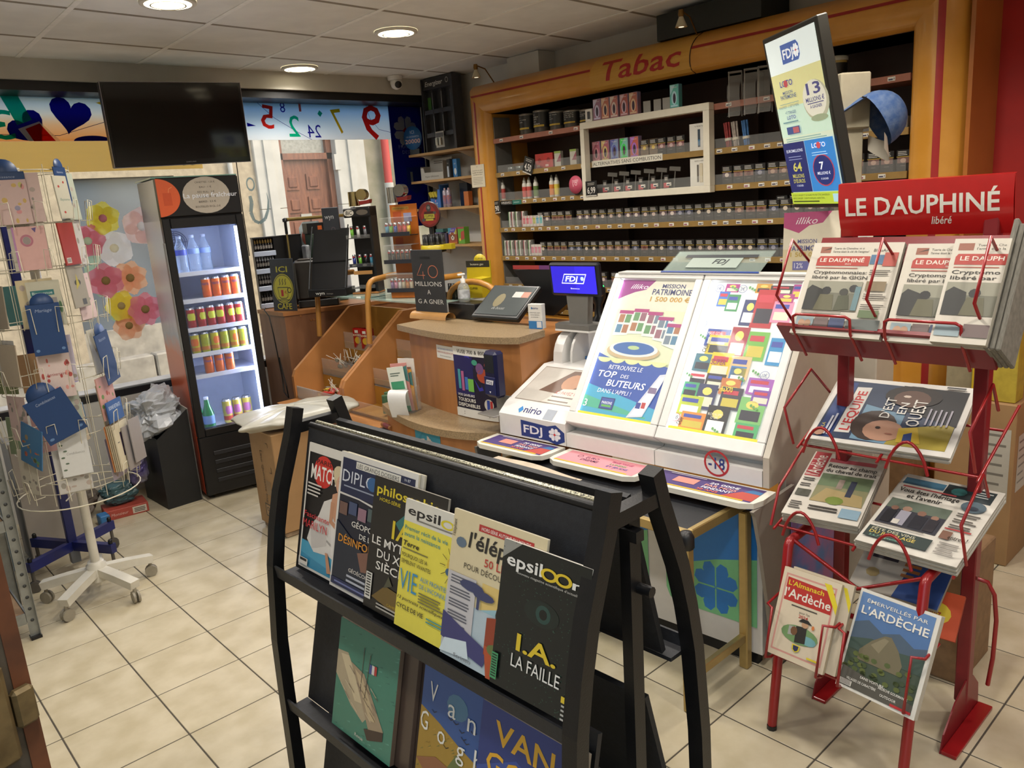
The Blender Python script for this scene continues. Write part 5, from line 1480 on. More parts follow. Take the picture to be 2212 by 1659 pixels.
_e = _r.color_ramp.elements;_e[0].position = .0;_e[0].color = (*lin('#b8391c'),1);_e[1].position = .50;_e[1].color = (*lin('#d9663c'),1)
for p_,c in((.56,'#9fb0c8'),(.62,'#dfe4ea'),(1,'#f0f2f4')):
 q = _e.new(p_);q.color = (*lin(c),1)
_n.links.new(_r.outputs[0],_b.inputs['Base Color'])
MB().box((0,.03,.03),(.012,FDp,FH-.005)).build('side_panel',sidem,fg)
MB().box((FW-.012,.03,.03),(FW,FDp,FH-.005)).build('side_panel',blk,fg)
MB().box((.012,FDp-.02,.03),(FW-.012,FDp,FH-.005)).build('back_panel',inn,fg)
MB().box((.012,.03,1.60),(FW-.012,FDp-.02,1.62)).build('inner_top',inn,fg)
MB().box((.012,.03,.36),(FW-.012,FDp-.02,.40)).build('inner_floor',inn,fg)
MB().box((.012,.03,.03),(FW-.012,FDp-.02,.36)).build('motor_box',blk,fg)
MB().box((.0125,.03,.40),(.020,FDp-.02,1.60)).build('inner_side',inn,fg)
MB().box((FW-.020,.03,.40),(FW-.0125,FDp-.02,1.60)).build('inner_side',inn,fg)
cn = MB().box((0,-.02,1.635),(FW,.03,FH),ch=.006).build('canopy',blk,fg)
MB().box((.0,.0,1.62),(FW,FDp,FH-.004)).build('canopy_box',blk,fg)
MB().box((-.01,.03,FH),(FW+.01,FDp,FH+.008)).build('glass_lid',mat('green_glass','#7fa89a',.1,noise=.05),fg)
A = Art(FW,.21,Matrix.Translation((0,-.0206,1.635)),step=.0002)
A.ell(.0,.5,.26,.48,'#c9562a',24,-90,90)
A.poly([(.06,.30),(.16,.30),(.16,.62),(.06,.62)],'#b9481f').line([(.13,.62),(.14,.72),(.18,.76)],.003,'#d98a5a')
A.ell(.58,.52,.29,.47,'#a89f92',26)
for q,s_ in enumerate(('CANETTES : 1,50 €','EAU : 1 €','RED BULL : 2 €','DESPERADOS : 3 €','BIERES : 2,5 €','BOUTEILLES 50 CL : 2 €')):
 A.text(s_,.58,.83-q*.125,.045,'#4a443e',wd=.012*len(s_)+.04,al='c')
A.text('La pause fraîcheur',.30,.46,.12,'#d6dae2',wd=.66,bold=.01)
A.build('canopy_print',cn)
for a,b in(((0,-.02,.385),(.042,.028,1.63)),((FW-.042,-.02,.385),(FW,.028,1.63)),((.042,-.02,1.575),(FW-.042,.028,1.63)),((.042,-.02,.385),(FW-.042,.028,.43))):
 MB().box(a,b,ch=.004).build('door_frame',blk,fg)
MB().box((.042,-.004,.43),(FW-.042,.002,1.575)).build('door_glass',glass('fridge_glass','#dfe8ff',alpha=.03),fg)
MB().box((-.006,-.018,.9),(.0,.02,1.5),ch=.002).build('door_handle',mat('grey_strip','#8a8a88',.4),fg)
MB().box((0,-.015,.03),(FW,.028,.383),ch=.005).build('grille_panel',blk,fg)
for k in range(4):
 MB().box((.07,-.020,.10+k*.055),(FW-.03,-.0155,.125+k*.055),ch=.002).build('grille_slat',mat('grille_dark','#1d1d20',.5),fg)
MB().box((.02,.04,0),(.05,.07,.03)).build('foot',blk,fg);MB().box((FW-.05,.04,0),(FW-.02,.07,.03)).build('foot',blk,fg)
MB().box((FW-.050,.006,.44),(FW-.043,.020,1.565)).build('light_strip',glow('fridge_led','#dfe6ff',16),fg)
L = bpy.data.lights.new('fridge_lamp','AREA');L.energy = 8;L.color = (.72,.80,1.0);L.shape = 'RECTANGLE';L.size = .05;L.size_y = 1.1
lo = bpy.data.objects.new('fridge_lamp',L);COL.objects.link(lo);lo.parent = fg;lo.location = (FW-.055,.05,1.0);lo.rotation_euler = (PI/2,0,PI/2+.5)
vt = MB()
for r_ in(.018,.03,.042,.054,.066):
 vt.lathe([(r_,0),(r_+.004,0),(r_+.004,.003),(r_,.003),(r_,0)],n=24)
vt.box((-.07,-.002,.0),(.07,.002,.004));vt.box((-.002,-.07,0),(.002,.07,.004))
o = vt.build('fan_grille',mat('grille_blue','#5a688a',.4),fg);o.location = (.15,.43,1.49);o.rotation_euler = (PI/2-.2,0,0)
SHZ = [1.325,1.172,1.010,.862,.735,.405]
wire_w = mat('wire_white','#c4ccd8',.4)
for z in SHZ[:-1]:
 s2 = MB().box((.021,.04,z-.006),(FW-.0205,.40,z)).build('shelf',mat('shelf_clear','#b9c4da',.3),fg)
 MB().box((.021,.032,z-.018),(FW-.0205,.04,z+.006)).build('price_rail',inn,s2)
alu = mat('can_alu','#a9adb4',.25,.8)
def can(h=.115,r=.0265,body='#d86a1c',band=None,txt=None,tc='#20306a',blob=None):
 g = MB()
 g.lathe([(r*.8,0),(r,.008),(r,h-.012)],mat('can_'+body.strip('#'),body,.28,.25,noise=.08,nscale=50),n=14)
 g.lathe([(r,h-.012),(r*.82,h-.002),(r*.80,h),(r*.74,h-.003),(0,h-.003)],alu,n=14)
 if band:
  g.lathe([(r+.0003,h*.12),(r+.0003,h*.30)],ink(band,0,.3),n=14)
 if blob:
  g.grid(lambda u,v:((r+.0006)*math.sin((u-.5)*1.9*(1-.5*abs(v-.5))),-(r+.0006)*math.cos((u-.5)*1.9*(1-.5*abs(v-.5))),h*(.38+.34*v)),6,4,ink(blob,0,.3))
 if txt:
  A = Art(1,h,None,warp=lambda x,y,d:((r+.001+d)*math.sin((x-.5)*2.0),-(r+.001+d)*math.cos((x-.5)*2.0),y*h),step=.0001)
  A.text(txt,.5,.62,.12,tc,wd=.8,al='c',bold=.03)
  k = len(g.v);g.v+=A.b.v
  for f,mi in zip(A.b.f,A.b.mi):g.f.append([k+a for a in f]);g.mi.append(g.slot(A.b.mats[mi]));g.sm.append(False)
 return g.mesh('drink_can',fix=False)
def row_cans(z,xs,me,label,grp,name='drink_can',cat='drink can',y=.075,y2=None):
 for k,x in enumerate(xs):
  for yy in((y,)if y2 is None else(y,y2)):
   o = bpy.data.objects.new(name,me[k%len(me)]);COL.objects.link(o)
   o.matrix_world = fg.matrix_world@Matrix.Translation((x,yy,z+.001))@Matrix.Rotation(random.uniform(-.5,.5),4,'Z')
   tag(o,label%nth(k),cat,grp)
row_cans(SHZ[1],(.20,.255,.31,.365),[can(.118,.0265,'#d9661a','#c9551a','FANTA','#1f2f78')],'orange Fanta can, %s from the left on the second fridge shelf','cans, second fridge shelf')
row_cans(SHZ[2],(.09,.145,.20,.255,.31,.365),[can(.118,.0265,'#a82a2a','#8f2020',None,None,'#b9c23a')],'red drink can, %s from the left on the third fridge shelf','cans, third fridge shelf')
row_cans(SHZ[3],(.09,.145,.20,.255,.31,.365),[can(.118,.0265,'#b9b428','#b0702a',None,None,'#c96a28'),can(.118,.0265,'#a9b02a','#b0702a',None,None,'#8f9a2a')],'yellow green iced tea can, %s from the left on the fourth fridge shelf','cans, fourth fridge shelf')
row_cans(SHZ[4],(.145,.205,.265),[can(.112,.0265,'#d0692a',None,'Oasis','#3a4a9a')],'orange Oasis can, %s from the left on the fifth fridge shelf','cans, fifth fridge shelf')
row_cans(SHZ[5],(.225,.285,.345),[can(.145,.0275,'#b8a94a','#a03a2a',None,None,'#9a5a8a')],'tall yellow can, %s from the left on the fridge floor','cans on the fridge floor',y=.14)
pet = glass('pet_water','#b9cfe8',alpha=.28,rough=.05)
for i,(x,y)in enumerate(((.10,.12),(.19,.20),(.26,.22))):
 t = thing('water_bottle',['clear water bottle with blue label at the left of the top fridge shelf','clear water bottle behind the labelled one in the fridge','clear water bottle at the back of the top fridge shelf'][i],'bottle',fg.matrix_world@Matrix.Translation((x,y,SHZ[0]+.001)),'water bottles')
 MB().lathe([(.030,0),(.033,.01),(.030,.05),(.033,.09),(.033,.13),(.014,.175),(.013,.19)],n=14).build('bottle',pet,t)
 MB().lathe([(.014,.19),(.014,.205),(0,.205)],n=12).build('cap',ink('#c9d4e8'),t)
 MB().lathe([(.0335,.098),(.0335,.128)],n=14).build('label_sleeve',ink('#2a3fa8' if i==0 else '#8fa8d8'),t)
grn = mat('green_glass_bottle','#1f7a4a',.12,noise=.1)
for i,(x,y)in enumerate(((.10,.09),(.055,.15))):
 t = thing('green_bottle',['green sparkling water bottle at the front of the fridge floor','green sparkling water bottle at the left wall of the fridge floor'][i],'bottle',fg.matrix_world@Matrix.Translation((x,y,SHZ[5]+.001)))
 MB().lathe([(.030,0),(.033,.01),(.033,.09),(.016,.145),(.013,.175)],n=14).build('bottle',grn,t)
 MB().lathe([(.0335,.03),(.0335,.08)],n=14).build('label_sleeve',ink('#6a8fc8'),t)
 MB().lathe([(.014,.175),(.014,.19),(0,.19)],n=12).build('cap',ink('#c9d4e8'),t)
tv = thing('television','black flat screen television hung high in front of the window','television',frame((1.757,4.546,2.13),-.088,-.049,.019))
TW,TH = .735,.433
MB().box((-TW/2,.0,-TH/2),(TW/2,.045,TH/2),ch=.004).build('back_shell',mat('tv_shell','#2a2a2c',.4),tv)
MB().box((-TW/2+.003,-.006,-TH/2+.003),(TW/2-.003,.0,TH/2-.003)).build('bezel',mat('tv_bezel','#0a0a0b',.12),tv)
MB().box((-TW/2+.016,-.0075,-TH/2+.030),(TW/2-.016,-.006,TH/2-.016)).build('screen',mat('tv_screen','#020202',.06),tv)
for a,b in(((-TW/2,-.007,-TH/2),(TW/2,.0,-TH/2+.003)),((-TW/2,-.007,TH/2-.003),(TW/2,0,TH/2)),((-TW/2,-.007,-TH/2),(-TW/2+.003,0,TH/2)),((TW/2-.003,-.007,-TH/2),(TW/2,0,TH/2))):
 MB().box(a,b).build('edge_trim',mat('tv_trim','#8f8a90',.2,.6),tv)
A = Art(.06,.012,Matrix.Translation((.0,-.0066,-TH/2+.010)));A.text('SAMSUNG',.5,.2,.6,'#77777a',wd=.9,al='c',bold=.02);A.build('printed_logo',tv)
MB().box((-.10,.045,-.10),(.10,.06,.10)).build('mount_plate',blk,tv)
MB().tube([(0,.058,.05),(0,.20,.12),(0,.40,.20)],.018,n=8).build('bracket_arm',blk,tv)
cab = MB().tube([(2.075,4.60,1.93),(2.078,4.61,1.86),(2.08,4.62,1.72),(2.085,4.63,1.55),(2.09,4.64,1.38)],.003,n=5).build('cable',blk)
tag(cab,'thin black cable hanging from the television beside the fridge','cable')
cb2 = MB().tube([(2.2775,4.93,1.02),(2.262,4.92,1.01),(2.262,4.86,.97),(2.265,4.84,.85),(2.270,4.83,.7),(2.27,4.81,.55),(2.262,4.80,.47),(2.26,4.74,.44),(2.265,4.76,.52),(2.272,4.80,.60),(2.272,4.82,.7)],.004,n=6).build('cable',blk)
tag(cb2,'black power cable looping down the side of the coffee counter','cable')
# bin, bags and boxes on the floor
bn = thing('cardboard_bin','black cardboard bin with slanted rim between fridge and window','bin',frame((1.355,4.56,0),.03))
bm_ = mat('black_card','#191a1b',.55,noise=.15,nscale=8)
for poly,ax,a,b in(([(0,0),(.195,0),(.195,.56),(0,.42)],'y',0,.006),):
 MB().prism(poly,a,b,axis=ax).build('front_panel',bm_,bn)
MB().prism([(0,0),(.195,0),(.195,.60),(0,.46)],.33,.336,axis='y').build('back_panel',bm_,bn)
MB().prism([(0,0),(.336,0),(.336,.46),(0,.42)],-.006,0,axis='x').build('left_panel',bm_,bn)
MB().prism([(0,0),(.336,0),(.336,.60),(0,.56)],.189,.195,axis='x').build('right_panel',mat('white_card_inside','#b9b6ae',.6),bn)
MB().box((0,.006,0),(.189,.33,.006)).build('floor_panel',bm_,bn)
def crumple(name,label,cat,c,rx,ry,rz,m,seed,flat=.0,rot=0.0,k=.18):
 def fn(u,v):
  th = 2*PI*u;f = PI*(v-.5)
  cs_,sn = math.copysign(abs(math.cos(th))**.7,math.cos(th)),math.copysign(abs(math.sin(th))**.7,math.sin(th))
  q = Vector((math.cos(f)*math.cos(th),math.cos(f)*math.sin(th),math.sin(f)))
  d = 1+k*(1.6*mnoise.noise(q*1.7+Vector((seed,0,0)))+1.1*abs(mnoise.noise(q*4.1+Vector((0,seed,0)))))
  return(rx*d*math.cos(f)**.6*cs_,ry*d*math.cos(f)**.6*sn,rz*d*math.sin(f))
 o = MB().grid(fn,48,24,smooth=False).build(name,m,None,Matrix.Translation(c)@Matrix.Rotation(rot,4,'Z'))
 return tag(o,label,cat)
poly_w = mat('polythene','#b4b8be',.3,noise=.12,nscale=10,bump=.4,bscale=18)
poly_g = mat('polythene_grey','#a7a498',.32,noise=.12,nscale=8,bump=.35,bscale=16)
crumple('plastic_bag','crumpled white polythene mailer stuffed into the black bin','plastic bag',(1.41,4.70,.55),.125,.11,.11,poly_w,3,k=.32)
crumple('plastic_bag','smaller white and grey polythene scrap at the back of the black bin','plastic bag',(1.50,4.83,.60),.05,.05,.075,poly_w,5,k=.25)
bx = thing('cardboard_box','tall brown cardboard box with printed marks below the white postal sack','cardboard box',Matrix.Translation((1.592,3.592,0))@Matrix.Rotation(-.03,4,'Z'))
card = mat('cardboard','#9c7a52',.75,noise=.10,nscale=6,bump=.08,bscale=90)
MB().box((0,-.0,.03),(.27,.285,.55),ch=.004).build('carton',card,bx)
MB().box((.01,.01,0),(.26,.275,.03),ch=.006).build('crushed_base',mat('cardboard_worn','#8f7a62',.8,noise=.3,nscale=20),bx)
MB().box((-.002,.0,.545),(.272,.287,.553),ch=.002).build('lid_flap',mat('cardboard_light','#a98860',.75,noise=.1),bx)
A = Art(.285,.52,Matrix.Translation((-.0006,.285,.03))@Matrix.Rotation(-PI/2,4,'Z'))
A.text('Lino Quintaine bag',.40,.80,.045,'#4a3c2c',wd=1.0,rot=-PI/2).rect(.30,.10,.55,.24,'#3a2f24').rect(.33,.115,.52,.225,'#9c7a52').text('9',.36,.125,.08,'#3a2f24',wd=.12).rect(.48,.35,.68,.50,'#8f7454')
A.line([(.70,.90),(.78,.90),(.78,.86)],.004,'#4a3c2c').line([(.72,.60),(.80,.60),(.80,.66)],.004,'#4a3c2c')
A.build('printed_marks',bx)
pts_ = random.Random(8)
def sack(u,v):
 th = 2*PI*u;f = v
 ex = .31*math.copysign(abs(math.cos(th))**.45,math.cos(th));ey = .185*math.copysign(abs(math.sin(th))**.45,math.sin(th))
 prof_ = math.sin(PI*min(max(v,0),1))**.45
 wob = 1+.05*math.sin(5*th+2)+.03*math.sin(9*th)
 z = .085*(v if v>.5 else v)**1.0
 z+=(.022*abs(mnoise.noise(Vector((ex*9,ey*9,1))))+.010*abs(mnoise.noise(Vector((ex*24,ey*24,4)))))*(v>.25)
 wob+=.06*mnoise.noise(Vector((3*math.cos(th),3*math.sin(th),v*4)))
 return(ex*prof_*wob,ey*prof_*wob,z)
o = MB().grid(sack,90,26,smooth=True).build('postal_sack',poly_g,None,Matrix.Translation((1.79,3.70,.558))@Matrix.Rotation(-.18,4,'Z')@Matrix.Rotation(-.02,4,'X'))
tag(o,'flat white polythene postal sack lying on the cardboard box','postal sack')
cl = thing('red_box','flat red and white carton on the floor under the wire baskets','box',frame((1.045,4.67,0),-.12))
MB().box((0,0,0),(.225,.16,.055),ch=.002).build('carton',mat('red_carton','#a8473a',.5,noise=.1),cl)
A = Art(.225,.055,Matrix.Translation((0,-.0005,0)));A.rect(.62,.15,.95,.85,'#c9c0b2').lines(.66,.6,.92,3,.16,.08,'#3a342e',.1).text('Monsieur',.12,.35,.3,'#d6b0a4',wd=.4,shear=.2);A.build('printed_label',cl)
crumple('plastic_bag','teal plastic bag bundled on top of the flat red carton','plastic bag',(1.15,4.76,.125),.085,.065,.055,mat('teal_bag','#3a5a5f',.4,noise=.4,nscale=14),21)
crumple('plastic_bag','silver crisp packet with purple print beside the black bin','plastic bag',(1.27,4.74,.24),.055,.05,.08,mat('crisp_pack','#8d8c94',.3,.3,noise=.6,nscale=9,hex2='#4a3f78'),22)
crumple('plastic_bag','grey fabric bundle on the floor behind the spinner pole','plastic bag',(.94,4.86,.11),.11,.10,.09,mat('grey_bundle','#6b6259',.7,noise=.4,nscale=9),23)
o = MB().box((1.0,4.60,0),(1.05,4.68,.06),ch=.004).build('blue_carton',mat('blue_carton','#2f6aa0',.5,noise=.15));tag(o,'small bright blue carton beside the flat red carton','box')
o = MB().box((.62,4.385,0),(.90,4.58,.62),ch=.004,M=None).build('white_carton',mat('white_carton','#a49c92',.6,noise=.12,nscale=5));tag(o,'tall plain white carton behind the spinner poles','carton')
o = MB().box((.36,4.35,0),(.58,4.52,.42),ch=.004).build('blue_carton',mat('blue_grey_carton','#5d7486',.6,noise=.15,nscale=5));tag(o,'blue grey carton standing left of the tall white carton','carton')
# greeting card spinners
wire = mat('cream_wire','#c9c2ac',.4,noise=.05)
wht = mat('white_enamel','#c9c4b6',.35,noise=.08,nscale=12)
grey_c = mat('castor_grey','#8f8878',.5,noise=.1)
def castor(parent,x,y,z0,a,m=grey_c):
 g = MB()
 for s_ in(-1,1):
  p = Vector((math.cos(a)*.014*s_,math.sin(a)*.014*s_,0))
  g.cyl((x+p.x*.35,y+p.y*.35,.027),(x+p.x,y+p.y,.027),.027,n=12)
 g.cyl((x,y,.027),(x,y,z0),.008,n=8)
 g.build('castor',m,parent)
sp = thing('card_spinner','white wire greeting card spinner on a five star base with castors','card stand',Matrix.Translation((.755,3.72,0)))
MB().lathe([(.042,.075),(.042,.15),(.034,.155),(.034,.165),(.022,.165)],n=16).build('hub',wht,sp)
MB().cyl((0,0,.16),(0,0,1.86),.019,n=12).build('pole',wht,sp)
for k in range(5):
 a = math.radians(-140+72*k)
 g = MB().bar([(.03*math.cos(a),.03*math.sin(a),.12),(.13*math.cos(a),.13*math.sin(a),.105),(.235*math.cos(a),.235*math.sin(a),.085)],.045,.035,side=(-math.sin(a),math.cos(a),0))
 g.build('foot_arm',wht,sp)
 castor(sp,.225*math.cos(a),.225*math.sin(a),.07,a+1.2)
ANG = (-161.5,-101.5,-41.5,18.5,78.5,138.5)
TIER = [.55,.78,1.01,1.24,1.46,1.64]
for z in TIER+[1.84]:
 MB().tube([(.19*math.cos(2*PI*k/24),.19*math.sin(2*PI*k/24),z)for k in range(24)],.0022,n=4,closed=True).build('wire_ring',wire,sp)
for k in range(12):
 a = math.radians(-161.5+30+30*k)
 MB().tube([(.19*math.cos(a),.19*math.sin(a),.50),(.19*math.cos(a),.19*math.sin(a),1.86)],.0018,n=4).build('wire_upright',wire,sp)
for z in(.52,1.84):
 for a in(0,2.1,4.2):
  MB().tube([(0,0,z),(.19*math.cos(a),.19*math.sin(a),z)],.003,n=4).build('wire_spoke',wire,sp)
MB().tube([(.24*math.cos(2*PI*k/28),.24*math.sin(2*PI*k/28),.50)for k in range(28)],.003,n=5,closed=True).build('wire_ring',wire,sp)
for ai,a_ in enumerate(ANG):
 a = math.radians(a_);n = Vector((math.cos(a),math.sin(a),0));t_ = Vector((-math.sin(a),math.cos(a),0))
 for z in TIER:
  for sx in(-1,1):
   p = [n*.19+t_*(.075*sx)+Vector((0,0,z)),n*.235+t_*(.075*sx)+Vector((0,0,z)),n*.245+t_*(.072*sx)+Vector((0,0,z+.075)),n*.245+t_*(.042*sx)+Vector((0,0,z+.080)),n*.237+t_*(.038*sx)+Vector((0,0,z-.02))]
   MB().tube(p,.0018,n=4).build('pocket_wire',wire,sp)
def card(face,dx,z0,w_,h_,c,label,draw=None,roll=0.0,off=.012,thick=.004,name='greeting_card',cat='greeting card'):
 a = math.radians(ANG[face])
 M = Matrix.Translation((.755+math.cos(a)*(.198+off),3.72+math.sin(a)*(.198+off),z0))@Matrix.Rotation(a+PI/2,4,'Z')@Matrix.Rotation(-.05,4,'X')@Matrix.Translation((dx,0,0))@Matrix.Rotation(roll,4,'Y')
 t = thing(name,label,cat,M)
 MB().box((-w_/2,0,0),(w_/2,thick,h_)).build('card_sheet',ink(c),t)
 if draw:
  A = Art(w_,h_,Matrix.Translation((-w_/2,-.0004,0)));A.rect(.01,.01,.99,.99,c);draw(A);A.build('printed_front',t)
 return t
def navy(txt):
 def f(A):
  A.text(txt,.5,.84,.06,'#8f9cb4',wd=.5,al='c',shear=.2).ell(.12,.1,.06,.03,'#5a78a0',8).ell(.88,.1,.06,.03,'#5a78a0',8)
 return f
def flowers(cols,seed,txt=None,tc='#5a4a48'):
 def f(A):
  r = random.Random(seed)
  for _ in range(14):A.ell(r.uniform(.08,.92),r.uniform(.05,.9),r.uniform(.03,.09),r.uniform(.02,.07),r.choice(cols),8);A.lv-=1
  A.lv+=1
  if txt:A.text(txt,.5,.5,.07,tc,wd=.6,al='c',shear=.2)
 return f
NV = '#1d3a66'
def divider_card(face,dx,z0,w_,h_,label,txt,roll=0.0,off=.03):
 t = card(face,dx,z0,w_,h_,NV,label,navy(txt),roll,off,.002,'section_card','section card')
 g = MB().lathe([(w_*.36,0),(w_*.36,.002),(0,.002)],n=20,M=Matrix.Translation((0,.002,h_))@Matrix.Rotation(PI/2,4,'X'))
 g.build('arched_top',ink(NV),t)
 return t
card(1,-.03,1.64,.12,.165,'#c4a9a4','pink edged baby card with small toys, top row of the spinner',flowers(['#c98a8a','#b9b46a','#8f8aa0','#c0a05a'],1))
divider_card(1,-.035,1.69,.13,.145,'navy section card Naissance behind the top baby card','Naissance',off=.002)
card(1,.005,1.465,.11,.165,'#c99f98','pale pink card with round photo and bunting, second row',lambda A:A.ring(.4,.68,.2,.14,.35,'#a86a78').ell(.4,.68,.12,.09,'#8f8580',14).rect(0,0,.06,1,'#a878a0').poly([(.6,.95),(.7,.85),(.75,.97)],'#5a4a78'))
card(1,.015,1.245,.115,.175,'#b4b09c','Bienvenue baby card with green leaves, third row',lambda A:A.rect(.2,.15,.85,.62,'#8f8a86').ell(.5,.42,.2,.14,'#b0aaa4',12).rect(.1,.68,.8,.80,'#2f6a6a').text('Bienvenue',.45,.71,.06,'#c9d4cc',wd=.6,al='c').ell(.1,.5,.06,.12,'#4a6a4a',8).ell(.92,.4,.05,.14,'#4a6a4a',8))
divider_card(1,.0,1.135,.115,.20,'navy section card Mariage in the middle of the spinner','Mariage',off=.04)
card(1,.0,.955,.115,.18,'#c9b6b0','Anniversaire card with red flowers, fourth row',flowers(['#a84a44','#b05a52','#c98a80'],4,'Anniversaire','#8a2a2a'))
divider_card(1,.0,.80,.15,.19,'tilted bright navy section card Condoleances','Condoleances',-.35,.045)
card(1,.005,.625,.11,.20,'#c9c9c6','white condolence card with grey leaf sprigs, lowest row',lambda A:(A.text('Condoleances',.55,.45,.05,'#8a8a86',wd=.6,al='c',shear=.3),[A.ell(.12+.1*(q%2),.15+.13*q,.07,.02,'#5a6a58',6)for q in range(6)],[A.ell(.55+.12*q,.92,.06,.02,'#5a6a58',6)for q in range(3)]))
card(2,-.06,1.65,.10,.165,'#b8b4a2','cream Bapteme card with red sprigs on the right face',lambda A:(A.text('Bapteme',.55,.42,.06,'#5a7a70',wd=.7,al='c',shear=.3),A.ell(.3,.75,.07,.03,'#a83a34',8),A.ell(.7,.85,.06,.03,'#a83a34',8),A.ell(.35,.15,.07,.03,'#a83a34',8)))
divider_card(2,-.03,1.70,.09,.15,'navy section card above the Bapteme card','Bapteme',off=.002)
card(2,-.085,1.47,.115,.165,'#8f2a1e','plain dark red card back with white barcode',lambda A:A.rect(.1,.05,.38,.18,'#b9b4a8').lines(.13,.14,.35,3,.03,.015,'#3a3a3a',0))
card(2,-.08,1.30,.12,.18,'#8f8878','grey card with a black and yellow bird on the right face',lambda A:A.ell(.5,.55,.2,.07,'#3a3834',10).poly([(.35,.4),(.6,.5),(.5,.75)],'#a89a3a').rect(.55,.05,.8,.18,'#4a4a48'))
divider_card(2,.01,.97,.115,.215,'tilted navy section card Retraite on the right face','Retraite',-.12,.035)
card(2,-.02,.82,.13,.18,'#c9968a','pink card with wild flowers above the blue band',flowers(['#a84a34','#b0703a','#6a8a4a','#a03a4a'],6))
card(2,-.015,.805,.13,.09,'#1f4f8a','bright blue strip card Bonne Retraite in front of the pink card',lambda A:A.text('BONNE RETRAITE',.5,.6,.18,'#b9c8dc',wd=.75,al='c',bold=.02),0,.028)
for q in range(5):
 card(2,-.02+.002*q,.595,.13,.20,['#b8784a','#b9a98c','#b0a48c','#bfb095','#c9bfa6'][q],['orange card at the back of the thick stack','cream card second from the back of the thick stack','cream card in the middle of the thick stack','cream card near the front of the thick stack','cream card with a dark violin picture, front of the stack'][q],(lambda A:A.rect(.35,.28,.85,.80,'#3f3346').poly([(.45,.35),(.75,.7),(.65,.75),(.42,.42)],'#b9a078').lines(.12,.6,.25,1,.1,.02,'#5a5a5a'))if q==4 else None,0,.012+.007*q)
card(0,.06,.69,.14,.17,'#3f6f9a','blue children card with cartoon animals on the left face',flowers(['#8f7a5a','#a9b8c8','#b05a4a','#5a8a6a'],9),.25)
card(0,.05,1.45,.12,.165,'#7a8a6a','dull green landscape card on the left face',None)
card(0,.05,1.25,.12,.165,'#8f8474','brown grey card on the left face, third row',None)
card(0,.05,1.02,.12,.165,'#a89a86','sand coloured card on the left face, fourth row',None)
card(0,.05,1.65,.12,.165,'#5f7f9a','light blue edged card on the left face, top row',None)
PAL = [('ivory','#cfc8b6'),('blush','#c9b0aa'),('grey white','#b9b6b0'),('pale sage','#aab0a0'),('pale lilac','#b0a8b6'),('straw','#bfb08c')]
for fi,fn_ in((0,'left'),(1,'front'),(2,'right')):
 for ti,z in enumerate(TIER):
  nm_,hx = PAL[(ti+2*fi)%6]
  card(fi,.012*((ti%3)-1),z+.004,.125,.185,hx,'%s spare card behind the %s row, %s face of the white spinner'%(nm_,nth(ti),fn_),flowers([hx,'#8f8a80','#a89a90'],50+ti),0,-.004,.002)
for q,(dx,z)in enumerate(((.02,.58),(.06,.60))):
 card(2,dx,z,.10,.19,'#8f8884','clear plastic sleeved card at the lower right of the spinner, %s'%('outer' if q else 'inner'),None,.04,.05+.012*q)
o = MB().box((.64,3.90,1.72),(.76,3.908,1.90)).build('grey_board',ink('#8f897c'),None);tag(o,'plain grey board sticking up behind the navy Naissance card','board')
s2_ = thing('card_spinner','blue four armed card spinner standing behind the white one','card stand',Matrix.Translation((.755,4.12,0)))
blu = mat('blue_enamel','#1c2360',.35,noise=.08)
MB().box((-.02,-.02,.10),(.02,.02,1.75),ch=.003).build('pole',blu,s2_)
MB().box((-.021,-.021,.04),(.021,.021,.11),ch=.002).build('pole_socket',mat('zinc','#7d8088',.4,.5),s2_)
for k in range(4):
 a = math.radians(-150+90*k)
 MB().bar([(0,0,.125),(.25*math.cos(a),.25*math.sin(a),.125)],.03,.045,side=(-math.sin(a),math.cos(a),0)).build('foot_arm',blu,s2_)
 castor(s2_,.235*math.cos(a),.235*math.sin(a),.10,a+.8,mat('castor_dark','#55504a',.5,noise=.1))
 MB().lathe([(.010,.147),(.010,.165),(.006,.170),(0,.17)],n=8,c=(.235*math.cos(a),.235*math.sin(a),0)).build('bolt_cap',blk,s2_)
for z in(.62,.9,1.2,1.5):
 MB().tube([(.15*math.cos(2*PI*k/20),.15*math.sin(2*PI*k/20),z)for k in range(20)],.0022,n=4,closed=True).build('wire_ring',wire,s2_)
r5 = random.Random(31)
LC = ['sage','rose','sand','slate blue','olive','tan','dusty violet','stone','brick','teal','ochre','ash']
HC_ = ['#8a9a78','#b08a8a','#a8987c','#6a7f96','#77804f','#a5825c','#857a96','#9a948a','#96523f','#4f7f80','#a8843f','#7d7d7a']
k = 0
for z in(.64,.92,1.22):
 for a_ in(-150,-100,-50,10):
  a = math.radians(a_)
  o = MB().box((-.06,0,0),(.06,.006,.17)).build('greeting_card',ink(HC_[k]),None,Matrix.Translation((.755+.16*math.cos(a),4.12+.16*math.sin(a),z))@Matrix.Rotation(a+PI/2,4,'Z')@Matrix.Rotation(-.06,4,'X'))
  tag(o,'%s greeting card on the rear spinner behind the white wire one'%LC[k],'greeting card','cards on the rear spinner')
  k+=1
ms = thing('metal_shelf','galvanised slotted metal shelving at the left edge','shelving',Matrix.Translation((.02,3.70,0)))
galv = mat('galvanised','#8f9290',.4,.55,noise=.15,nscale=25)
for x in(-.42,.43):
 for y in(-.17,.17):
  g = MB().box((x-.018,y-.002,0),(x+.018,y+.002,1.45));g.box((x+(.016 if x>0 else-.018),y-.018,0),(x+(.018 if x>0 else-.016),y+.018,1.45))
  g.build('post',galv,ms)
  MB().box((x-.020,y-.020,0),(x+.020,y+.020,.012)).build('foot_cap',blk,ms)
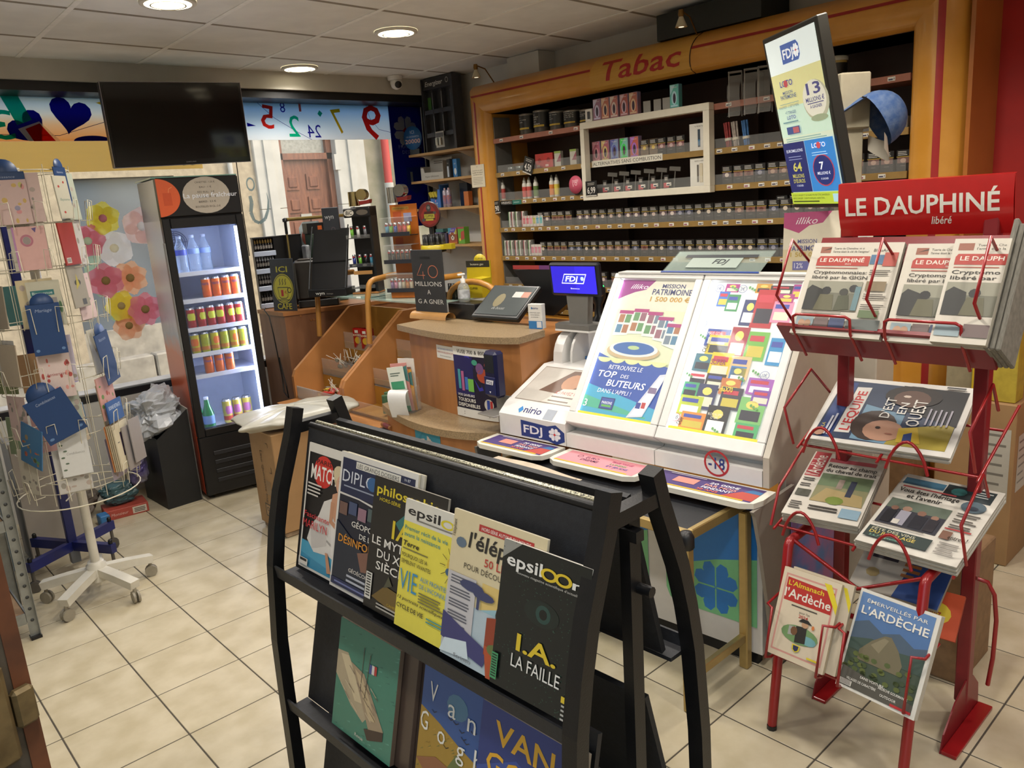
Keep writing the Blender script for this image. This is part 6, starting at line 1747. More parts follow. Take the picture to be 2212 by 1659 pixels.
for k in range(26):
 MB().lathe([(.007,0),(.007,.001),(0,.001)],n=8,M=Matrix.Translation((.43,-.1725,.08+k*.05))@Matrix.Rotation(PI/2,4,'X')).build('slot',mat('slot_dark','#3d3f3f',.6),ms)
for z in(.10,.50,.90,1.30):
 MB().box((-.41,-.16,z),(.41,.16,z+.012)).build('shelf_board',mat('chipboard','#8f7354',.7,noise=.15,nscale=20),ms)
 MB().box((-.41,-.172,z-.03),(.41,-.166,z+.015)).build('beam',galv,ms)
 MB().box((.412,-.16,z-.03),(.418,.16,z+.015)).build('beam',galv,ms)
for i,(x,z,w_,h_,c,lab)in enumerate(((.20,.1125,.2,.22,'#77889a','blue grey parcel on the lowest metal shelf'),(-.10,.1125,.25,.16,'#8f8474','brown parcel on the lowest metal shelf'),(.20,.5125,.22,.25,'#3a3632','dark carton on the second metal shelf'),(.18,.9125,.24,.2,'#4a463f','dark brown carton on the third metal shelf'))):
 o = MB().box((x-w_/2,-.14,z),(x+w_/2,.12,z+h_),ch=.004).build('parcel',ink(c),None,Matrix.Translation((.02,3.70,0)));tag(o,lab,'parcel')
dr = thing('door_1','worn dark door leaf edge with an old lock at the lower left','door',Matrix.Translation((.0835,.745,0))@Matrix.Rotation(.30,4,'Z'),kind='structure')
del dr['category']
MB().box((-.82,.0,0.01),(-.014,.04,2.05)).build('door_leaf',mat('dark_door','#2b2722',.6,noise=.5,nscale=18,hex2='#463e33',bump=.2,bscale=60),dr)
MB().box((-.014,-.001,0.01),(0,.041,2.05)).build('rusty_edge',mat('rust_edge','#5a3218',.7,noise=.35,nscale=25),dr)
lk = MB().box((-.085,-.012,1.165),(-.022,.0,1.255),ch=.004).build('lock_case',mat('old_brass','#6a5a3c',.5,.5,noise=.4,nscale=40),dr)
MB().box((-.020,-.010,1.19),(-.002,.0,1.225),ch=.003).build('latch',mat('old_brass','#6a5a3c'),dr)
MB().cyl((-.055,-.022,1.19),(-.055,-.012,1.19),.012,n=12).build('lock_cylinder',mat('old_brass','#6a5a3c'),lk)
MB().cyl((-.035,-.015,1.24),(-.035,-.012,1.24),.006,n=8).build('screw',mat('old_brass','#6a5a3c'),lk)
# black magazine rack
MR = frame((.861,1.778,0),-1.5386)
rk = thing('magazine_rack','black double sided metal magazine rack with bowed legs in the foreground','magazine rack',MR)
bm2 = mat('rack_black','#141416',.38,.3,noise=.15,nscale=60,bump=.08,bscale=300)
bpl = mat('rack_panel','#232428',.55,.2,noise=.2,nscale=90,bump=.12,bscale=400)
RW = .99
LEG = [(0,1.135),(-.019,1.068),(-.070,.937),(-.094,.847),(-.112,.754),(-.130,.559),(-.133,.417),(-.134,.29),(-.136,.15),(-.138,.012)]
for x in(0,RW):
 MB().bar([(x,y,z)for y,z in LEG],.032,.030).build('front_leg',bm2,rk)
 MB().bar([(x,.112-y,z)for y,z in LEG],.032,.030).build('rear_leg',bm2,rk)
 MB().bar([(x,.0,1.085),(x,.112,1.085)],.028,.026).build('cross_bar',bm2,rk)
 MB().bar([(x+(.018 if x==0 else-.018),.056,.03),(x+(.018 if x==0 else-.018),.072,1.07)],.022,.03).build('centre_post',bm2,rk)
 for y in(-.138,.25):
  MB().box((x-.019,y-.02,0),(x+.019,y+.02,.014)).build('foot_cap',blk,rk)
 MB().box((x-.016,.045,1.13-.1),(x+.016,.066,1.15-.1)).build('cap_plug',bm2,rk)
 MB().cyl((x-.02,.078,.93),(x+.02,.078,.93),.010,n=10).build('bolt',bm2,rk)
t_ = math.atan(.257)
for sd in(1,-1):
 Y = (lambda y:y)if sd==1 else(lambda y:.112-y)
 nm = 'front' if sd==1 else 'rear'
 MB().bar([(RW/2,Y(-.070),.745),(RW/2,Y(.018),1.088)],RW-.07,.012).build('back_board',bpl,rk)
 MB().bar([(RW/2,Y(-.088),.385),(RW/2,Y(-.012),.68)],RW-.07,.012).build('back_board',bpl,rk)
 MB().bar([(RW/2,Y(-.10),.06),(RW/2,Y(-.03),.34)],RW-.07,.012).build('back_board',bpl,rk)
 if sd==1:
  MB().tube([(.035,Y(.018),1.090),(RW-.035,Y(.018),1.090)],.009,n=8).build('top_bead',bm2,rk)
  MB().tube([(.035,Y(.036),1.092),(RW-.035,Y(.036),1.092)],.007,n=8).build('top_bead',mat('glitter_edge','#3a3a36',.25,.6,noise=.9,nscale=260,hex2='#b9b49a'),rk)
 for z,y in((.735,-.120),(.372,-.140),(.05,-.145)):
  g = MB().prism([(Y(y+.052),z-.004),(Y(y),z-.006),(Y(y-.004),z+.026),(Y(y+.001),z+.026),(Y(y+.006),z+.003),(Y(y+.052),z+.004)],.018,RW-.018,axis='x')
  g.build('shelf',bpl,rk)
def mag(lx,z0,w_,h_,off,label,draw,spine='#c9c4ba',tk=.006,base=(-.076,.759),tilt=t_,n=1,group=None,cat='magazine',name='magazine'):
 """magazine leaning on the rack; off = distance of its cover in front of the board plane"""
 M = MR@Matrix.Translation((lx,base[0],z0))@Matrix.Rotation(-tilt,4,'X')@Matrix.Translation((0,-off,0))
 t = thing(name,label,cat,M,group)
 MB().box((0,0,0),(w_,tk,h_),ch=.0008).build('pages',ink(spine),t)
 A = Art(w_,h_,Matrix.Translation((0,-.0003,0)),step=.00018,rough=.28)
 draw(A)
 A.build('cover_print',t)
 return t
def c_match(A):
 A.rect(0,0,1,1,'#d0ccc4').rect(.03,.02,.97,.93,'#1a1718').rect(.03,.02,.97,.22,'#3a86a8').poly([(.03,.22),(.97,.16),(.97,.05),(.03,.12)],'#4a98b8')
 A.ell(.35,.80,.20,.125,'#c03028',24)
 A.text('PARIS',.35,.855,.035,'#2a1513',wd=.30,al='c',bold=.02).text('MATCH',.10,.725,.115,'#e6e2da',wd=.52,bold=.03)
 A.poly([(.42,.58),(.62,.64),(.85,.56),(.93,.40),(.97,.18),(.97,.22),(.90,.14),(.60,.18),(.30,.16),(.14,.24),(.20,.36),(.34,.46)],'#cfcbc6').poly([(.20,.34),(.5,.45),(.55,.25),(.25,.18)],'#bdb8b4').poly([(.6,.45),(.95,.35),(.9,.18),(.65,.2)],'#d8d4d0')
 A.poly([(.58,.66),(.72,.70),(.88,.64),(.92,.50),(.80,.44),(.66,.46),(.56,.54)],'#c08e70').poly([(.56,.60),(.64,.60),(.62,.46),(.72,.44),(.70,.40),(.56,.44)],'#b98768')
 A.ell(.73,.80,.15,.095,'#b9a886',18).ell(.66,.83,.10,.06,'#c9b996',12).ell(.80,.84,.10,.055,'#cdbd9c',12).ell(.74,.75,.105,.078,'#c69a80',18).ell(.75,.715,.030,.010,'#a02c28',8)
 A.ell(.70,.765,.018,.006,'#3a2a24',6).ell(.79,.765,.018,.006,'#3a2a24',6).rect(.68,.775,.72,.779,'#6a4a38').rect(.77,.775,.81,.779,'#6a4a38')
 A.poly([(.55,.20),(.60,.20),(.70,.06),(.62,.05)],'#b98768').poly([(.78,.18),(.84,.18),(.90,.05),(.82,.04)],'#b98768')
 A.lines(.08,.68,.38,4,.028,.012,'#c9c4bc')
 A.text('Fascinante',.06,.42,.040,'#c03038',wd=.52,bold=.01).text('MARILYN',.05,.335,.062,'#c03038',wd=.50)
 A.rect(.03,.03,.22,.085,'#d0ccc4').lines(.06,.06,.2,1,.1,.02,'#2a2a2a',0)
def c_dip(A):
 A.rect(0,0,1,1,'#cfccc6').rect(.03,.03,.97,.96,'#14182a').rect(.03,.70,.97,.96,'#1c2444').poly([(.03,.705),(.3,.70),(.5,.685),(.97,.67),(.97,.655),(.5,.67),(.3,.69),(.03,.69)],'#c9c6c0')
 A.rect(.22,.905,.80,.955,'#cfccc2').text('LES GRANDS DOSSIERS',.24,.912,.030,'#2a2a30',wd=.54)
 A.text('DIPLOMATIE',.05,.79,.085,'#c9cdd6',wd=.90).ell(.46,.83,.07,.05,'#2f5a8a',14).lines(.08,.755,.9,1,.1,.010,'#8f96a8',.1).text('N 87',.85,.93,.018,'#c9cdd6',wd=.07)
 for q in range(4):A.rect(.05+.13*q,.55+.02*(q%2),.16+.13*q,.64+.02*(q%2),['#6a5048','#3f4a6a','#8a6a78','#4a5a5a'][q]);A.lv-=1
 A.lv+=1
 A.poly([(.03,.1),(.03,.5),(.5,.3),(.97,.2),(.97,.05),(.03,.05)],'#1f2634').poly([(.35,.32),(.52,.36),(.56,.22),(.42,.20)],'#7a5648')
 A.text('GÉOPOLITIQUE',.24,.49,.040,'#d6d2ca',wd=.60,bold=.02).text('DE LA',.36,.425,.036,'#d6d2ca',wd=.2,bold=.02).text('DÉSINFORMATION',.08,.35,.055,'#d08a24',wd=.86,bold=.02)
 A.text('GÉOÉCONOMIE',.26,.165,.026,'#d6d2ca',wd=.4,bold=.01).lines(.24,.125,.7,2,.035,.016,'#a9adb8')
 A.rect(.03,.03,.97,.08,'#20284c').lines(.08,.05,.6,1,.1,.012,'#6a72a0')
def c_phil(A):
 A.rect(0,0,1,1,'#1b1917').poly([(.35,.70),(.55,.84),(.8,.78),(.72,.62),(.5,.60)],'#2f6a66').ell(.62,.74,.14,.07,'#4a8a80',14)
 A.text('philosophie',.05,.875,.070,'#cdb82a',wd=.86,bold=.04).text('HORS-SÉRIE',.10,.825,.026,'#cdb82a',wd=.30,bold=.01)
 A.text('IA',.32,.58,.135,'#cdb52a',wd=.28,bold=.01).text('LE MYTHE',.05,.495,.062,'#d8d4cc',wd=.62,bold=.02).text('DU XXIe',.14,.405,.062,'#d8d4cc',wd=.52,bold=.02).text('SIÈCLE',.14,.315,.062,'#d8d4cc',wd=.48,bold=.02)
 A.poly([(.12,.10),(.30,.22),(.55,.20),(.80,.10),(.5,.05)],'#6a5426').poly([(.28,.2),(.34,.30),(.40,.24)],'#4a4a38')
 A.text('CAHIER CULTUREL',.35,.085,.018,'#b99a2a',wd=.36).lines(.2,.06,.75,2,.025,.012,'#a9a49a').rect(.02,.07,.11,.27,'#cfccc4').lines(.035,.25,.095,9,.02,.010,'#2a2a2a',0)
def c_eps(A):
 A.rect(0,0,1,1,'#d9cb4a').rect(0,.83,1,1,'#cdc8bc')
 A.text('epsil',.05,.885,.070,'#1d1c1c',wd=.50,bold=.05).ring(.66,.905,.10,.035,.35,'#cdbb2a').ring(.83,.905,.10,.035,.35,'#cdbb2a').text('n',.93,.885,.06,'#1d1c1c',wd=.06,bold=.05).lines(.20,.855,.95,1,.1,.010,'#77736a',.05)
 A.text('Premier récit de la vie',.03,.765,.032,'#3f8a8a',wd=.66,bold=.01).text('avant la naissance',.03,.715,.032,'#3f8a8a',wd=.56,bold=.01)
 A.text('Terre',.03,.64,.040,'#26241c',wd=.25,bold=.04,shear=.15).lines(.03,.615,.5,1,.1,.008,'#6a6440')
 A.text('POURQUOI LES IA',.03,.555,.030,'#26241c',wd=.40).text('SEMBLENT VIVANTES',.03,.505,.030,'#26241c',wd=.46)
 A.text('VIE',.03,.30,.155,'#3a86b0',wd=.28,bold=-.01).text('AUX FRONTIÈRES',.35,.42,.034,'#3a86b0',wd=.48).text("DE L'INCONNU",.35,.365,.034,'#3a86b0',wd=.40).lines(.35,.325,.75,4,.022,.009,'#6a6440')
 A.text("12 portraits scientifiques d'E.T.",.03,.225,.024,'#26241c',wd=.88,shear=.2,bold=.02).text('CYCLE DE VIE',.03,.155,.034,'#26241c',wd=.42,bold=.03).lines(.5,.165,.85,2,.025,.010,'#3f8a8a')
 for q in range(12):
  a = q*PI/6;A.line([(.82+.12*math.cos(a),.62+.09*math.sin(a)),(.82+.20*math.cos(a),.62+.15*math.sin(a))],.0012,'#3a3620');A.lv-=1
 A.lv+=1
 A.ell(.82,.63,.10,.075,'#c9a83a',12).ell(.80,.65,.05,.035,'#e0d26a',8).ell(.76,.58,.05,.03,'#3a5a7a',8)
def c_ele(A):
 A.rect(0,0,1,1,'#cdbd98').rect(0,0,1,.40,'#a9b6bc').rect(.40,.40,1,.58,'#d0b26a').poly([(.40,.40),(1,.40),(1,.52),(.7,.48)],'#8fb0b8')
 A.rect(.30,.905,.88,.95,'#a83430').text('HORS-SÉRIE AUTOUR DU MONDE',.33,.915,.022,'#e6d6cc',wd=.52,bold=.01)
 A.text("l'éléphant",.20,.775,.105,'#24221f',wd=.80,bold=.04,shear=.1).ell(.12,.79,.06,.035,'#5a6a7a',10).text("l'éléphant",.045,.82,.03,'#24221f',wd=.13,rot=PI/2)
 A.text('50 LIEUX',.40,.69,.052,'#b03a30',wd=.40,bold=.02).text('POUR DÉCOUVRIR',.18,.63,.036,'#3a352e',wd=.56)
 A.rect(.02,.08,.34,.58,'#b9b4b4')
 for q in range(6):A.lines(.05,.55-q*.08,.30,3,.020,.010,'#5a5a62')
 A.poly([(0,.30),(.3,.22),(.55,.16),(.5,.05),(0,.12)],'#3a3a6a').poly([(.05,.12),(.3,.16),(.34,.05),(0,.02)],'#c3cfd4').ell(.30,.53,.14,.035,'#3a3f62',10).rect(.37,.40,.40,.54,'#3a3f62').ell(.44,.50,.12,.03,'#3a3f62',10)
 A.ell(.66,.42,.075,.085,'#2a2420',12).poly([(.56,.36),(.74,.38),(.78,.20),(.58,.18)],'#c9a24a').poly([(.50,.38),(.60,.40),(.62,.16),(.50,.14)],'#8a3a24').poly([(.50,.20),(.88,.18),(.92,.02),(.55,.0)],'#a84a28').ell(.62,.19,.09,.04,'#5f6a3a',10).poly([(.74,.46),(.80,.50),(.84,.44),(.79,.42)],'#1f1f22').poly([(.82,.47),(.92,.42),(.90,.38),(.83,.43)],'#c9762a').poly([(.70,.30),(.86,.32),(.85,.27),(.72,.25)],'#9a6a4a')
 A.text('Scrineo',.18,.03,.025,'#5a5a62',wd=.2)
def c_ia(A):
 A.rect(0,0,1,1,'#121614').poly([(0,1),(.22,1),(0,.87)],'#8a8880')
 r = random.Random(3)
 for _ in range(260):
  x,y = r.random(),r.random()
  g_ = '#2a4a3c' if abs(math.hypot((x-.55)*1.0,(y-.62))-.22)<.12 or y<.35 else '#1c2a24'
  A.rect(x,y,min(.995,x+.010),min(.995,y+.006),g_);A.lv-=1
 A.lv+=1
 A.ell(.52,.60,.20,.085,'#16201c',18).ell(.54,.60,.085,.06,'#24403a',16).ell(.54,.60,.045,.034,'#0c100e',12)
 A.text('epsil',.06,.835,.085,'#d8d4cc',wd=.42,bold=.05).ring(.56,.865,.095,.042,.38,'#cdb02a').ring(.72,.865,.095,.042,.38,'#cdb02a').text('n',.82,.835,.062,'#d8d4cc',wd=.12,bold=.05)
 A.text("nouveau magazine scientifique d'actualité",.20,.80,.016,'#b9b6ae',wd=.72)
 A.text('I.A.',.28,.30,.115,'#cdb02a',wd=.46,bold=.05).text('LA FAILLE',.24,.185,.085,'#d8d4cc',wd=.56)
 for q in range(6):A.lines(.90,.72-q*.09,.99,3,.02,.012,'#8f8c84' if q!=2 else '#cdb02a')
 A.rect(.84,.12,.98,.16,'#cdb02a').lines(.85,.095,.98,4,.028,.012,'#a9a6a0').rect(.01,.04,.09,.22,'#3f8a5a').lines(.02,.2,.08,9,.018,.008,'#16201c',0)
mag(.06,.7605,.215,.305,.0045,'magazine with a woman in a white gown on the cover, leftmost on the rack',c_match,tk=.004)
for k in range(2):
 mag(.222+.012*(1-k),.7605,.285,.312,.0105+.006*k,['spare copy of the dark blue diplomacy magazine behind the front one','dark blue DIPLOMATIE magazine, second from the left'][k],c_dip if k else(lambda A:A.rect(0,0,1,1,'#bdb8ac')),tk=.0055,spine='#bdb6a2')
mag(.369,.7605,.245,.285,.0235,'black philosophie magazine about IA, third on the upper shelf',c_phil,tk=.006,spine='#8f8a80')
mag(.492,.7605,.205,.262,.0305,'yellow and white epsiloon science magazine on the upper shelf',c_eps,tk=.006)
mag(.650,.7605,.240,.278,.0375,'cream travel magazine with a backpacker and toucan on the cover',c_ele,tk=.006,spine='#b9b09a')
mag(.796,.7605,.200,.258,.0445,'black and green epsiloon magazine I.A. LA FAILLE, rightmost',c_ia,tk=.006)
def c_boat(A):
 A.rect(0,0,1,1,'#3f7a68')
 r = random.Random(12)
 for _ in range(60):
  x,y = r.random(),r.random();A.poly([(x,y),(min(1,x+.07),y+.006),(min(1,x+.06),min(1,y+.018))],r.choice(['#4a8a76','#356a5c','#5a9482','#2f6256']));A.lv-=1
 A.lv+=1
 A.poly([(.0,.70),(.18,.72),(.62,.30),(.52,.20),(.30,.28),(.0,.48)],'#a89a80').poly([(.06,.68),(.20,.70),(.50,.36),(.36,.34)],'#c3b494').poly([(.25,.66),(.48,.62),(.86,.24),(.80,.14),(.62,.18)],'#9a8870').poly([(.32,.62),(.46,.58),(.74,.28),(.62,.26)],'#b9a684').poly([(.55,.16),(.86,.24),(.86,.16),(.62,.08)],'#3a2c28')
 A.line([(.45,.85),(.44,.45)],.002,'#4a4038').line([(.56,.82),(.52,.42)],.002,'#4a4038').rect(.56,.66,.60,.74,'#3a4a8a').rect(.60,.665,.64,.745,'#d0ccc4').rect(.64,.67,.68,.75,'#a83030')
 for _ in range(18):x = r.uniform(.1,.7);y = r.uniform(.3,.65);A.line([(x,y),(x+.10,y-.05)],.0015,r.choice(['#5a4a3c','#cfc3a6','#6a5a58']));A.lv-=1
 A.lv+=1
 A.text('Revue',.42,.05,.03,'#c9c6bc',wd=.14)
def c_vg(A):
 A.rect(0,0,1,1,'#2f4f86').poly([(0,.64),(.3,.58),(.6,.50),(1,.42),(1,0),(0,0)],'#9a7a30').ell(.55,.78,.16,.10,'#48708a',12)
 r = random.Random(14)
 for _ in range(50):
  x,y = r.random(),r.uniform(0,.5);A.poly([(x,y),(min(1,x+.05),y+.02),(min(1,x+.045),y+.03)],r.choice(['#b08c3a','#866a2a','#6f6a34','#a8843a']));A.lv-=1
 A.lv+=1
 A.poly([(.30,.0),(.5,.3),(.6,.42),(.68,.40),(.62,.2),(.6,0)],'#5f6a3a').poly([(0,.2),(.3,.3),(.5,.28),(.2,.1)],'#8a5a3c')
 for _ in range(9):x = r.uniform(.2,.95);y = r.uniform(.4,.66);A.line([(x-.04,y+.015),(x,y),(x+.04,y+.02)],.0018,'#1f2024');A.lv-=1
 A.lv+=1
 for s_,x,y in(('V',.12,.72),('a',.42,.68),('n',.72,.66),('G',.02,.46),('o',.30,.43),('g',.60,.41),('h',.86,.41)):
  A.text(s_,x,y,.15,'#d6d2c8',wd=.12)
def c_van2(A):
 A.rect(0,0,1,1,'#27366e').poly([(0,.5),(.4,.7),(.7,.6),(1,.8),(1,.3),(.5,.4),(0,.2)],'#32478a').poly([(0,.2),(.5,.35),(1,.2),(1,.05),(0,.05)],'#3a4a6a')
 A.text('VAN',.16,.74,.17,'#cf9a2a',wd=.60,bold=.03).text('GOGH',.10,.50,.17,'#cf9a2a',wd=.80,bold=.03).text('CHEMINS',.2,.36,.05,'#d6d2c8',wd=.5,bold=.01).text('DE PROVENCE',.2,.28,.04,'#d6d2c8',wd=.55)
B2 = (-.092,.398)
t2 = math.atan(.25)
for k in range(3):
 mag(.235+.012*(2-k),B2[1],.235,.262,.004+.014*k,['thick art book at the back of the painted boats stack','thick art book in the middle of the painted boats stack','art book with painted boats on green water, lower shelf left'][k],c_boat if k==2 else(lambda A:A.rect(0,0,1,1,'#4a3c34')),tk=.012,spine='#5a4a40',base=B2,tilt=t2,cat='book',name='art_book')if k<2 else mag(.20,B2[1],.235,.262,.032,'art book with painted boats on green water, lower shelf left',c_boat,tk=.012,spine='#6a5a4c',base=B2,tilt=t2,cat='book',name='art_book')
mag(.503,B2[1],.205,.262,.016,'art book lettered Van Gogh over a wheat field, middle of the lower shelf',c_vg,tk=.012,spine='#8a7f70',base=B2,tilt=t2,cat='book',name='art_book')
mag(.700,B2[1],.255,.262,.030,'dark blue art book with yellow VAN GOGH letters, lower shelf right',c_van2,tk=.022,spine='#7a7268',base=B2,tilt=t2,cat='book',name='art_book')
for k in range(3):
 M = MR@Matrix.Translation((RW-.30,.112+.082,.7605))@Matrix.Rotation(t_,4,'X')@Matrix.Translation((0,.002+.006*k,0))
 t = thing('magazine',['innermost magazine leaning on the rear side of the rack','middle magazine leaning on the rear side of the rack','outermost magazine leaning on the rear side of the rack'][k],'magazine',M)
 MB().box((0,0,0),(.22,.005,.28),ch=.0008).build('pages',ink(['#6a5a50','#7a6a60','#5a4c44'][k]),t)
 MB().box((0,.0051,0),(.22,.0058,.28)).build('cover',ink(['#3a2c28','#2c2a34','#48362c'][k]),t)
RX = Matrix.Translation((2.1,.87,0))
rr = thing('newspaper_rack','red metal newspaper rack with LE DAUPHINE header sign','newspaper rack',RX)
redm = mat('rack_red','#8f1418',.32,.1,noise=.10,nscale=12,coat=.2)
redd = mat('rack_red_dark','#7a1c22',.35,.1,noise=.10,nscale=12)
Lc = lambda p:(p[0]-2.1,p[1]-.87,p[2])
YL,YR_ = 1.06,.685
for y in(YL,YR_):
 MB().box(Lc((2.285,y-.018,.06)),Lc((2.325,y+.018,1.50)),ch=.003).build('upright',redd,rr)
 MB().tube([Lc((2.29,y,.60)),Lc((1.985,y+.005,.575)),Lc((1.975,y+.005,.56)),Lc((1.893,y+.008,.012))],.014,n=8).build('front_leg',redm,rr)
 MB().lathe([(.015,0),(.015,.014)],n=8,c=Lc((1.892,y+.008,0))).build('foot_cap',blk,rr)
 MB().box(Lc((2.10,y-.055,0)),Lc((2.40,y-.015,.012)),ch=.002).build('base_plate',redm,rr)
 g = MB().prism([(2.10-2.1,.0),(.30,0),(.29,.08),(.24,.13),(.18,.14),(.10,.11),(.02,.05)],y-.015-.87,y-.011-.87,axis='y')
 g.build('base_gusset',redd,rr)
MB().tube([Lc((1.955,YL,.42)),Lc((1.955,YR_,.42))],.008,n=6).build('cross_rod',redm,rr)
MB().tube([Lc((1.925,YL,.235)),Lc((1.925,YR_,.235))],.009,n=6).build('cross_rod',redm,rr)
MB().tube([Lc((2.30,YL,1.085)),Lc((2.30,YR_,1.085))],.006,n=6).build('cross_rod',redm,rr)
MB().tube([Lc((1.99,YL,.58)),Lc((2.02,.88,.47)),Lc((1.99,YR_,.58))],.006,n=6).build('cross_rod',redm,rr)
MB().tube([Lc((2.30,YR_-.02,.46)),Lc((2.305,YR_-.045,.455)),Lc((2.31,YR_-.062,.42)),Lc((2.315,YR_-.070,.34)),Lc((2.315,YR_-.068,.22)),Lc((2.315,YR_-.06,.13))],.006,n=6).build('side_hoop',redm,rr)
SG = frame((2.275,1.068,1.424),-1.50,-.10)
sgn = MB().grid(lambda u,v:(u*.432,-.012*math.sin(PI*v)-.018*v,v*.150),2,8)
sgn.grid(lambda u,v:(u*.432,.006-.018*v,v*.150),2,1)
sgn.grid(lambda u,v:(u*.432,-.018+.024*v,.150-.0*v),2,1);sgn.grid(lambda u,v:(u*.432,.006*v,0),2,1)
sgn.quad((0,0,0),(0,.006,0),(0,-.012,.15),(0,-.018,.15));sgn.quad((.432,0,0),(.432,.006,0),(.432,-.012,.15),(.432,-.018,.15))
SGL = RX.inverted()@SG
sgn.v = [tuple(SGL@Vector(p))for p in sgn.v]
so = sgn.build('header_sign',mat('sign_red','#b01c1c',.25,noise=.05,coat=.3),rr)
A = Art(.432,.150,SGL,warp=lambda x,y,d:(x*.432,-.012*math.sin(PI*y)-.018*y-d,y*.150),step=.0006,ny=8)
A.text('LE DAUPHINÉ',.045,.40,.33,'#ddd8ce',wd=.885,bold=.06)
A.build('sign_lettering',so)
A = Art(.432,.150,SGL,warp=lambda x,y,d:(x*.432,-.012*math.sin(PI*y)-.018*y-d,y*.150),step=.0006,ny=8)
A.text('libéré',.56,.20,.14,'#ddd8ce',wd=.115,shear=.25,bold=.02).build('sign_subtitle',so)
def guard(y,pts,nm='side_guard'):
 MB().tube([Lc((x,y,z))for x,z in pts],.0042,n=6).build(nm,redm,rr)
MB().prism([(2.045-2.1,1.195),(2.13-2.1,1.105),(2.14-2.1,1.110),(2.055-2.1,1.202)],.605-.87,1.145-.87,axis='y').build('tray_lip',redd,rr)
MB().prism([(.03,1.108),(.20,1.135),(.20,1.140),(.03,1.113)],.62-.87,1.13-.87,axis='y').build('tray_floor',redd,rr)
MB().bar([Lc((2.10,.875,1.14)),Lc((2.275,.875,1.42))],.50,.004,side=(0,1,0)).build('tray_back',redd,rr)
for y in(1.128,.878,.628):
 guard(y,[(2.115,1.19),(2.015,1.285),(2.10,1.43),(2.22,1.345)])
for y0,y1 in((1.09,.93),(.84,.66)):
 p = [(2.12,1.10),(2.045,1.185),(2.04,1.225)]
 MB().tube([Lc((x-.004,y0,z))for x,z in p]+[Lc((2.034,y0-.012,1.232)),Lc((2.034,y1+.012,1.232))]+[Lc((x-.004,y1,z))for x,z in reversed(p)],.0042,n=6).build('front_loop',redm,rr)
for z,x,tl in((.815,2.13,1.167),(.60,1.995,1.277)):
 for y in(1.12,.885,.63):
  MB().tube([Lc((x-.005,y,z-.004)),Lc((x+.33*math.sin(tl),y,z-.004+.33*math.cos(tl)))],.0042,n=6).build('support_wire',redm,rr)
 MB().tube([Lc((x+.02,1.12,z+.0)),Lc((x+.02,.63,z+.0))],.0042,n=6).build('support_wire',redm,rr)
 MB().tube([Lc((x+.22*math.sin(tl),1.12,z-.008+.22*math.cos(tl))),Lc((x+.22*math.sin(tl),.63,z-.008+.22*math.cos(tl)))],.0042,n=6).build('support_wire',redm,rr)
guard(1.135,[(2.36,.93),(2.233,1.03),(2.076,.945),(2.13,.82)])
guard(.615,[(2.20,.985),(2.144,1.065),(1.998,.978),(2.054,.86)])
guard(1.135,[(2.19,.789),(2.048,.706),(2.0,.60)])
guard(.615,[(2.17,.76),(2.115,.837),(1.977,.747),(2.032,.62)])
for x,z,yy in((2.125,.815,(1.04,.80)),(1.99,.60,(1.03,.78))):
 for y in yy:
  P = [Lc((x-.012,y-.055+.11*i/10,z-.01+.085*math.sin(PI*i/10)**.7))for i in range(11)]
  MB().tube(P,.0045,n=6).build('front_arc',redm,rr)
for y0,y1 in((1.055,.905),(.845,.675)):
 for y in(y0,y1):
  s_ = 1 if y==y0 else-1
  MB().tube([Lc((1.97,y+.028*s_,.415)),Lc((1.888,y+.025*s_,.410)),Lc((1.868,y,.415)),Lc((1.832,y,.275)),Lc((1.80+.07,y+.005,.255)),Lc((1.925,y,.262))],.0042,n=6).build('pocket_wire',redm,rr)
def sheet(name,label,cat,M,w_,h_,tk,draw,edge='#a39d90',rough=.55,n=1):
 t = thing(name,label,cat,M)
 g = MB().box((0,0,0),(w_,tk,h_),ch=.001)
 g.build('folded_pages',mat('newsprint_'+edge.strip('#'),edge,.8,noise=.12,nscale=90,stretch=(1,12,1)),t)
 A = Art(w_,h_,Matrix.Translation((0,-.0004,0)),step=.0002,rough=rough)
 draw(A)
 A.build('front_page',t)
 return t
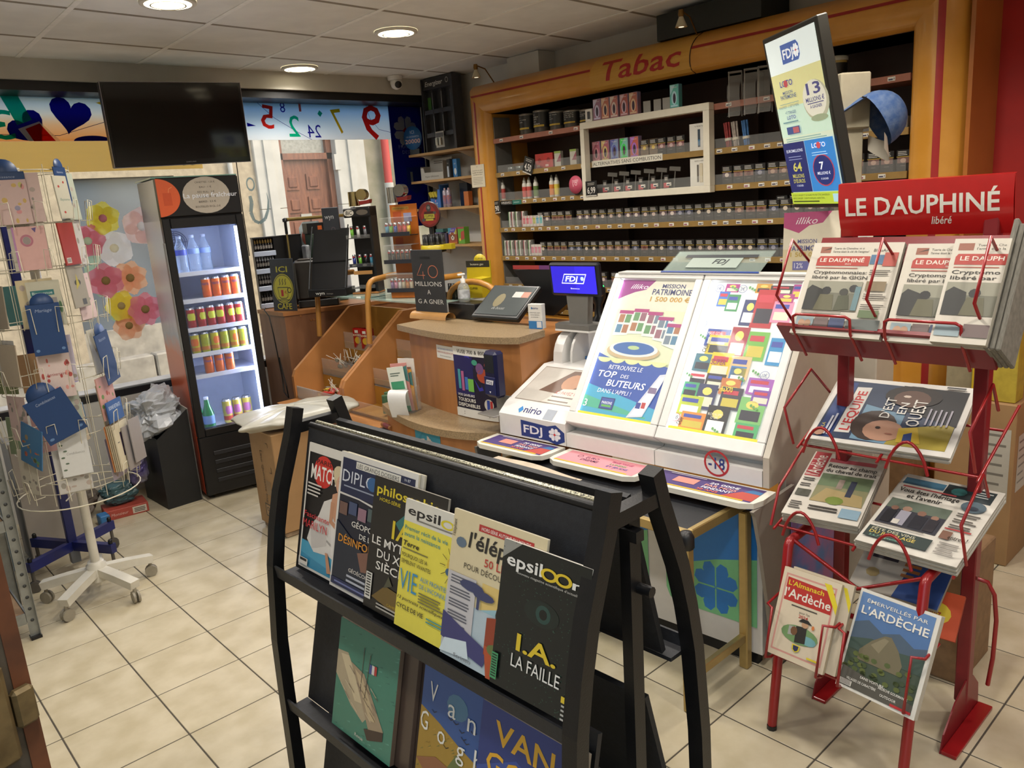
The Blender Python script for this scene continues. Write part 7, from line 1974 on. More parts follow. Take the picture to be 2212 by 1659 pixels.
def c_daup(A):
 A.rect(0,0,1,1,'#c6bfb2')
 A.rect(.10,.885,.22,.955,'#8f5a48').poly([(.12,.91),(.22,.945),(.22,.93)],'#3a2f2a').text('Tuerie de Chevaline: et si',.25,.925,.022,'#3a352f',wd=.34).text("l'arme était la clé de l'enigme?",.25,.89,.022,'#3a352f',wd=.40).text('BlouArt',.70,.90,.03,'#4a453e',wd=.17)
 A.poly([(.09,.745),(.68,.745),(.68,.85),(.12,.85),(.09,.82)],'#a83a32').text('LE DAUPHINÉ',.125,.785,.042,'#d8cfc4',wd=.50,bold=.04).text('libéré',.42,.757,.018,'#d8cfc4',wd=.07,shear=.2)
 A.rect(.69,.765,.83,.865,'#4a6a8a').rect(.83,.745,.97,.89,'#a84a40').lines(.10,.715,.60,1,.1,.008,'#a8584a',.1)
 A.text('Cryptomonnaies:',.09,.655,.036,'#26221e',wd=.60,bold=.02).text('libéré par le GIGN',.09,.600,.036,'#26221e',wd=.62,bold=.02)
 A.rect(.07,.26,.68,.575,'#6b6a5c').rect(.07,.45,.68,.575,'#8a8878').poly([(.07,.26),(.3,.26),(.27,.48),(.12,.53),(.07,.48)],'#2c2c2a').ell(.30,.47,.055,.045,'#262626',10).poly([(.20,.26),(.42,.26),(.39,.43),(.24,.43)],'#5d5a44').ell(.50,.46,.05,.04,'#3a3a34',10).poly([(.43,.26),(.60,.28),(.56,.43),(.45,.42)],'#4a4c3a').ell(.60,.50,.05,.04,'#2f2f30',10).rect(.62,.27,.68,.52,'#5f7a80')
 for y in(.69,.44,.33):A.lines(.72,y,.97,3,.022,.010,'#5a544c')
 A.rect(.72,.48,.93,.58,'#7a6a50').rect(.72,.20,.93,.28,'#5a6a4a').lines(.08,.235,.65,2,.016,.008,'#77716a')
 A.rect(.05,.06,.25,.18,'#8a9aa0').rect(.26,.06,.42,.18,'#6a5a58').rect(.43,.06,.60,.18,'#3f4a6a').rect(.62,.06,.97,.18,'#5a5f5c').ell(.12,.11,.04,.04,'#b08a70',8).ell(.19,.11,.04,.04,'#a8846a',8)
T1 = lambda dx,off:frame((2.065,1.105,1.165),-1.58,.531)@Matrix.Translation((dx,-off,0))
sheet('newspaper','Le Dauphine newspaper on the left of the top tray','newspaper',T1(0,.022),.25,.275,.018,c_daup)
sheet('newspaper','Le Dauphine newspaper in the middle of the top tray, partly covered','newspaper',T1(.258,.018),.25,.272,.014,c_daup)
def c_daup_half(A):
 A.rect(0,0,1,1,'#c6bfb2')
 A.rect(.10,.885,.38,.955,'#8f5a48').text("Tuerie de Che",.44,.925,.022,'#3a352f',wd=.5).text("l'arme était la",.44,.89,.022,'#3a352f',wd=.5)
 A.poly([(.09,.745),(1,.745),(1,.85),(.13,.85),(.09,.82)],'#a83a32').text('LE DAUPH',.18,.785,.042,'#d8cfc4',wd=.78,bold=.04)
 A.text('Cryptomo',.09,.655,.036,'#26221e',wd=.86,bold=.02).text('libéré par',.09,.600,.036,'#26221e',wd=.82,bold=.02).lines(.10,.715,.95,1,.1,.008,'#a8584a',.1)
 A.rect(.07,.26,1,.575,'#6b6a5c').rect(.07,.45,1,.575,'#8a8878').poly([(.07,.26),(.5,.26),(.45,.48),(.2,.53),(.07,.48)],'#2c2c2a').ell(.60,.47,.11,.045,'#262626',10).poly([(.40,.26),(.84,.26),(.78,.43),(.48,.43)],'#5d5a44')
 A.rect(.05,.06,.5,.18,'#8a9aa0').rect(.55,.06,1,.18,'#6a5a58')
sheet('newspaper','Le Dauphine newspaper overlapping at the right end of the top tray','newspaper',T1(.378,.040),.125,.274,.018,c_daup_half)
t = thing('newspaper_bundle','grey folded newspaper bundle standing edge on at the right of the top tray','newspaper',frame((2.075,.613,1.155),-1.58,.531)@Matrix.Rotation(.0,4,'Z'))
for k in range(3):
 MB().box((.0+.0125*k,-.045+.004*k,.0),(.012+.0125*k,.10,.335-.012*k),ch=.003).build('folded_section',mat('newsprint_grey','#77736a',.85,noise=.2,nscale=60,stretch=(8,1,1)),t)
def c_equipe(A):
 A.rect(0,0,1,1,'#cfcbc4').poly([(.03,.05),(.95,.07),(.96,.92),(.04,.95)],'#2c3850').rect(.05,.06,.16,.92,'#2c3f72').poly([(.30,.08),(.6,.06),(.6,.5),(.3,.6)],'#6a8aa0').poly([(.55,.06),(.95,.07),(.95,.45),(.6,.3)],'#9a8a3a').poly([(.60,.55),(.96,.40),(.96,.92),(.5,.94)],'#1d1c20')
 A.poly([(.17,.14),(.28,.15),(.28,.86),(.17,.85)],'#c6c2bc').text("L'EQUIPE",.265,.18,.085,'#b02a2c',wd=.50,rot=PI/2,bold=.05)
 A.ell(.42,.30,.16,.22,'#3a2c26',16).ell(.50,.24,.14,.15,'#a67e68',16).poly([(.62,.1),(.78,.12),(.72,.34),(.60,.30)],'#b49a34').poly([(.66,.10),(.72,.12),(.70,.26),(.65,.22)],'#2c3f72')
 A.ell(.60,.78,.20,.16,'#241c1a',18).ell(.60,.74,.13,.13,'#5a4034',16).ell(.56,.77,.03,.02,'#c9b8a8',6).ell(.46,.27,.02,.02,'#2a201c',6).ell(.55,.20,.03,.012,'#8a5a4a',6)
 A.text("D'EST",.50,.42,.085,'#d6d2ca',wd=.25,rot=PI/2,bold=.01).text('EN',.60,.50,.075,'#d6d2ca',wd=.14,rot=PI/2,bold=.01).text('OUEST',.72,.34,.11,'#d6d2ca',wd=.32,rot=PI/2,bold=.01)
 for q in range(5):A.line([(.76+.035*q,.38),(.76+.035*q,.62-.02*(q%2))],.005,'#9a96a0');A.lv-=1
 A.lv+=1
 A.text('MOLA',.085,.10,.03,'#cdbb3a',wd=.12,rot=PI/2).line([(.11,.08),(.11,.36)],.006,'#b9bcc8').line([(.135,.08),(.135,.40)],.006,'#b9bcc8').ell(.07,.10,.04,.05,'#a67e68',8).line([(.09,.55),(.09,.88)],.005,'#8f96b8').line([(.125,.6),(.125,.85)],.005,'#8f96b8').rect(.80,.94,.93,.965,'#4a4a4a')
for k in range(4):
 M = frame((2.135,1.10-.006*(k%2),.828),-1.45-.015*(k%2),1.167)@Matrix.Translation((0,-.0065*k,0))
 sheet('newspaper',['lowest sports newspaper in the middle tier pile','second sports newspaper in the middle tier pile','third sports newspaper in the middle tier pile',"sports newspaper L'EQUIPE lying sideways on top of the middle tier"][k],'newspaper',M,.385,.315,.006,c_equipe if k==3 else(lambda A:A.rect(0,0,1,1,'#bdb8ae')),'#b9b4a8')
def c_hebdo(A):
 A.rect(0,0,1,1,'#c3bdb2').rect(.02,.60,.24,1,'#a3343a').text("l'Ardèche",.21,.62,.12,'#dcd4ca',wd=.5,rot=PI/2,bold=.02)
 A.rect(.26,.86,.9,.92,'#b0505a').text('Retour au champ',.28,.775,.055,'#24211e',wd=.66,bold=.03).text('du cheval de trait',.28,.70,.055,'#24211e',wd=.68,bold=.03)
 A.rect(.26,.24,.95,.67,'#7c7a5a').rect(.26,.48,.95,.67,'#5f6f52').poly([(.26,.24),(.95,.24),(.9,.4),(.4,.45)],'#98865c').rect(.68,.36,.76,.60,'#2f3446').rect(.52,.46,.60,.60,'#8a7a70').ell(.58,.28,.12,.06,'#6a7a34',10)
 for y in(.55,.46,.18,.12):A.lines(.04,y,.22,2,.03,.014,'#4a4540')
 A.rect(.04,.28,.23,.38,'#4a4a40').lines(.30,.15,.70,2,.04,.020,'#3a352f').rect(.72,.06,.97,.19,'#7a94a4').text('Premiere rentree des',.30,.14,.03,'#3a352f',wd=.38)
def c_drome(A):
 A.rect(0,0,1,1,'#c9c4ba').rect(.02,.86,.45,.95,'#3a6a84').rect(.46,.80,.94,.97,'#1f2c30').ell(.6,.89,.08,.05,'#2f6a6a',10).lines(.75,.93,.92,3,.03,.012,'#b0b4b0')
 A.lines(.05,.815,.62,1,.1,.018,'#a8484a',.05).text("Vous êtes l'héritage",.04,.745,.055,'#24211e',wd=.62,bold=.03).text("et l'avenir",.16,.67,.055,'#24211e',wd=.36,bold=.03)
 A.rect(.04,.28,.66,.63,'#33343c').rect(.04,.50,.66,.63,'#5a6458').ell(.26,.52,.05,.035,'#9a7a68',8).rect(.21,.30,.32,.49,'#9a98a4').ell(.42,.50,.045,.035,'#7a5a4c',8).rect(.37,.30,.50,.47,'#23242c').ell(.56,.48,.04,.03,'#8a6a5a',8).rect(.52,.30,.62,.46,'#2c2a30').ell(.14,.50,.04,.03,'#7a5a4c',8).rect(.08,.30,.18,.47,'#1f2026').rect(.2,.30,.27,.36,'#c9c4ba')
 A.ell(.82,.72,.12,.075,'#4a5a64',16).ell(.82,.70,.06,.03,'#2c3440',8)
 for y in(.60,.52,.44):A.lines(.72,y,.95,2,.03,.014,'#55504a')
 A.rect(.70,.385,.95,.40,'#a83a3c').rect(.70,.26,.80,.36,'#7a5a4c').text('entree !',.78,.27,.05,'#26221e',wd=.18,bold=.02)
 A.rect(.04,.07,.68,.21,'#2f3a38').text('FÊTE DES VINS',.08,.165,.030,'#b9b49a',wd=.44,bold=.01).text('DU JUMELAGE',.08,.12,.036,'#c9b45a',wd=.46,bold=.02).text('5,6,7 septembre',.10,.082,.022,'#7ab09a',wd=.34).lines(.04,.25,.66,1,.02,.01,'#77716a')
 A.lines(.74,.20,.95,4,.04,.016,'#8f8a84')
for k in range(5):
 M = frame((2.002,1.10-.004*(k%2),.628),-1.409+.012*(k%2),1.277)@Matrix.Translation((0,-.006*k,0))
 sheet('newspaper',['weekly newspaper at the bottom of the left lower pile','weekly newspaper second from the bottom of the left lower pile','weekly newspaper in the middle of the left lower pile','weekly newspaper second from the top of the left lower pile',"weekly newspaper L'Ardeche with a plough horse, top of the left lower pile"][k],'newspaper',M,.212,.325,.0056,c_hebdo if k==4 else(lambda A:A.rect(0,0,1,1,'#a8a296')),'#a39d90')
for k in range(5):
 M = frame((2.00,.880+.004*(k%2),.606),-1.60+.012*(k%2),1.277)@Matrix.Translation((0,-.006*k,0))
 sheet('newspaper',['newspaper at the bottom of the right lower pile','newspaper second from the bottom of the right lower pile','newspaper in the middle of the right lower pile','newspaper second from the top of the right lower pile','newspaper with a crowd photograph, top of the right lower pile'][k],'newspaper',M,.258,.335,.0056,c_drome if k==4 else(lambda A:A.rect(0,0,1,1,'#b3aea4')),'#a39d90')
sheet('magazine','plastic wrapped magazine with a pictured box below the newspaper piles','magazine',frame((2.07,.93,.45),-1.57,1.0),.24,.20,.012,lambda A:A.rect(0,0,1,1,'#b9b2a6').poly([(.5,0),(1,0),(1,1),(.62,1)],'#2a4a8a').rect(.12,.55,.42,.85,'#33303c').lines(.5,.8,.7,6,.09,.05,'#a86a3a',.3).ell(.2,.3,.08,.08,'#b09a6a',8),'#8f8a80')
sheet('crisp_packet','bright orange and yellow packet behind the lowest front pocket','packet',frame((2.12,.80,.34),-1.5,.7),.14,.13,.012,lambda A:A.rect(0,0,1,1,'#b8451c').ell(.5,.5,.34,.26,'#c9b02a',14).text('Quiz',.36,.42,.16,'#8f2a1a',wd=.3,bold=.03),'#9a3a1c')
def c_alm(A):
 A.rect(0,0,1,1,'#c9bba4').rect(.06,.06,.94,.94,'#c08a80').rect(.09,.08,.91,.92,'#c9bba4').poly([(.10,.64),(.92,.64),(.92,.88),(.10,.90)],'#a82a24')
 A.text("L'Almanach",.13,.815,.055,'#cdb92a',wd=.62,bold=.03).text("l'Ardèche",.10,.68,.10,'#d6d0c4',wd=.80,bold=.03).poly([(.72,.96),(.84,.96),(1.0,.76),(1.0,.66)],'#cdbb2a').lines(.26,.60,.74,1,.1,.014,'#4a443c',.1).text("pour l'an",.42,.545,.024,'#4a443c',wd=.18).text('2024',.42,.495,.036,'#a82a24',wd=.16,bold=.02)
 A.ell(.50,.31,.32,.10,'#6a8a5a',16).poly([(.30,.38),(.50,.40),(.50,.30),(.30,.28)],'#9a9a94').ell(.66,.28,.14,.05,'#6a9aa0',10).poly([(.42,.40),(.60,.42),(.62,.24),(.44,.22)],'#2b2823').ell(.56,.44,.06,.035,'#b08a6a',10).poly([(.44,.46),(.68,.46),(.60,.50),(.50,.50)],'#24211e').ell(.40,.34,.06,.05,'#6a4a30',8).ell(.70,.44,.025,.025,'#c0703a',8).poly([(.42,.20),(.56,.20),(.55,.14),(.49,.115),(.43,.14)],'#cdbb2a').poly([(.44,.19),(.54,.19),(.53,.145),(.49,.125),(.45,.145)],'#2c3050')
 A.rect(.70,.095,.88,.115,'#cdbb2a')
def c_ard(A):
 A.rect(0,0,1,1,'#cfcbc2').rect(.03,.03,.95,.97,'#3f4a3c').rect(.03,.60,.95,.97,'#4a6a98').rect(.03,.78,.95,.97,'#5a7aa8').poly([(.03,.66),(.2,.72),(.4,.64),(.6,.70),(.8,.62),(.95,.66),(.95,.5),(.03,.5)],'#465668').poly([(.03,.5),(.3,.56),(.55,.52),(.95,.56),(.95,.40),(.03,.40)],'#3c4c44')
 A.poly([(.18,.42),(.30,.54),(.44,.63),(.52,.64),(.64,.54),(.72,.42),(.70,.32),(.18,.32)],'#6a624c').poly([(.3,.5),(.44,.61),(.5,.60),(.42,.45)],'#7f765e')
 r = random.Random(4)
 for _ in range(40):x = r.uniform(.05,.9);y = r.uniform(.15,.38);A.ell(x,y,.04,.025,r.choice(['#4c5830','#424e2c','#565f30','#3a4630']),7);A.lv-=1
 A.lv+=1
 A.poly([(.03,.03),(.95,.03),(.95,.12),(.03,.22)],'#4f4c44')
 A.text('ÉMERVEILLÉS PAR',.12,.885,.034,'#d8d4cc',wd=.76,bold=.01).text("L'ARDÈCHE",.08,.765,.080,'#d8d4cc',wd=.84,bold=.03).text('SANS VOITURE',.28,.155,.024,'#d8d4cc',wd=.30,bold=.02).text('ARDÈCHE GOURMANDE',.52,.135,.024,'#d8d4cc',wd=.36,bold=.02).text('VILLAGES DE CARACTÈRE',.12,.10,.024,'#d8d4cc',wd=.38,bold=.02).text('OUTDOOR',.56,.075,.024,'#d8d4cc',wd=.20,bold=.02).rect(.70,.03,.95,.055,'#a82a2c').rect(.03,.04,.2,.09,'#c9c4ba').lines(.05,.08,.19,4,.011,.005,'#2a2a2a',0)
sheet('magazine',"cream almanac L'Almanach de l'Ardeche 2024 in the lower left pocket",'magazine',frame((1.850,1.063,.282),-1.613,.403),.172,.250,.012,c_alm,'#b5a88f')
sheet('magazine','spare almanac copy showing at the right behind the front almanac','magazine',frame((1.864,1.043,.282),-1.613,.403),.180,.250,.012,lambda A:A.rect(0,0,1,1,'#bdb09a').poly([(.84,.95),(.9,.95),(1,.8),(1,.7)],'#cdbb2a'),'#a89c84')
sheet('magazine',"thick magazine EMERVEILLES PAR L'ARDECHE with a rocky hill, lower right pocket",'magazine',frame((1.858,.862,.262),-1.673,.46),.212,.268,.022,c_ard,'#b5afa4')
# boxes and things behind the red rack
bx2 = thing('cardboard_box','tall brown carton with white shipping label behind the newspaper rack','cardboard box',Matrix.Translation((3.40,.985,0))@Matrix.Rotation(.0,4,'Z'))
MB().box((0,-.10,0),(.30,.19,.68),ch=.004).build('carton',mat('cardboard','#9c7a52'),bx2)
A = Art(.29,.68,Matrix.Translation((-.0006,.19,0))@Matrix.Rotation(-PI/2,4,'Z'));A.rect(.62,.40,.95,.85,'#b5b0a4').lines(.66,.80,.9,6,.06,.015,'#77736a').rect(.30,.28,.42,.42,'#2f261c');A.build('shipping_label',bx2)
A = Art(.30,.68,Matrix.Translation((0,-.1006,0)));A.rect(.15,.45,.55,.8,'#b5b0a4').lines(.2,.75,.5,6,.05,.012,'#77736a');A.build('shipping_label',bx2)
y1_ = thing('yellow_carton','upright yellow and cream carton standing on the brown box','carton',Matrix.Translation((3.42,.90,.681)))
MB().box((0,0,0),(.10,.16,.36),ch=.003).build('carton',mat('yellow_card','#b09a34',.6,noise=.12),y1_)
MB().box((-.001,.10,.02),(0,.155,.24)).build('yellow_panel',mat('yellow_panel','#c9a518',.5),y1_)
o = MB().box((3.45,1.066,.682),(3.64,1.165,1.06),ch=.004).build('cream_carton',mat('cream_card','#8f8468',.7,noise=.12));tag(o,'cream carton standing against the orange pillar','carton')
crumple('plastic_bag','white plastic bag scrap hanging over the brown carton edge','plastic bag',(3.66,.84,.705),.06,.05,.02,poly_w,41)
o = MB().prism([(3.30,1.22),(3.48,1.22),(3.48,1.36),(3.30,1.36)],0,.45).build('brown_crate',mat('cardboard_dk','#7d5f3e',.8,noise=.15));tag(o,'low brown carton at the foot of the orange pillar','cardboard box')
o = MB().box((2.46,.74,0),(2.72,1.02,.42),ch=.004).build('brown_crate',mat('cardboard_mid','#86694a',.8,noise=.15));tag(o,'plain brown carton on the floor directly behind the newspaper rack','cardboard box')
# goods on the glass shelf and coffee counter
bp = mat('black_plastic','#151517')
GZ = 1.1005
LIGHT = {'sky blue':'#4a8fb0','green':'#6aa83a','blue':'#2f4a9a','red':'#a82a2c','scarlet':'#b0342c','yellow':'#c9a82a','black':'#1c1c20','dark blue':'#23307a','white':'#c9c9c4','pink':'#b8708f','cream':'#bfb49a','orange':'#c07a3a','violet':'#7a5a8f','grey':'#6a6a6e'}
def lighter_mesh(c):
 g = MB().lathe([(.0,0),(.0105,.001),(.0105,.052),(.0,.052)],mat('lighter_'+c.strip('#'),c,.25,noise=.05),n=10)
 g.lathe([(.0108,.052),(.0108,.068),(.0085,.070),(0,.070)],mat('lighter_hood','#a9a9ac',.25,.8),n=10)
 g.box((-.006,-.012,.052),(.006,-.004,.060),ink('#a82a2c'))
 return g.mesh('lighter')
_LMS = {k:lighter_mesh(v)for k,v in LIGHT.items()}
def lighters(M,xs,cols,z,y,where):
 for i,(x,c)in enumerate(zip(xs,cols)):
  o = bpy.data.objects.new('lighter',_LMS[c]);COL.objects.link(o)
  o.matrix_world = M@Matrix.Translation((x,y,z))
  tag(o,'%s pocket lighter %s'%(c,where[0]if cols.count(c)==1 else where[0]+', %s from left'%nth(i)),'lighter',where[1])
def giant_head(parent,z,m):
 """oversized lighter head: chrome hood, spark wheel, red tab"""
 hood = MB()
 hood.grid(lambda u,v:(-.030+.030*math.cos(PI+PI*u)*1.0,.026*math.sin(PI+PI*u),z+.01+.085*v),10,2)
 hood.grid(lambda u,v:(-.030+.030*math.cos(PI+PI*u)*v,.026*math.sin(PI+PI*u)*v,z+.095),10,2)
 hood.box((-.062,-.002,z+.01),(.0,.0,z+.095))
 hood.build('chrome_hood',m,parent)
 MB().cyl((.030,-.024,z+.075),(.030,.024,z+.075),.033,n=20).build('spark_wheel',m,parent)
 MB().bar([(.0,-.022,z+.075),(.014,-.022,z+.01)],.004,.01).build('fork',m,parent)
 MB().prism([(.005,z+.015),(.075,z+.022),(.080,z+.045),(.060,z+.040),(.010,z+.038)],-.022,.022,axis='y').build('red_tab',mat('tab_red','#7a1f1a',.4),parent)
chrome = mat('chrome','#b9b9b6',.12,.95)
brass_c = mat('brass_chrome','#b9a878',.14,.95)
BT = frame((2.62,4.20,GZ),-.95)
bt = thing('lighter_tower','black BIC lighter tower with a brass giant lighter head','display stand',BT)
MB().box((-.085,-.05,0),(.085,.07,.012),ch=.003).build('base',wood_l,bt)
MB().box((-.075,.045,.012),(.085,.058,.52)).build('back_panel',bp,bt)
MB().box((.070,-.045,.012),(.085,.045,.52)).build('side_panel',bp,bt)
MB().box((-.085,-.055,.46),(.085,.058,.515),ch=.006).build('header',bp,bt)
A = Art(.17,.055,Matrix.Translation((-.085,-.0556,.46)));A.ell(.22,.5,.19,.36,'#c9c4b8',16).text('BiC',.10,.30,.42,'#26221f',wd=.26,bold=.05,shear=.2).ell(.72,.5,.22,.30,'#5a5248',14);A.build('printed_logo',bt)
for z in(.035,.165,.335):
 MB().box((-.080,-.052,z),(.070,.045,z+.004)).build('tray',bp,bt)
 MB().box((-.080,-.056,z),(.070,-.053,z+.022)).build('clear_lip',clear,bt)
MB().box((-.06,-.053,.12),(.06,-.050,.142)).build('price_band',ink('#b0824a'),bt)
A = Art(.15,.02,Matrix.Translation((-.08,-.0566,.166)));A.rect(0,0,.92,1,'#33363c').text('BIC',.12,.25,.5,'#a9a9a4',wd=.2,shear=.2).ell(.66,.5,.1,.35,'#6a6a66',10);A.build('lip_print',bt)
giant_head(bt,.515,brass_c)
lighters(BT,[-.06,-.022,.016,.052],['dark blue','green','black','sky blue'],.1695,-.02,('in the middle tray of the black BIC tower','lighters, black tower middle tray'))
lighters(BT,[-.055,-.015,.03],['green','white','grey'],.3395,-.02,('in the top tray of the black BIC tower','lighters, black tower top tray'))
OT = frame((2.57,3.72,GZ),-1.15)
ot = thing('lighter_tower','orange lighter tower with clear trays and a silver giant lighter head','display stand',OT)
om = mat('orange_card','#b8641c',.45,noise=.06)
MB().box((-.085,-.03,0),(.085,.07,.035),ch=.003).build('base',om,ot)
MB().box((-.085,.05,.035),(.085,.062,.515),ch=.002).build('back_panel',om,ot)
A = Art(.17,.48,Matrix.Translation((-.085,.0494,.035)));A.rect(0,0,1,1,'#b8641c').rect(.08,.94,.72,.975,'#b98a3a').text('www.mybiclighter.com',.10,.948,.016,'#4a3a1c',wd=.58,bold=.02).rect(.1,.32,.8,.36,'#b07a4a').rect(.10,.80,.42,.92,'#a8481c').rect(.5,.80,.8,.90,'#8f8fae').rect(.10,.50,.4,.62,'#a8481c');A.build('printed_panel',ot)
for z in(.035,.195,.345):
 MB().box((-.095,-.045,z),(.085,.048,z+.004)).build('tray',bp,ot)
 MB().box((-.097,-.049,z),(.087,-.046,z+.10)).build('clear_front',clear,ot)
 MB().box((-.097,-.049,z+.10),(.087,.048,z+.103)).build('clear_lid',clear,ot)
 MB().box((-.097,-.050,z),(.087,-.0495,z+.022)).build('lip_print',ink('#2a2c34'),ot)
giant_head(ot,.515,chrome)
lighters(OT,[-.075,-.048,-.020,.010,.038,.065],['sky blue','green','blue','red','scarlet','yellow'],.3495,-.015,('in the top tray of the orange tower','lighters, orange tower top tray'))
lighters(OT,[-.075,-.048,-.020,.010,.038,.065],['black']*6,.1995,-.015,('in the middle tray of the orange tower','lighters, orange tower middle tray'))
lighters(OT,[-.078,-.053,-.028,-.003,.022,.047,.070],['violet','pink','white','cream','orange','cream','orange'],.0395,-.015,('in the lowest tray of the orange tower','lighters, orange tower lowest tray'))
CT = frame((2.63,3.50,GZ),-1.2)
ct = thing('clipper_stand','black and yellow Clipper lighter stand with a round red and black sign','display stand',CT)
MB().lathe([(.07,0),(.07,.02),(.02,.03),(.02,.24),(.065,.25),(.065,.262),(.0,.262)],n=18).build('carousel',bp,ct)
MB().lathe([(.074,.262),(.074,.285),(.066,.288)],n=18).build('yellow_tray',mat('clipper_yellow','#b9a51c',.4),ct)
MB().box((.066,-.02,.262),(.12,.02,.29)).build('yellow_tab',mat('clipper_yellow','#b9a51c'),ct)
MB().lathe([(.070,0),(.070,.004),(0,.004)],n=28,M=Matrix.Translation((0,-.02,.45))@Matrix.Rotation(PI/2,4,'X')).build('round_sign',mat('sign_dark','#2a1a1a',.4),ct)
A = Art(.14,.14,Matrix.Translation((-.07,-.0246,.38)))
A.ell(.5,.5,.47,.47,'#6a201c',26).poly([(.5,.1),(.2,.2),(.12,.5),(.3,.75),(.5,.92),(.7,.75),(.88,.5),(.8,.2)],'#8a2a22').ell(.5,.74,.11,.15,'#3a3836',14).ell(.5,.76,.06,.06,'#77736e',10).poly([(.3,.62),(.7,.62),(.78,.3),(.22,.3)],'#451a18').rect(.28,.36,.74,.52,'#a8a03a').text('CLIPPER',.51,.40,.09,'#3a3514',wd=.38,al='c',bold=.02).rect(.34,.27,.68,.34,'#a8a03a').ell(.76,.56,.07,.06,'#4a4644',8).ell(.24,.30,.08,.06,'#4a4644',8)
A.build('sign_print',ct)
MB().cyl((0,-.014,.28),(0,-.014,.40),.008,n=8).build('sign_stem',bp,ct)
clm = MB().lathe([(.010,0),(.010,.055),(.009,.057),(.009,.082),(0,.083)],mat('clipper_black','#1a1a1b',.3),n=8)
clm.lathe([(.0104,.008),(.0104,.040)],mat('clipper_sleeve','#5a584c',.4,noise=.8,nscale=120,hex2='#1c1c1a'),n=8)
clm = clm.mesh('lighter')
for i in range(16):
 a = 2*PI*i/10;r_ = .052 if i<10 else .026;a = a if i<10 else 2*PI*i/6
 o = bpy.data.objects.new('lighter',clm);COL.objects.link(o);o.matrix_world = CT@Matrix.Translation((r_*math.cos(a),r_*math.sin(a),.2625))
 tag(o,'black printed lighter standing in the Clipper carousel','lighter','lighters in the carousel')
for i in range(5):
 o = bpy.data.objects.new('lighter',clm);COL.objects.link(o);o.matrix_world = frame((2.62,3.385-.026*i,GZ),-1.2)
 tag(o,'%s black printed lighter from the left beside the yellow gas display'%nth(i),'lighter','short lighter row')
YT = frame((2.72,3.30,GZ),-1.3)
yt = thing('gas_display','bright yellow butane gas counter display box','display box',YT)
ym = mat('clipper_yellow','#b9a51c')
MB().prism([(-.085,0),(.085,0),(.085,.10),(.03,.105),(-.085,.075)],-.05,.05,axis='y').build('box',ym,yt)
MB().prism([(-.075,.07),(.085,.10),(.085,.19),(-.065,.18)],.044,.052,axis='y').build('back_card',ym,yt)
MB().lathe([(.04,0),(.04,.004),(0,.004)],n=18,M=Matrix.Translation((.02,.05,.185))@Matrix.Rotation(PI/2,4,'X')).build('round_top',ym,yt)
A = Art(.17,.22,Matrix.Translation((-.085,.0434,0)));A.rect(.08,.70,.98,.86,'#2a2820').text('butane gas',.25,.75,.05,'#c9c4b0',wd=.5).text('CLIPPER',.45,.89,.04,'#3a3514',wd=.3);A.build('card_print',yt)
A = Art(.17,.10,Matrix.Translation((-.085,-.0506,0)));A.poly([(.05,.1),(.6,.1),(.2,.6),(.05,.7)],'#a8951a').text('CLIPPER',.55,.45,.12,'#3a3514',wd=.3,bold=.02).rect(.1,.66,.3,.8,'#2a2a5a');A.build('box_print',yt)
WT2 = frame((2.455,4.365,GZ),-.95)
wy = thing('wyn_easel','black metal wyn display easel with sloping shelves','display stand',WT2)
MB().box((-.13,-.05,0),(.12,.10,.045),ch=.003).build('base_tray',bp,wy)
MB().bar([(-.0,-.02,.045),(.0,.115,.40)],.235,.006).build('sloping_back',bp,wy)
MB().box((-.118,.03,.205),(.118,.10,.211)).build('shelf',bp,wy)
for x in(-.12,.12):
 MB().tube([(x,-.05,.05),(x,.09,.40),(x,.10,.42)],.004,n=6).build('side_rod',mat('dark_steel','#44474a',.3,.7),wy)
MB().box((-.05,.11,.30),(.06,.118,.53),ch=.003).build('header_card',mat('slate_card','#33363d',.5),wy)
A = Art(.11,.23,Matrix.Translation((-.05,.1094,.30)));A.rect(.02,.02,.98,.98,'#33363d').text('wyn',.15,.70,.12,'#a9acae',wd=.55,bold=.02).ring(.6,.42,.12,.06,.2,'#6a5a60');A.build('header_print',wy)
A = Art(.25,.045,Matrix.Translation((-.13,-.0506,0)));A.text('wyn',.20,.3,.42,'#c9c9c4',wd=.24,bold=.02).text('Recharges',.50,.32,.16,'#8f8f8c',wd=.16);A.build('base_print',wy)
er = thing('e_liquid_rack','black four tier rack of small e-liquid bottles by the window','display rack',frame((2.312,5.055,1.0),-.20))
MB().box((0,.0,0),(.006,.055,.47)).build('side_panel',bp,er)
MB().box((.134,.0,0),(.325,.055,.47),ch=.002).build('side_cabinet',bp,er)
MB().box((.006,.050,0),(.134,.055,.47)).build('back_panel',mat('rack_inner','#55555a',.4),er)
MB().box((-.002,-.002,.465),(.327,.057,.475),ch=.002).build('top_panel',bp,er)
caps = ['#8a6f3c','#a9abb0','#8f8a88','#33302e']
eb = []
for c in caps:
 g = MB().lathe([(.008,0),(.0085,.003),(.0085,.045),(.006,.048)],mat('vial_dark','#1c1718',.25),n=8)
 g.lathe([(.0088,.012),(.0088,.034)],mat('vial_label','#4a3c3a',.4,noise=.7,nscale=150,hex2='#b9b4ac'),n=8)
 g.lathe([(.0075,.048),(.0065,.066),(.003,.078),(0,.079)],mat('vial_cap_'+c.strip('#'),c,.3,.3),n=8)
 eb.append(g.mesh('e_liquid_vial'))
nm4 = ['gold capped','silver capped','grey capped','black capped'];pos4 = ['top','second','third','lowest']
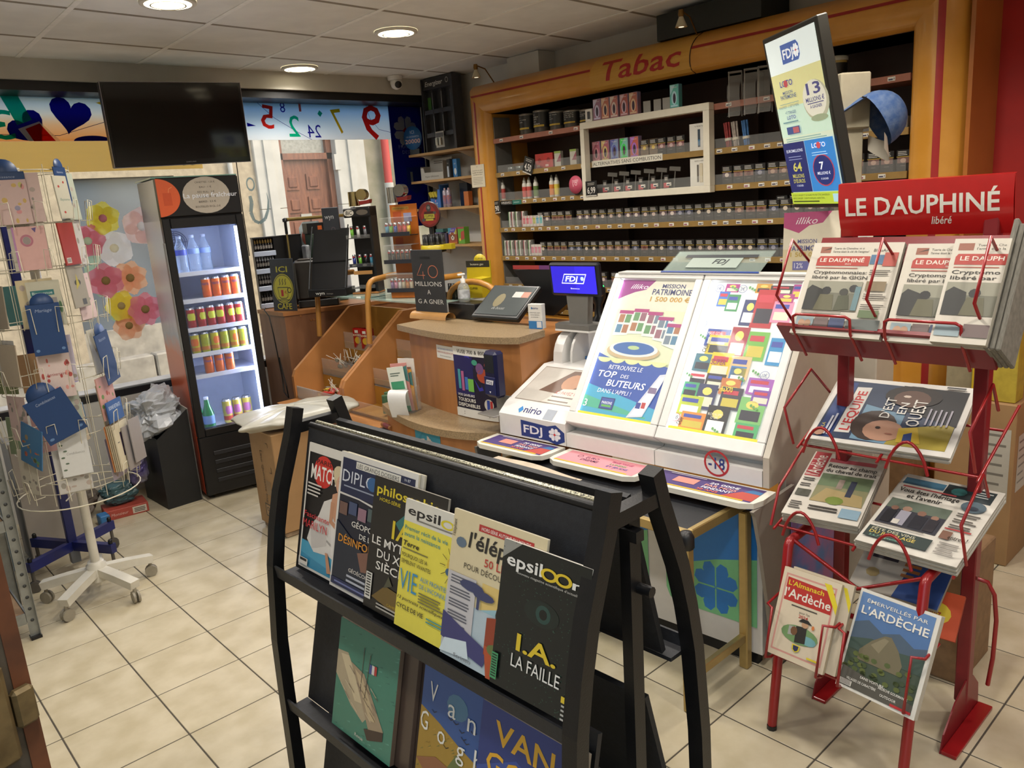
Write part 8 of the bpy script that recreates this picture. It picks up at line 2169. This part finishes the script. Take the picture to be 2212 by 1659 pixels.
for k in range(4):
 z = .385-.115*k
 MB().box((.006,.0,z-.004),(.134,.05,z)).build('tier',bp,er)
 g = MB().box((-.004,-.014,z-.036),(.140,-.002,z-.004),ch=.002);g.build('price_rail',mat('pale_rail','#c4d0e6',.3),er)
 for i in range(7):
  o = bpy.data.objects.new('e_liquid_vial',eb[k]);COL.objects.link(o);o.matrix_world = er.matrix_world@Matrix.Translation((.0165+.0178*i,.022,z+.0005))
  tag(o,'%s e-liquid vial, %s from the left in the %s tier'%(nm4[k],nth(i),pos4[k]),'bottle','vials, %s tier'%pos4[k])
cf = thing('coffee_sign','dark sign ICI CAFE 1 euro with a yellow cup on the coffee counter','sign',frame((2.305,4.868,1.0),-1.225,.05))
MB().box((0,0,0),(.20,.006,.335),ch=.002).build('board',mat('sign_slate','#34363a',.5,noise=.1),cf)
A = Art(.20,.335,Matrix.Translation((0,-.0005,0)))
YL_ = '#b5ad3a'
A.text('ICI',.5,.745,.11,YL_,wd=.48,al='c',bold=.03).ell(.5,.43,.43,.285,YL_,30).ell(.5,.43,.405,.268,'#34363a',30).ell(.5,.43,.385,.255,YL_,30)
A.poly([(.26,.46),(.72,.46),(.68,.27),(.60,.235),(.38,.235),(.30,.27)],'#34363a').poly([(.28,.445),(.70,.445),(.665,.28),(.595,.25),(.39,.25),(.315,.28)],YL_).ring(.76,.40,.09,.055,.3,'#34363a').rect(.24,.205,.76,.22,'#34363a')
A.text('1',.40,.285,.12,'#a82a2c',wd=.10,bold=.04).text('€',.55,.33,.06,'#a83a2c',wd=.10)
for x in(.38,.5,.62):A.line([(x-.02,.50),(x+.015,.535),(x-.015,.575),(x+.02,.62)],.005,'#34363a')
A.text('CAFE',.5,.035,.11,YL_,wd=.62,al='c',bold=.03);A.build('sign_print',cf)
cm = thing('coffee_machine','dark brown boxy coffee machine on the coffee counter','coffee machine',frame((2.44,4.79,1.0),-.60))
MB().box((0,0,.05),(.27,.125,.31),ch=.014).build('body',mat('machine_brown','#2c2622',.35,noise=.1),cm)
MB().box((.005,-.004,0),(.265,.12,.05),ch=.006).build('base',bp,cm)
MB().box((.03,.01,.31),(.24,.115,.318),ch=.003).build('lid',mat('machine_lid','#4a433c',.3),cm)
for i in range(6):MB().box((.17+.008*i,-.002,.255),(.174+.008*i,.002,.275)).build('vent_slot',blk,cm)
o = MB().box((2.64,4.85,1.001),(2.86,4.955,1.47),ch=.003).build('green_carton',mat('dark_green','#3f4f42',.5,noise=.06));tag(o,'dark green carton behind the coffee machine','carton')
g = MB().box((2.60,4.88,1.001),(2.632,4.95,1.40),ch=.008);g.build('bag_stack',mat('clear_bags','#8f9296',.3,noise=.3,nscale=20));tag(bpy.data.objects['bag_stack'],'pale plastic bags hanging left of the green carton','plastic bag')
pf = thing('puff_display','teal and white PUFF display card behind the green carton','display card',frame((2.645,5.03,1.0005),-.28))
MB().prism([(0,0),(.14,0),(.14,.55),(.03,.55),(0,.51)],0,.01,axis='y').build('card',ink('#a9b4b8'),pf)
A = Art(.14,.15,Matrix.Translation((0,-.0005,.40)));A.poly([(.3,0),(1,0),(1,.85),(.3,.85)],'#3a8f96').ell(.3,.3,.22,.35,'#a85a4a',14).text('PUFF',.45,.45,.16,'#a9c8cc',wd=.5);A.build('card_print',pf)
for i,(x,y,lab)in enumerate(((2.64,4.84,'black carton with a small orange square on the green carton'),(2.76,4.84,'plain black carton at the right end on the green carton'))):
 t = thing('black_carton',lab,'carton',frame((x,y+.03,1.4705),-.1))
 MB().box((-.02,0,0),(.095,.08,.07),ch=.002).build('carton',bp,t)
 if i==0:MB().box((.055,-.0008,.02),(.085,0,.05)).build('orange_square',ink('#b8541c'),t)
br = thing('brass_rail','brass tube rail with black elbow above the coffee counter','rail',Matrix.Translation((2.50,4.972,0)))
bm3 = mat('brass_tube','#a8935a',.25,.7)
MB().cyl((.03,0,1.575),(.64,0,1.575),.012,n=10).build('tube',bm3,br)
MB().lathe([(.016,0),(.018,.02),(0,.028)],n=10,c=(.02,0,1.56)).build('elbow',blk,br)
MB().cyl((.02,0,1.48),(.02,0,1.565),.010,n=8).build('post_socket',blk,br)
MB().cyl((.02,0,1.0),(.02,0,1.48),.007,n=8).build('post',bm3,br);MB().cyl((.64,0,1.0),(.64,0,1.575),.010,n=8).build('post',bm3,br)
# corner wall shelves
sw = mat('pine_shelf','#b08a58',.5,noise=.1,nscale=8)
SHL = [(1.978,'top'),(1.782,'second'),(1.577,'third'),(1.310,'lowest')]
for z,nm in SHL:
 t = thing('wall_shelf','%s pine wall shelf in the corner left of the tobacco cabinet'%nm,'shelf',Matrix.Translation((3.65,4.43,z)))
 MB().box((0,-.185,-.018),(.22,.645,0),ch=.001).build('board',sw,t)
 for y in(.08,.52):MB().prism([(.02,-.018),(.22,-.018),(.22,-.09)],y,y+.004,axis='y').build('bracket',rail_m,t)
en = thing('battery_stand','tall black Energizer battery stand with empty pockets on the top shelf','display stand',frame((3.665,4.86,1.9785),-1.52))
em_ = mat('stand_black','#3a3b3f',.45,noise=.1)
EW = .315
MB().box((0,.04,0),(EW,.05,.505),ch=.002).build('back_panel',em_,en)
MB().box((-.004,.0,.0),(.004,.05,.505)).build('side_panel',em_,en);MB().box((EW-.004,.0,.0),(EW+.02,.09,.505)).build('side_panel',em_,en)
MB().box((0,.01,.43),(EW,.04,.505),ch=.002).build('header',em_,en)
A = Art(EW,.075,Matrix.Translation((0,.0094,.43)));A.rect(.02,.05,.98,.95,'#2e2f33').text('Energizer',.10,.30,.42,'#c9c9c4',wd=.62,bold=.04,shear=.2).ring(.86,.55,.05,.25,.3,'#a9a9a4');A.build('header_print',en)
for r_ in range(2):
 for c_ in range(3):
  x = .02+c_*.10
  MB().box((x,.0,.10+r_*.16),(x+.09,.003,.13+r_*.16)).build('pocket_front',em_,en)
  MB().box((x+.05,.036,.12+r_*.16),(x+.085,.0395,.25+r_*.16)).build('white_stripe',ink('#c9cacc'),en)
  MB().box((x-.006,.0,.10+r_*.16),(x-.003,.04,.26+r_*.16)).build('pocket_side',em_,en)
MB().box((.02,.034,.29),(.055,.0385,.38)).build('green_card',ink('#4a7a3c'),en)
bt2 = thing('battery_pack','blister pack of two silver batteries hanging on the black stand','batteries',frame((3.655,4.68,2.0),-1.52))
MB().box((-.045,0,0),(.045,.002,.11),ch=.0005).build('blister_card',ink('#b9b9b4'),bt2)
for x in(-.02,.018):MB().cyl((x,-.012,.015),(x,-.012,.065),.012,n=10).build('battery',chrome,bt2)
MB().box((-.04,-.001,.07),(.04,0,.10)).build('card_print',ink('#5a5a5c'),bt2)
ic = thing('lottery_disc','round blue ICI 20 000 winner sign on the top corner shelf','sign',frame((3.665,5.02,1.9785),-1.3))
MB().lathe([(.085,0),(.085,.004),(0,.004)],n=28,M=Matrix.Translation((0,0,.12))@Matrix.Rotation(PI/2,4,'X')).build('disc',ink('#2f6aa8'),ic)
MB().box((-.04,0,0),(.05,.03,.04)).build('foot',bp,ic)
A = Art(.17,.17,Matrix.Translation((-.085,-.0045,.035)));A.text('ICI',.5,.68,.13,'#c9d4e0',wd=.22,al='c').text('UN GAGNANT A',.5,.52,.07,'#c9d4e0',wd=.7,al='c').text('20000',.5,.27,.18,'#d8b4ac',wd=.84,al='c',bold=.04);A.build('disc_print',ic)
def shelf_box(name,label,y0,w_,h_,z,c,draw=None,x=3.67,d=.05,rot=-1.52,cat='box'):
 t = thing(name,label,cat,frame((x,y0,z+.0008),rot))
 MB().box((0,0,0),(w_,d,h_),ch=.001).build('carton',ink(c),t)
 if draw:
  A = Art(w_,h_,Matrix.Translation((0,-.0005,0)));draw(A);A.build('printed_front',t)
 return t
wb = thing('open_carton','white open fronted counter carton on the second corner shelf','carton',frame((3.665,4.96,1.7828),-1.45))
MB().box((0,.10,0),(.235,.104,.155)).build('back_card',ink('#a8a49c'),wb)
MB().prism([(0,0),(.235,0),(.235,.05),(.04,.055),(.03,.09),(0,.09)],0,.003,axis='y').build('front_card',ink('#b0aca4'),wb)
MB().box((0,.003,0),(.003,.10,.10)).build('side_card',ink('#a09c94'),wb);MB().box((.232,.003,0),(.235,.10,.13)).build('side_card',ink('#a09c94'),wb)
A = Art(.235,.155,Matrix.Translation((0,-.0006,0)));A.text("Papier d'Armenie",.2,.12,.07,'#55504a',wd=.6);A.build('front_print',wb)
A = Art(.235,.155,Matrix.Translation((0,.0994,0)));A.lines(.2,.86,.8,2,.09,.03,'#4a4640');A.build('back_print',wb)
shelf_box('phone_box','black and white slim phone box on the second corner shelf',4.66,.065,.13,SHL[1][0],'#1c2026',lambda A:A.rect(.05,.05,.62,.62,'#b9c4d0').text('bee',.15,.75,.08,'#a9a9a4',wd=.5),3.68,.03,-1.9)
shelf_box('phone_box','bright blue slim box with white drop next to the pillar',4.585,.06,.125,SHL[1][0],'#2a6ea8',lambda A:A.ell(.55,.32,.3,.18,'#c9d0d4',14).poly([(.42,.2),(.68,.2),(.55,.06)],'#c9d0d4').text('SIM',.3,.7,.07,'#c9d0d4',wd=.4),3.675,.03,-1.75)
gx = thing('gas_carton','blue carton of yellow gas lighters on the third corner shelf','carton',frame((3.665,4.87,SHL[2][0]+.0008),-1.5))
MB().prism([(0,0),(.11,0),(.11,.13),(.085,.13),(.075,.06),(.0,.07)],0,.003,axis='y').build('front_card',ink('#2a62a8'),gx)
MB().box((0,.09,0),(.11,.093,.17)).build('back_card',ink('#24548f'),gx);MB().box((.107,.003,0),(.11,.09,.16)).build('side_card',ink('#24548f'),gx)
A = Art(.11,.07,Matrix.Translation((0,-.0006,0)));A.text('GAZ',.5,.2,.3,'#c9d0d8',wd=.4,al='c',bold=.03).ell(.5,.7,.05,.12,'#c07a9a',8);A.build('front_print',gx)
ylm = MB().box((-.012,-.008,0),(.012,.008,.11),ink('#b5a52a'),ch=.003);ylm.box((-.0125,-.0085,.05),(.0125,.0085,.07),ink('#24241f'));ylm = ylm.mesh('gas_lighter')
for i in range(6):
 o = bpy.data.objects.new('gas_lighter',ylm);COL.objects.link(o);o.matrix_world = gx.matrix_world@Matrix.Translation((.02+.03*(i%3),.025+.035*(i//3),.012))@Matrix.Rotation(-.25,4,'Y')@Matrix.Rotation(.2,4,'X')
 tag(o,'yellow and black utility lighter in the blue carton','lighter','utility lighters')
for i,y in enumerate((4.735,4.69)):
 t = thing('gas_can',['pale blue gas refill can, left of two on the third shelf','pale blue gas refill can, right of two on the third shelf'][i],'can',frame((3.70,y,SHL[2][0]+.0008),-1.5))
 MB().lathe([(.018,0),(.019,.004),(.019,.115),(.012,.124)],n=12).build('can_body',mat('can_pale','#a9a6b4',.3,.2,noise=.4,nscale=70,hex2='#8f7a80'),t)
 MB().lathe([(.0193,.02),(.0193,.085)],n=12).build('label_sleeve',mat('can_sleeve','#6a74a0',.4,noise=.9,nscale=90,hex2='#b06a5a'),t)
 MB().lathe([(.008,.124),(.007,.137),(0,.138)],n=10).build('cap',ink('#c0a0a4'),t)
shelf_box('dark_carton','dark blue upright carton at the back of the third corner shelf',4.66,.085,.165,SHL[2][0],'#1b2a44',None,3.78,.04)
shelf_box('orange_carton','orange carton edge beside the pillar on the third shelf',4.52,.05,.10,SHL[2][0],'#b0622a',None,3.70,.04)
shelf_box('violet_carton','violet carton on the lowest corner shelf',4.86,.075,.085,SHL[3][0],'#5a4a7a',lambda A:A.poly([(0,0),(.5,0),(0,1)],'#7a8ab0'))
shelf_box('dark_violet_carton','dark violet carton with a figure beside the panda box',4.78,.07,.08,SHL[3][0],'#3a3450',lambda A:A.ell(.5,.5,.2,.3,'#5a5070',10),3.66)
shelf_box('animal_box','colourful box with a red panda face on the lowest corner shelf',4.70,.095,.115,SHL[3][0],'#9a4a3a',lambda A:A.rect(0,.6,1,1,'#5a4a9a').poly([(0,.6),(.4,1),(0,1)],'#3a8aa0').poly([(.6,.6),(1,.6),(1,1)],'#a8a03a').ell(.5,.45,.34,.28,'#8a4a24',16).ell(.5,.38,.2,.16,'#c9c0b0',12).ell(.38,.5,.05,.05,'#1c1a18',8).ell(.62,.5,.05,.05,'#1c1a18',8).ell(.5,.38,.06,.05,'#1c1a18',8).poly([(.15,.65),(.3,.75),(.32,.6)],'#c9c0b0').poly([(.85,.65),(.7,.75),(.68,.6)],'#c9c0b0').rect(0,0,1,.12,'#b06a2a').text('GLUP',.3,.82,.09,'#d8d4cc',wd=.4))
shelf_box('green_box','lime green toy box next to the pillar on the lowest shelf',4.575,.07,.12,SHL[3][0],'#5f9a34',lambda A:A.poly([(.4,.2),(1,.3),(1,.8),(.5,.7)],'#a8483a').ell(.3,.25,.15,.1,'#c9c44a',8).rect(0,.9,1,1,'#a03a4a'),3.66)
shelf_box('green_card_box','flat teal box lying on the violet carton',4.85,.085,.025,SHL[3][0]+.086,'#3a6a68')
# gadgets near the ceiling
cv2 = thing('dome_camera','white dome security camera under the ceiling corner','security camera',Matrix.Translation((3.40,4.80,HC)))
MB().lathe([(.052,0),(.052,-.02),(.046,-.028),(0,-.03)],n=20).build('mount',white_m,cv2)
MB().lathe([(0,-.058),(.02,-.055),(.036,-.04),(.042,-.015),(.04,.0),(.0,.03)],n=20,M=Matrix.Translation((0,-.012,-.035))@Matrix.Rotation(.7,4,'X')@Matrix.Rotation(-.4,4,'Y')).build('ball',white_m,cv2)
MB().lathe([(.024,0),(.024,.006),(.014,.004),(.012,.007),(0,.007)],n=16,M=Matrix.Translation((-.012,-.050,-.062))@Matrix.Rotation(-.45,4,'Z')@Matrix.Rotation(PI/2+.55,4,'X')).build('lens',bp,cv2)
pr_ = thing('motion_sensor','white motion sensor box in the corner beside the battery stand','sensor',frame((3.80,4.925,2.30),-.75))
MB().box((-.035,-.03,0),(.035,.02,.145),ch=.010).build('housing',white_m,pr_)
MB().box((-.024,-.034,.02),(.024,-.029,.07),ch=.004).build('lens_window',mat('lens_pale','#c2c0b8',.4),pr_)
MB().cyl((0,-.032,.112),(0,-.029,.112),.004,n=8).build('indicator',bp,pr_)
def spot(x,y,z,label,ang):
 t = thing('spot_lamp',label,'spot lamp',Matrix.Translation((x,y,z))@Matrix.Rotation(ang,4,'Z'))
 bw_ = mat('brass_old','#7a5a2c',.35,.7)
 MB().tube([(.17,0,-.045),(.09,0,.03),(0,0,.045)],.004,n=6).build('arm',bw_,t)
 MB().lathe([(.012,.05),(.015,.03),(.012,.018),(.004,.018)],n=10).build('socket',bw_,t)
 MB().lathe([(.010,.02),(.016,.005),(.028,-.022),(.030,-.028)],n=14).build('reflector',mat('lamp_glass','#c9c0a8',.15,.5),t)
 MB().lathe([(.028,-.027),(0,-.029)],n=14).build('lens',glow('halogen','#fff2d0',1.2,False),t)
spot(3.44,3.98,2.385,'small halogen spot lamp at the left end above the fascia',.15)
spot(3.42,2.42,2.375,'small halogen spot lamp above the fascia near the black box',.15)
sk = MB().prism([(3.60,2.10),(3.86,2.10),(3.86,2.70),(3.60,2.70)],2.345,2.47).build('black_case',mat('case_black','#1b1f1c',.5,noise=.1));tag(sk,'flat black case lying on top of the tobacco cabinet','case')
dk = MB().box((3.72,3.70,2.345),(3.868,3.99,2.488)).build('duct_box',wall_m);tag(dk,'plain boxed duct above the left end of the tobacco cabinet','box')
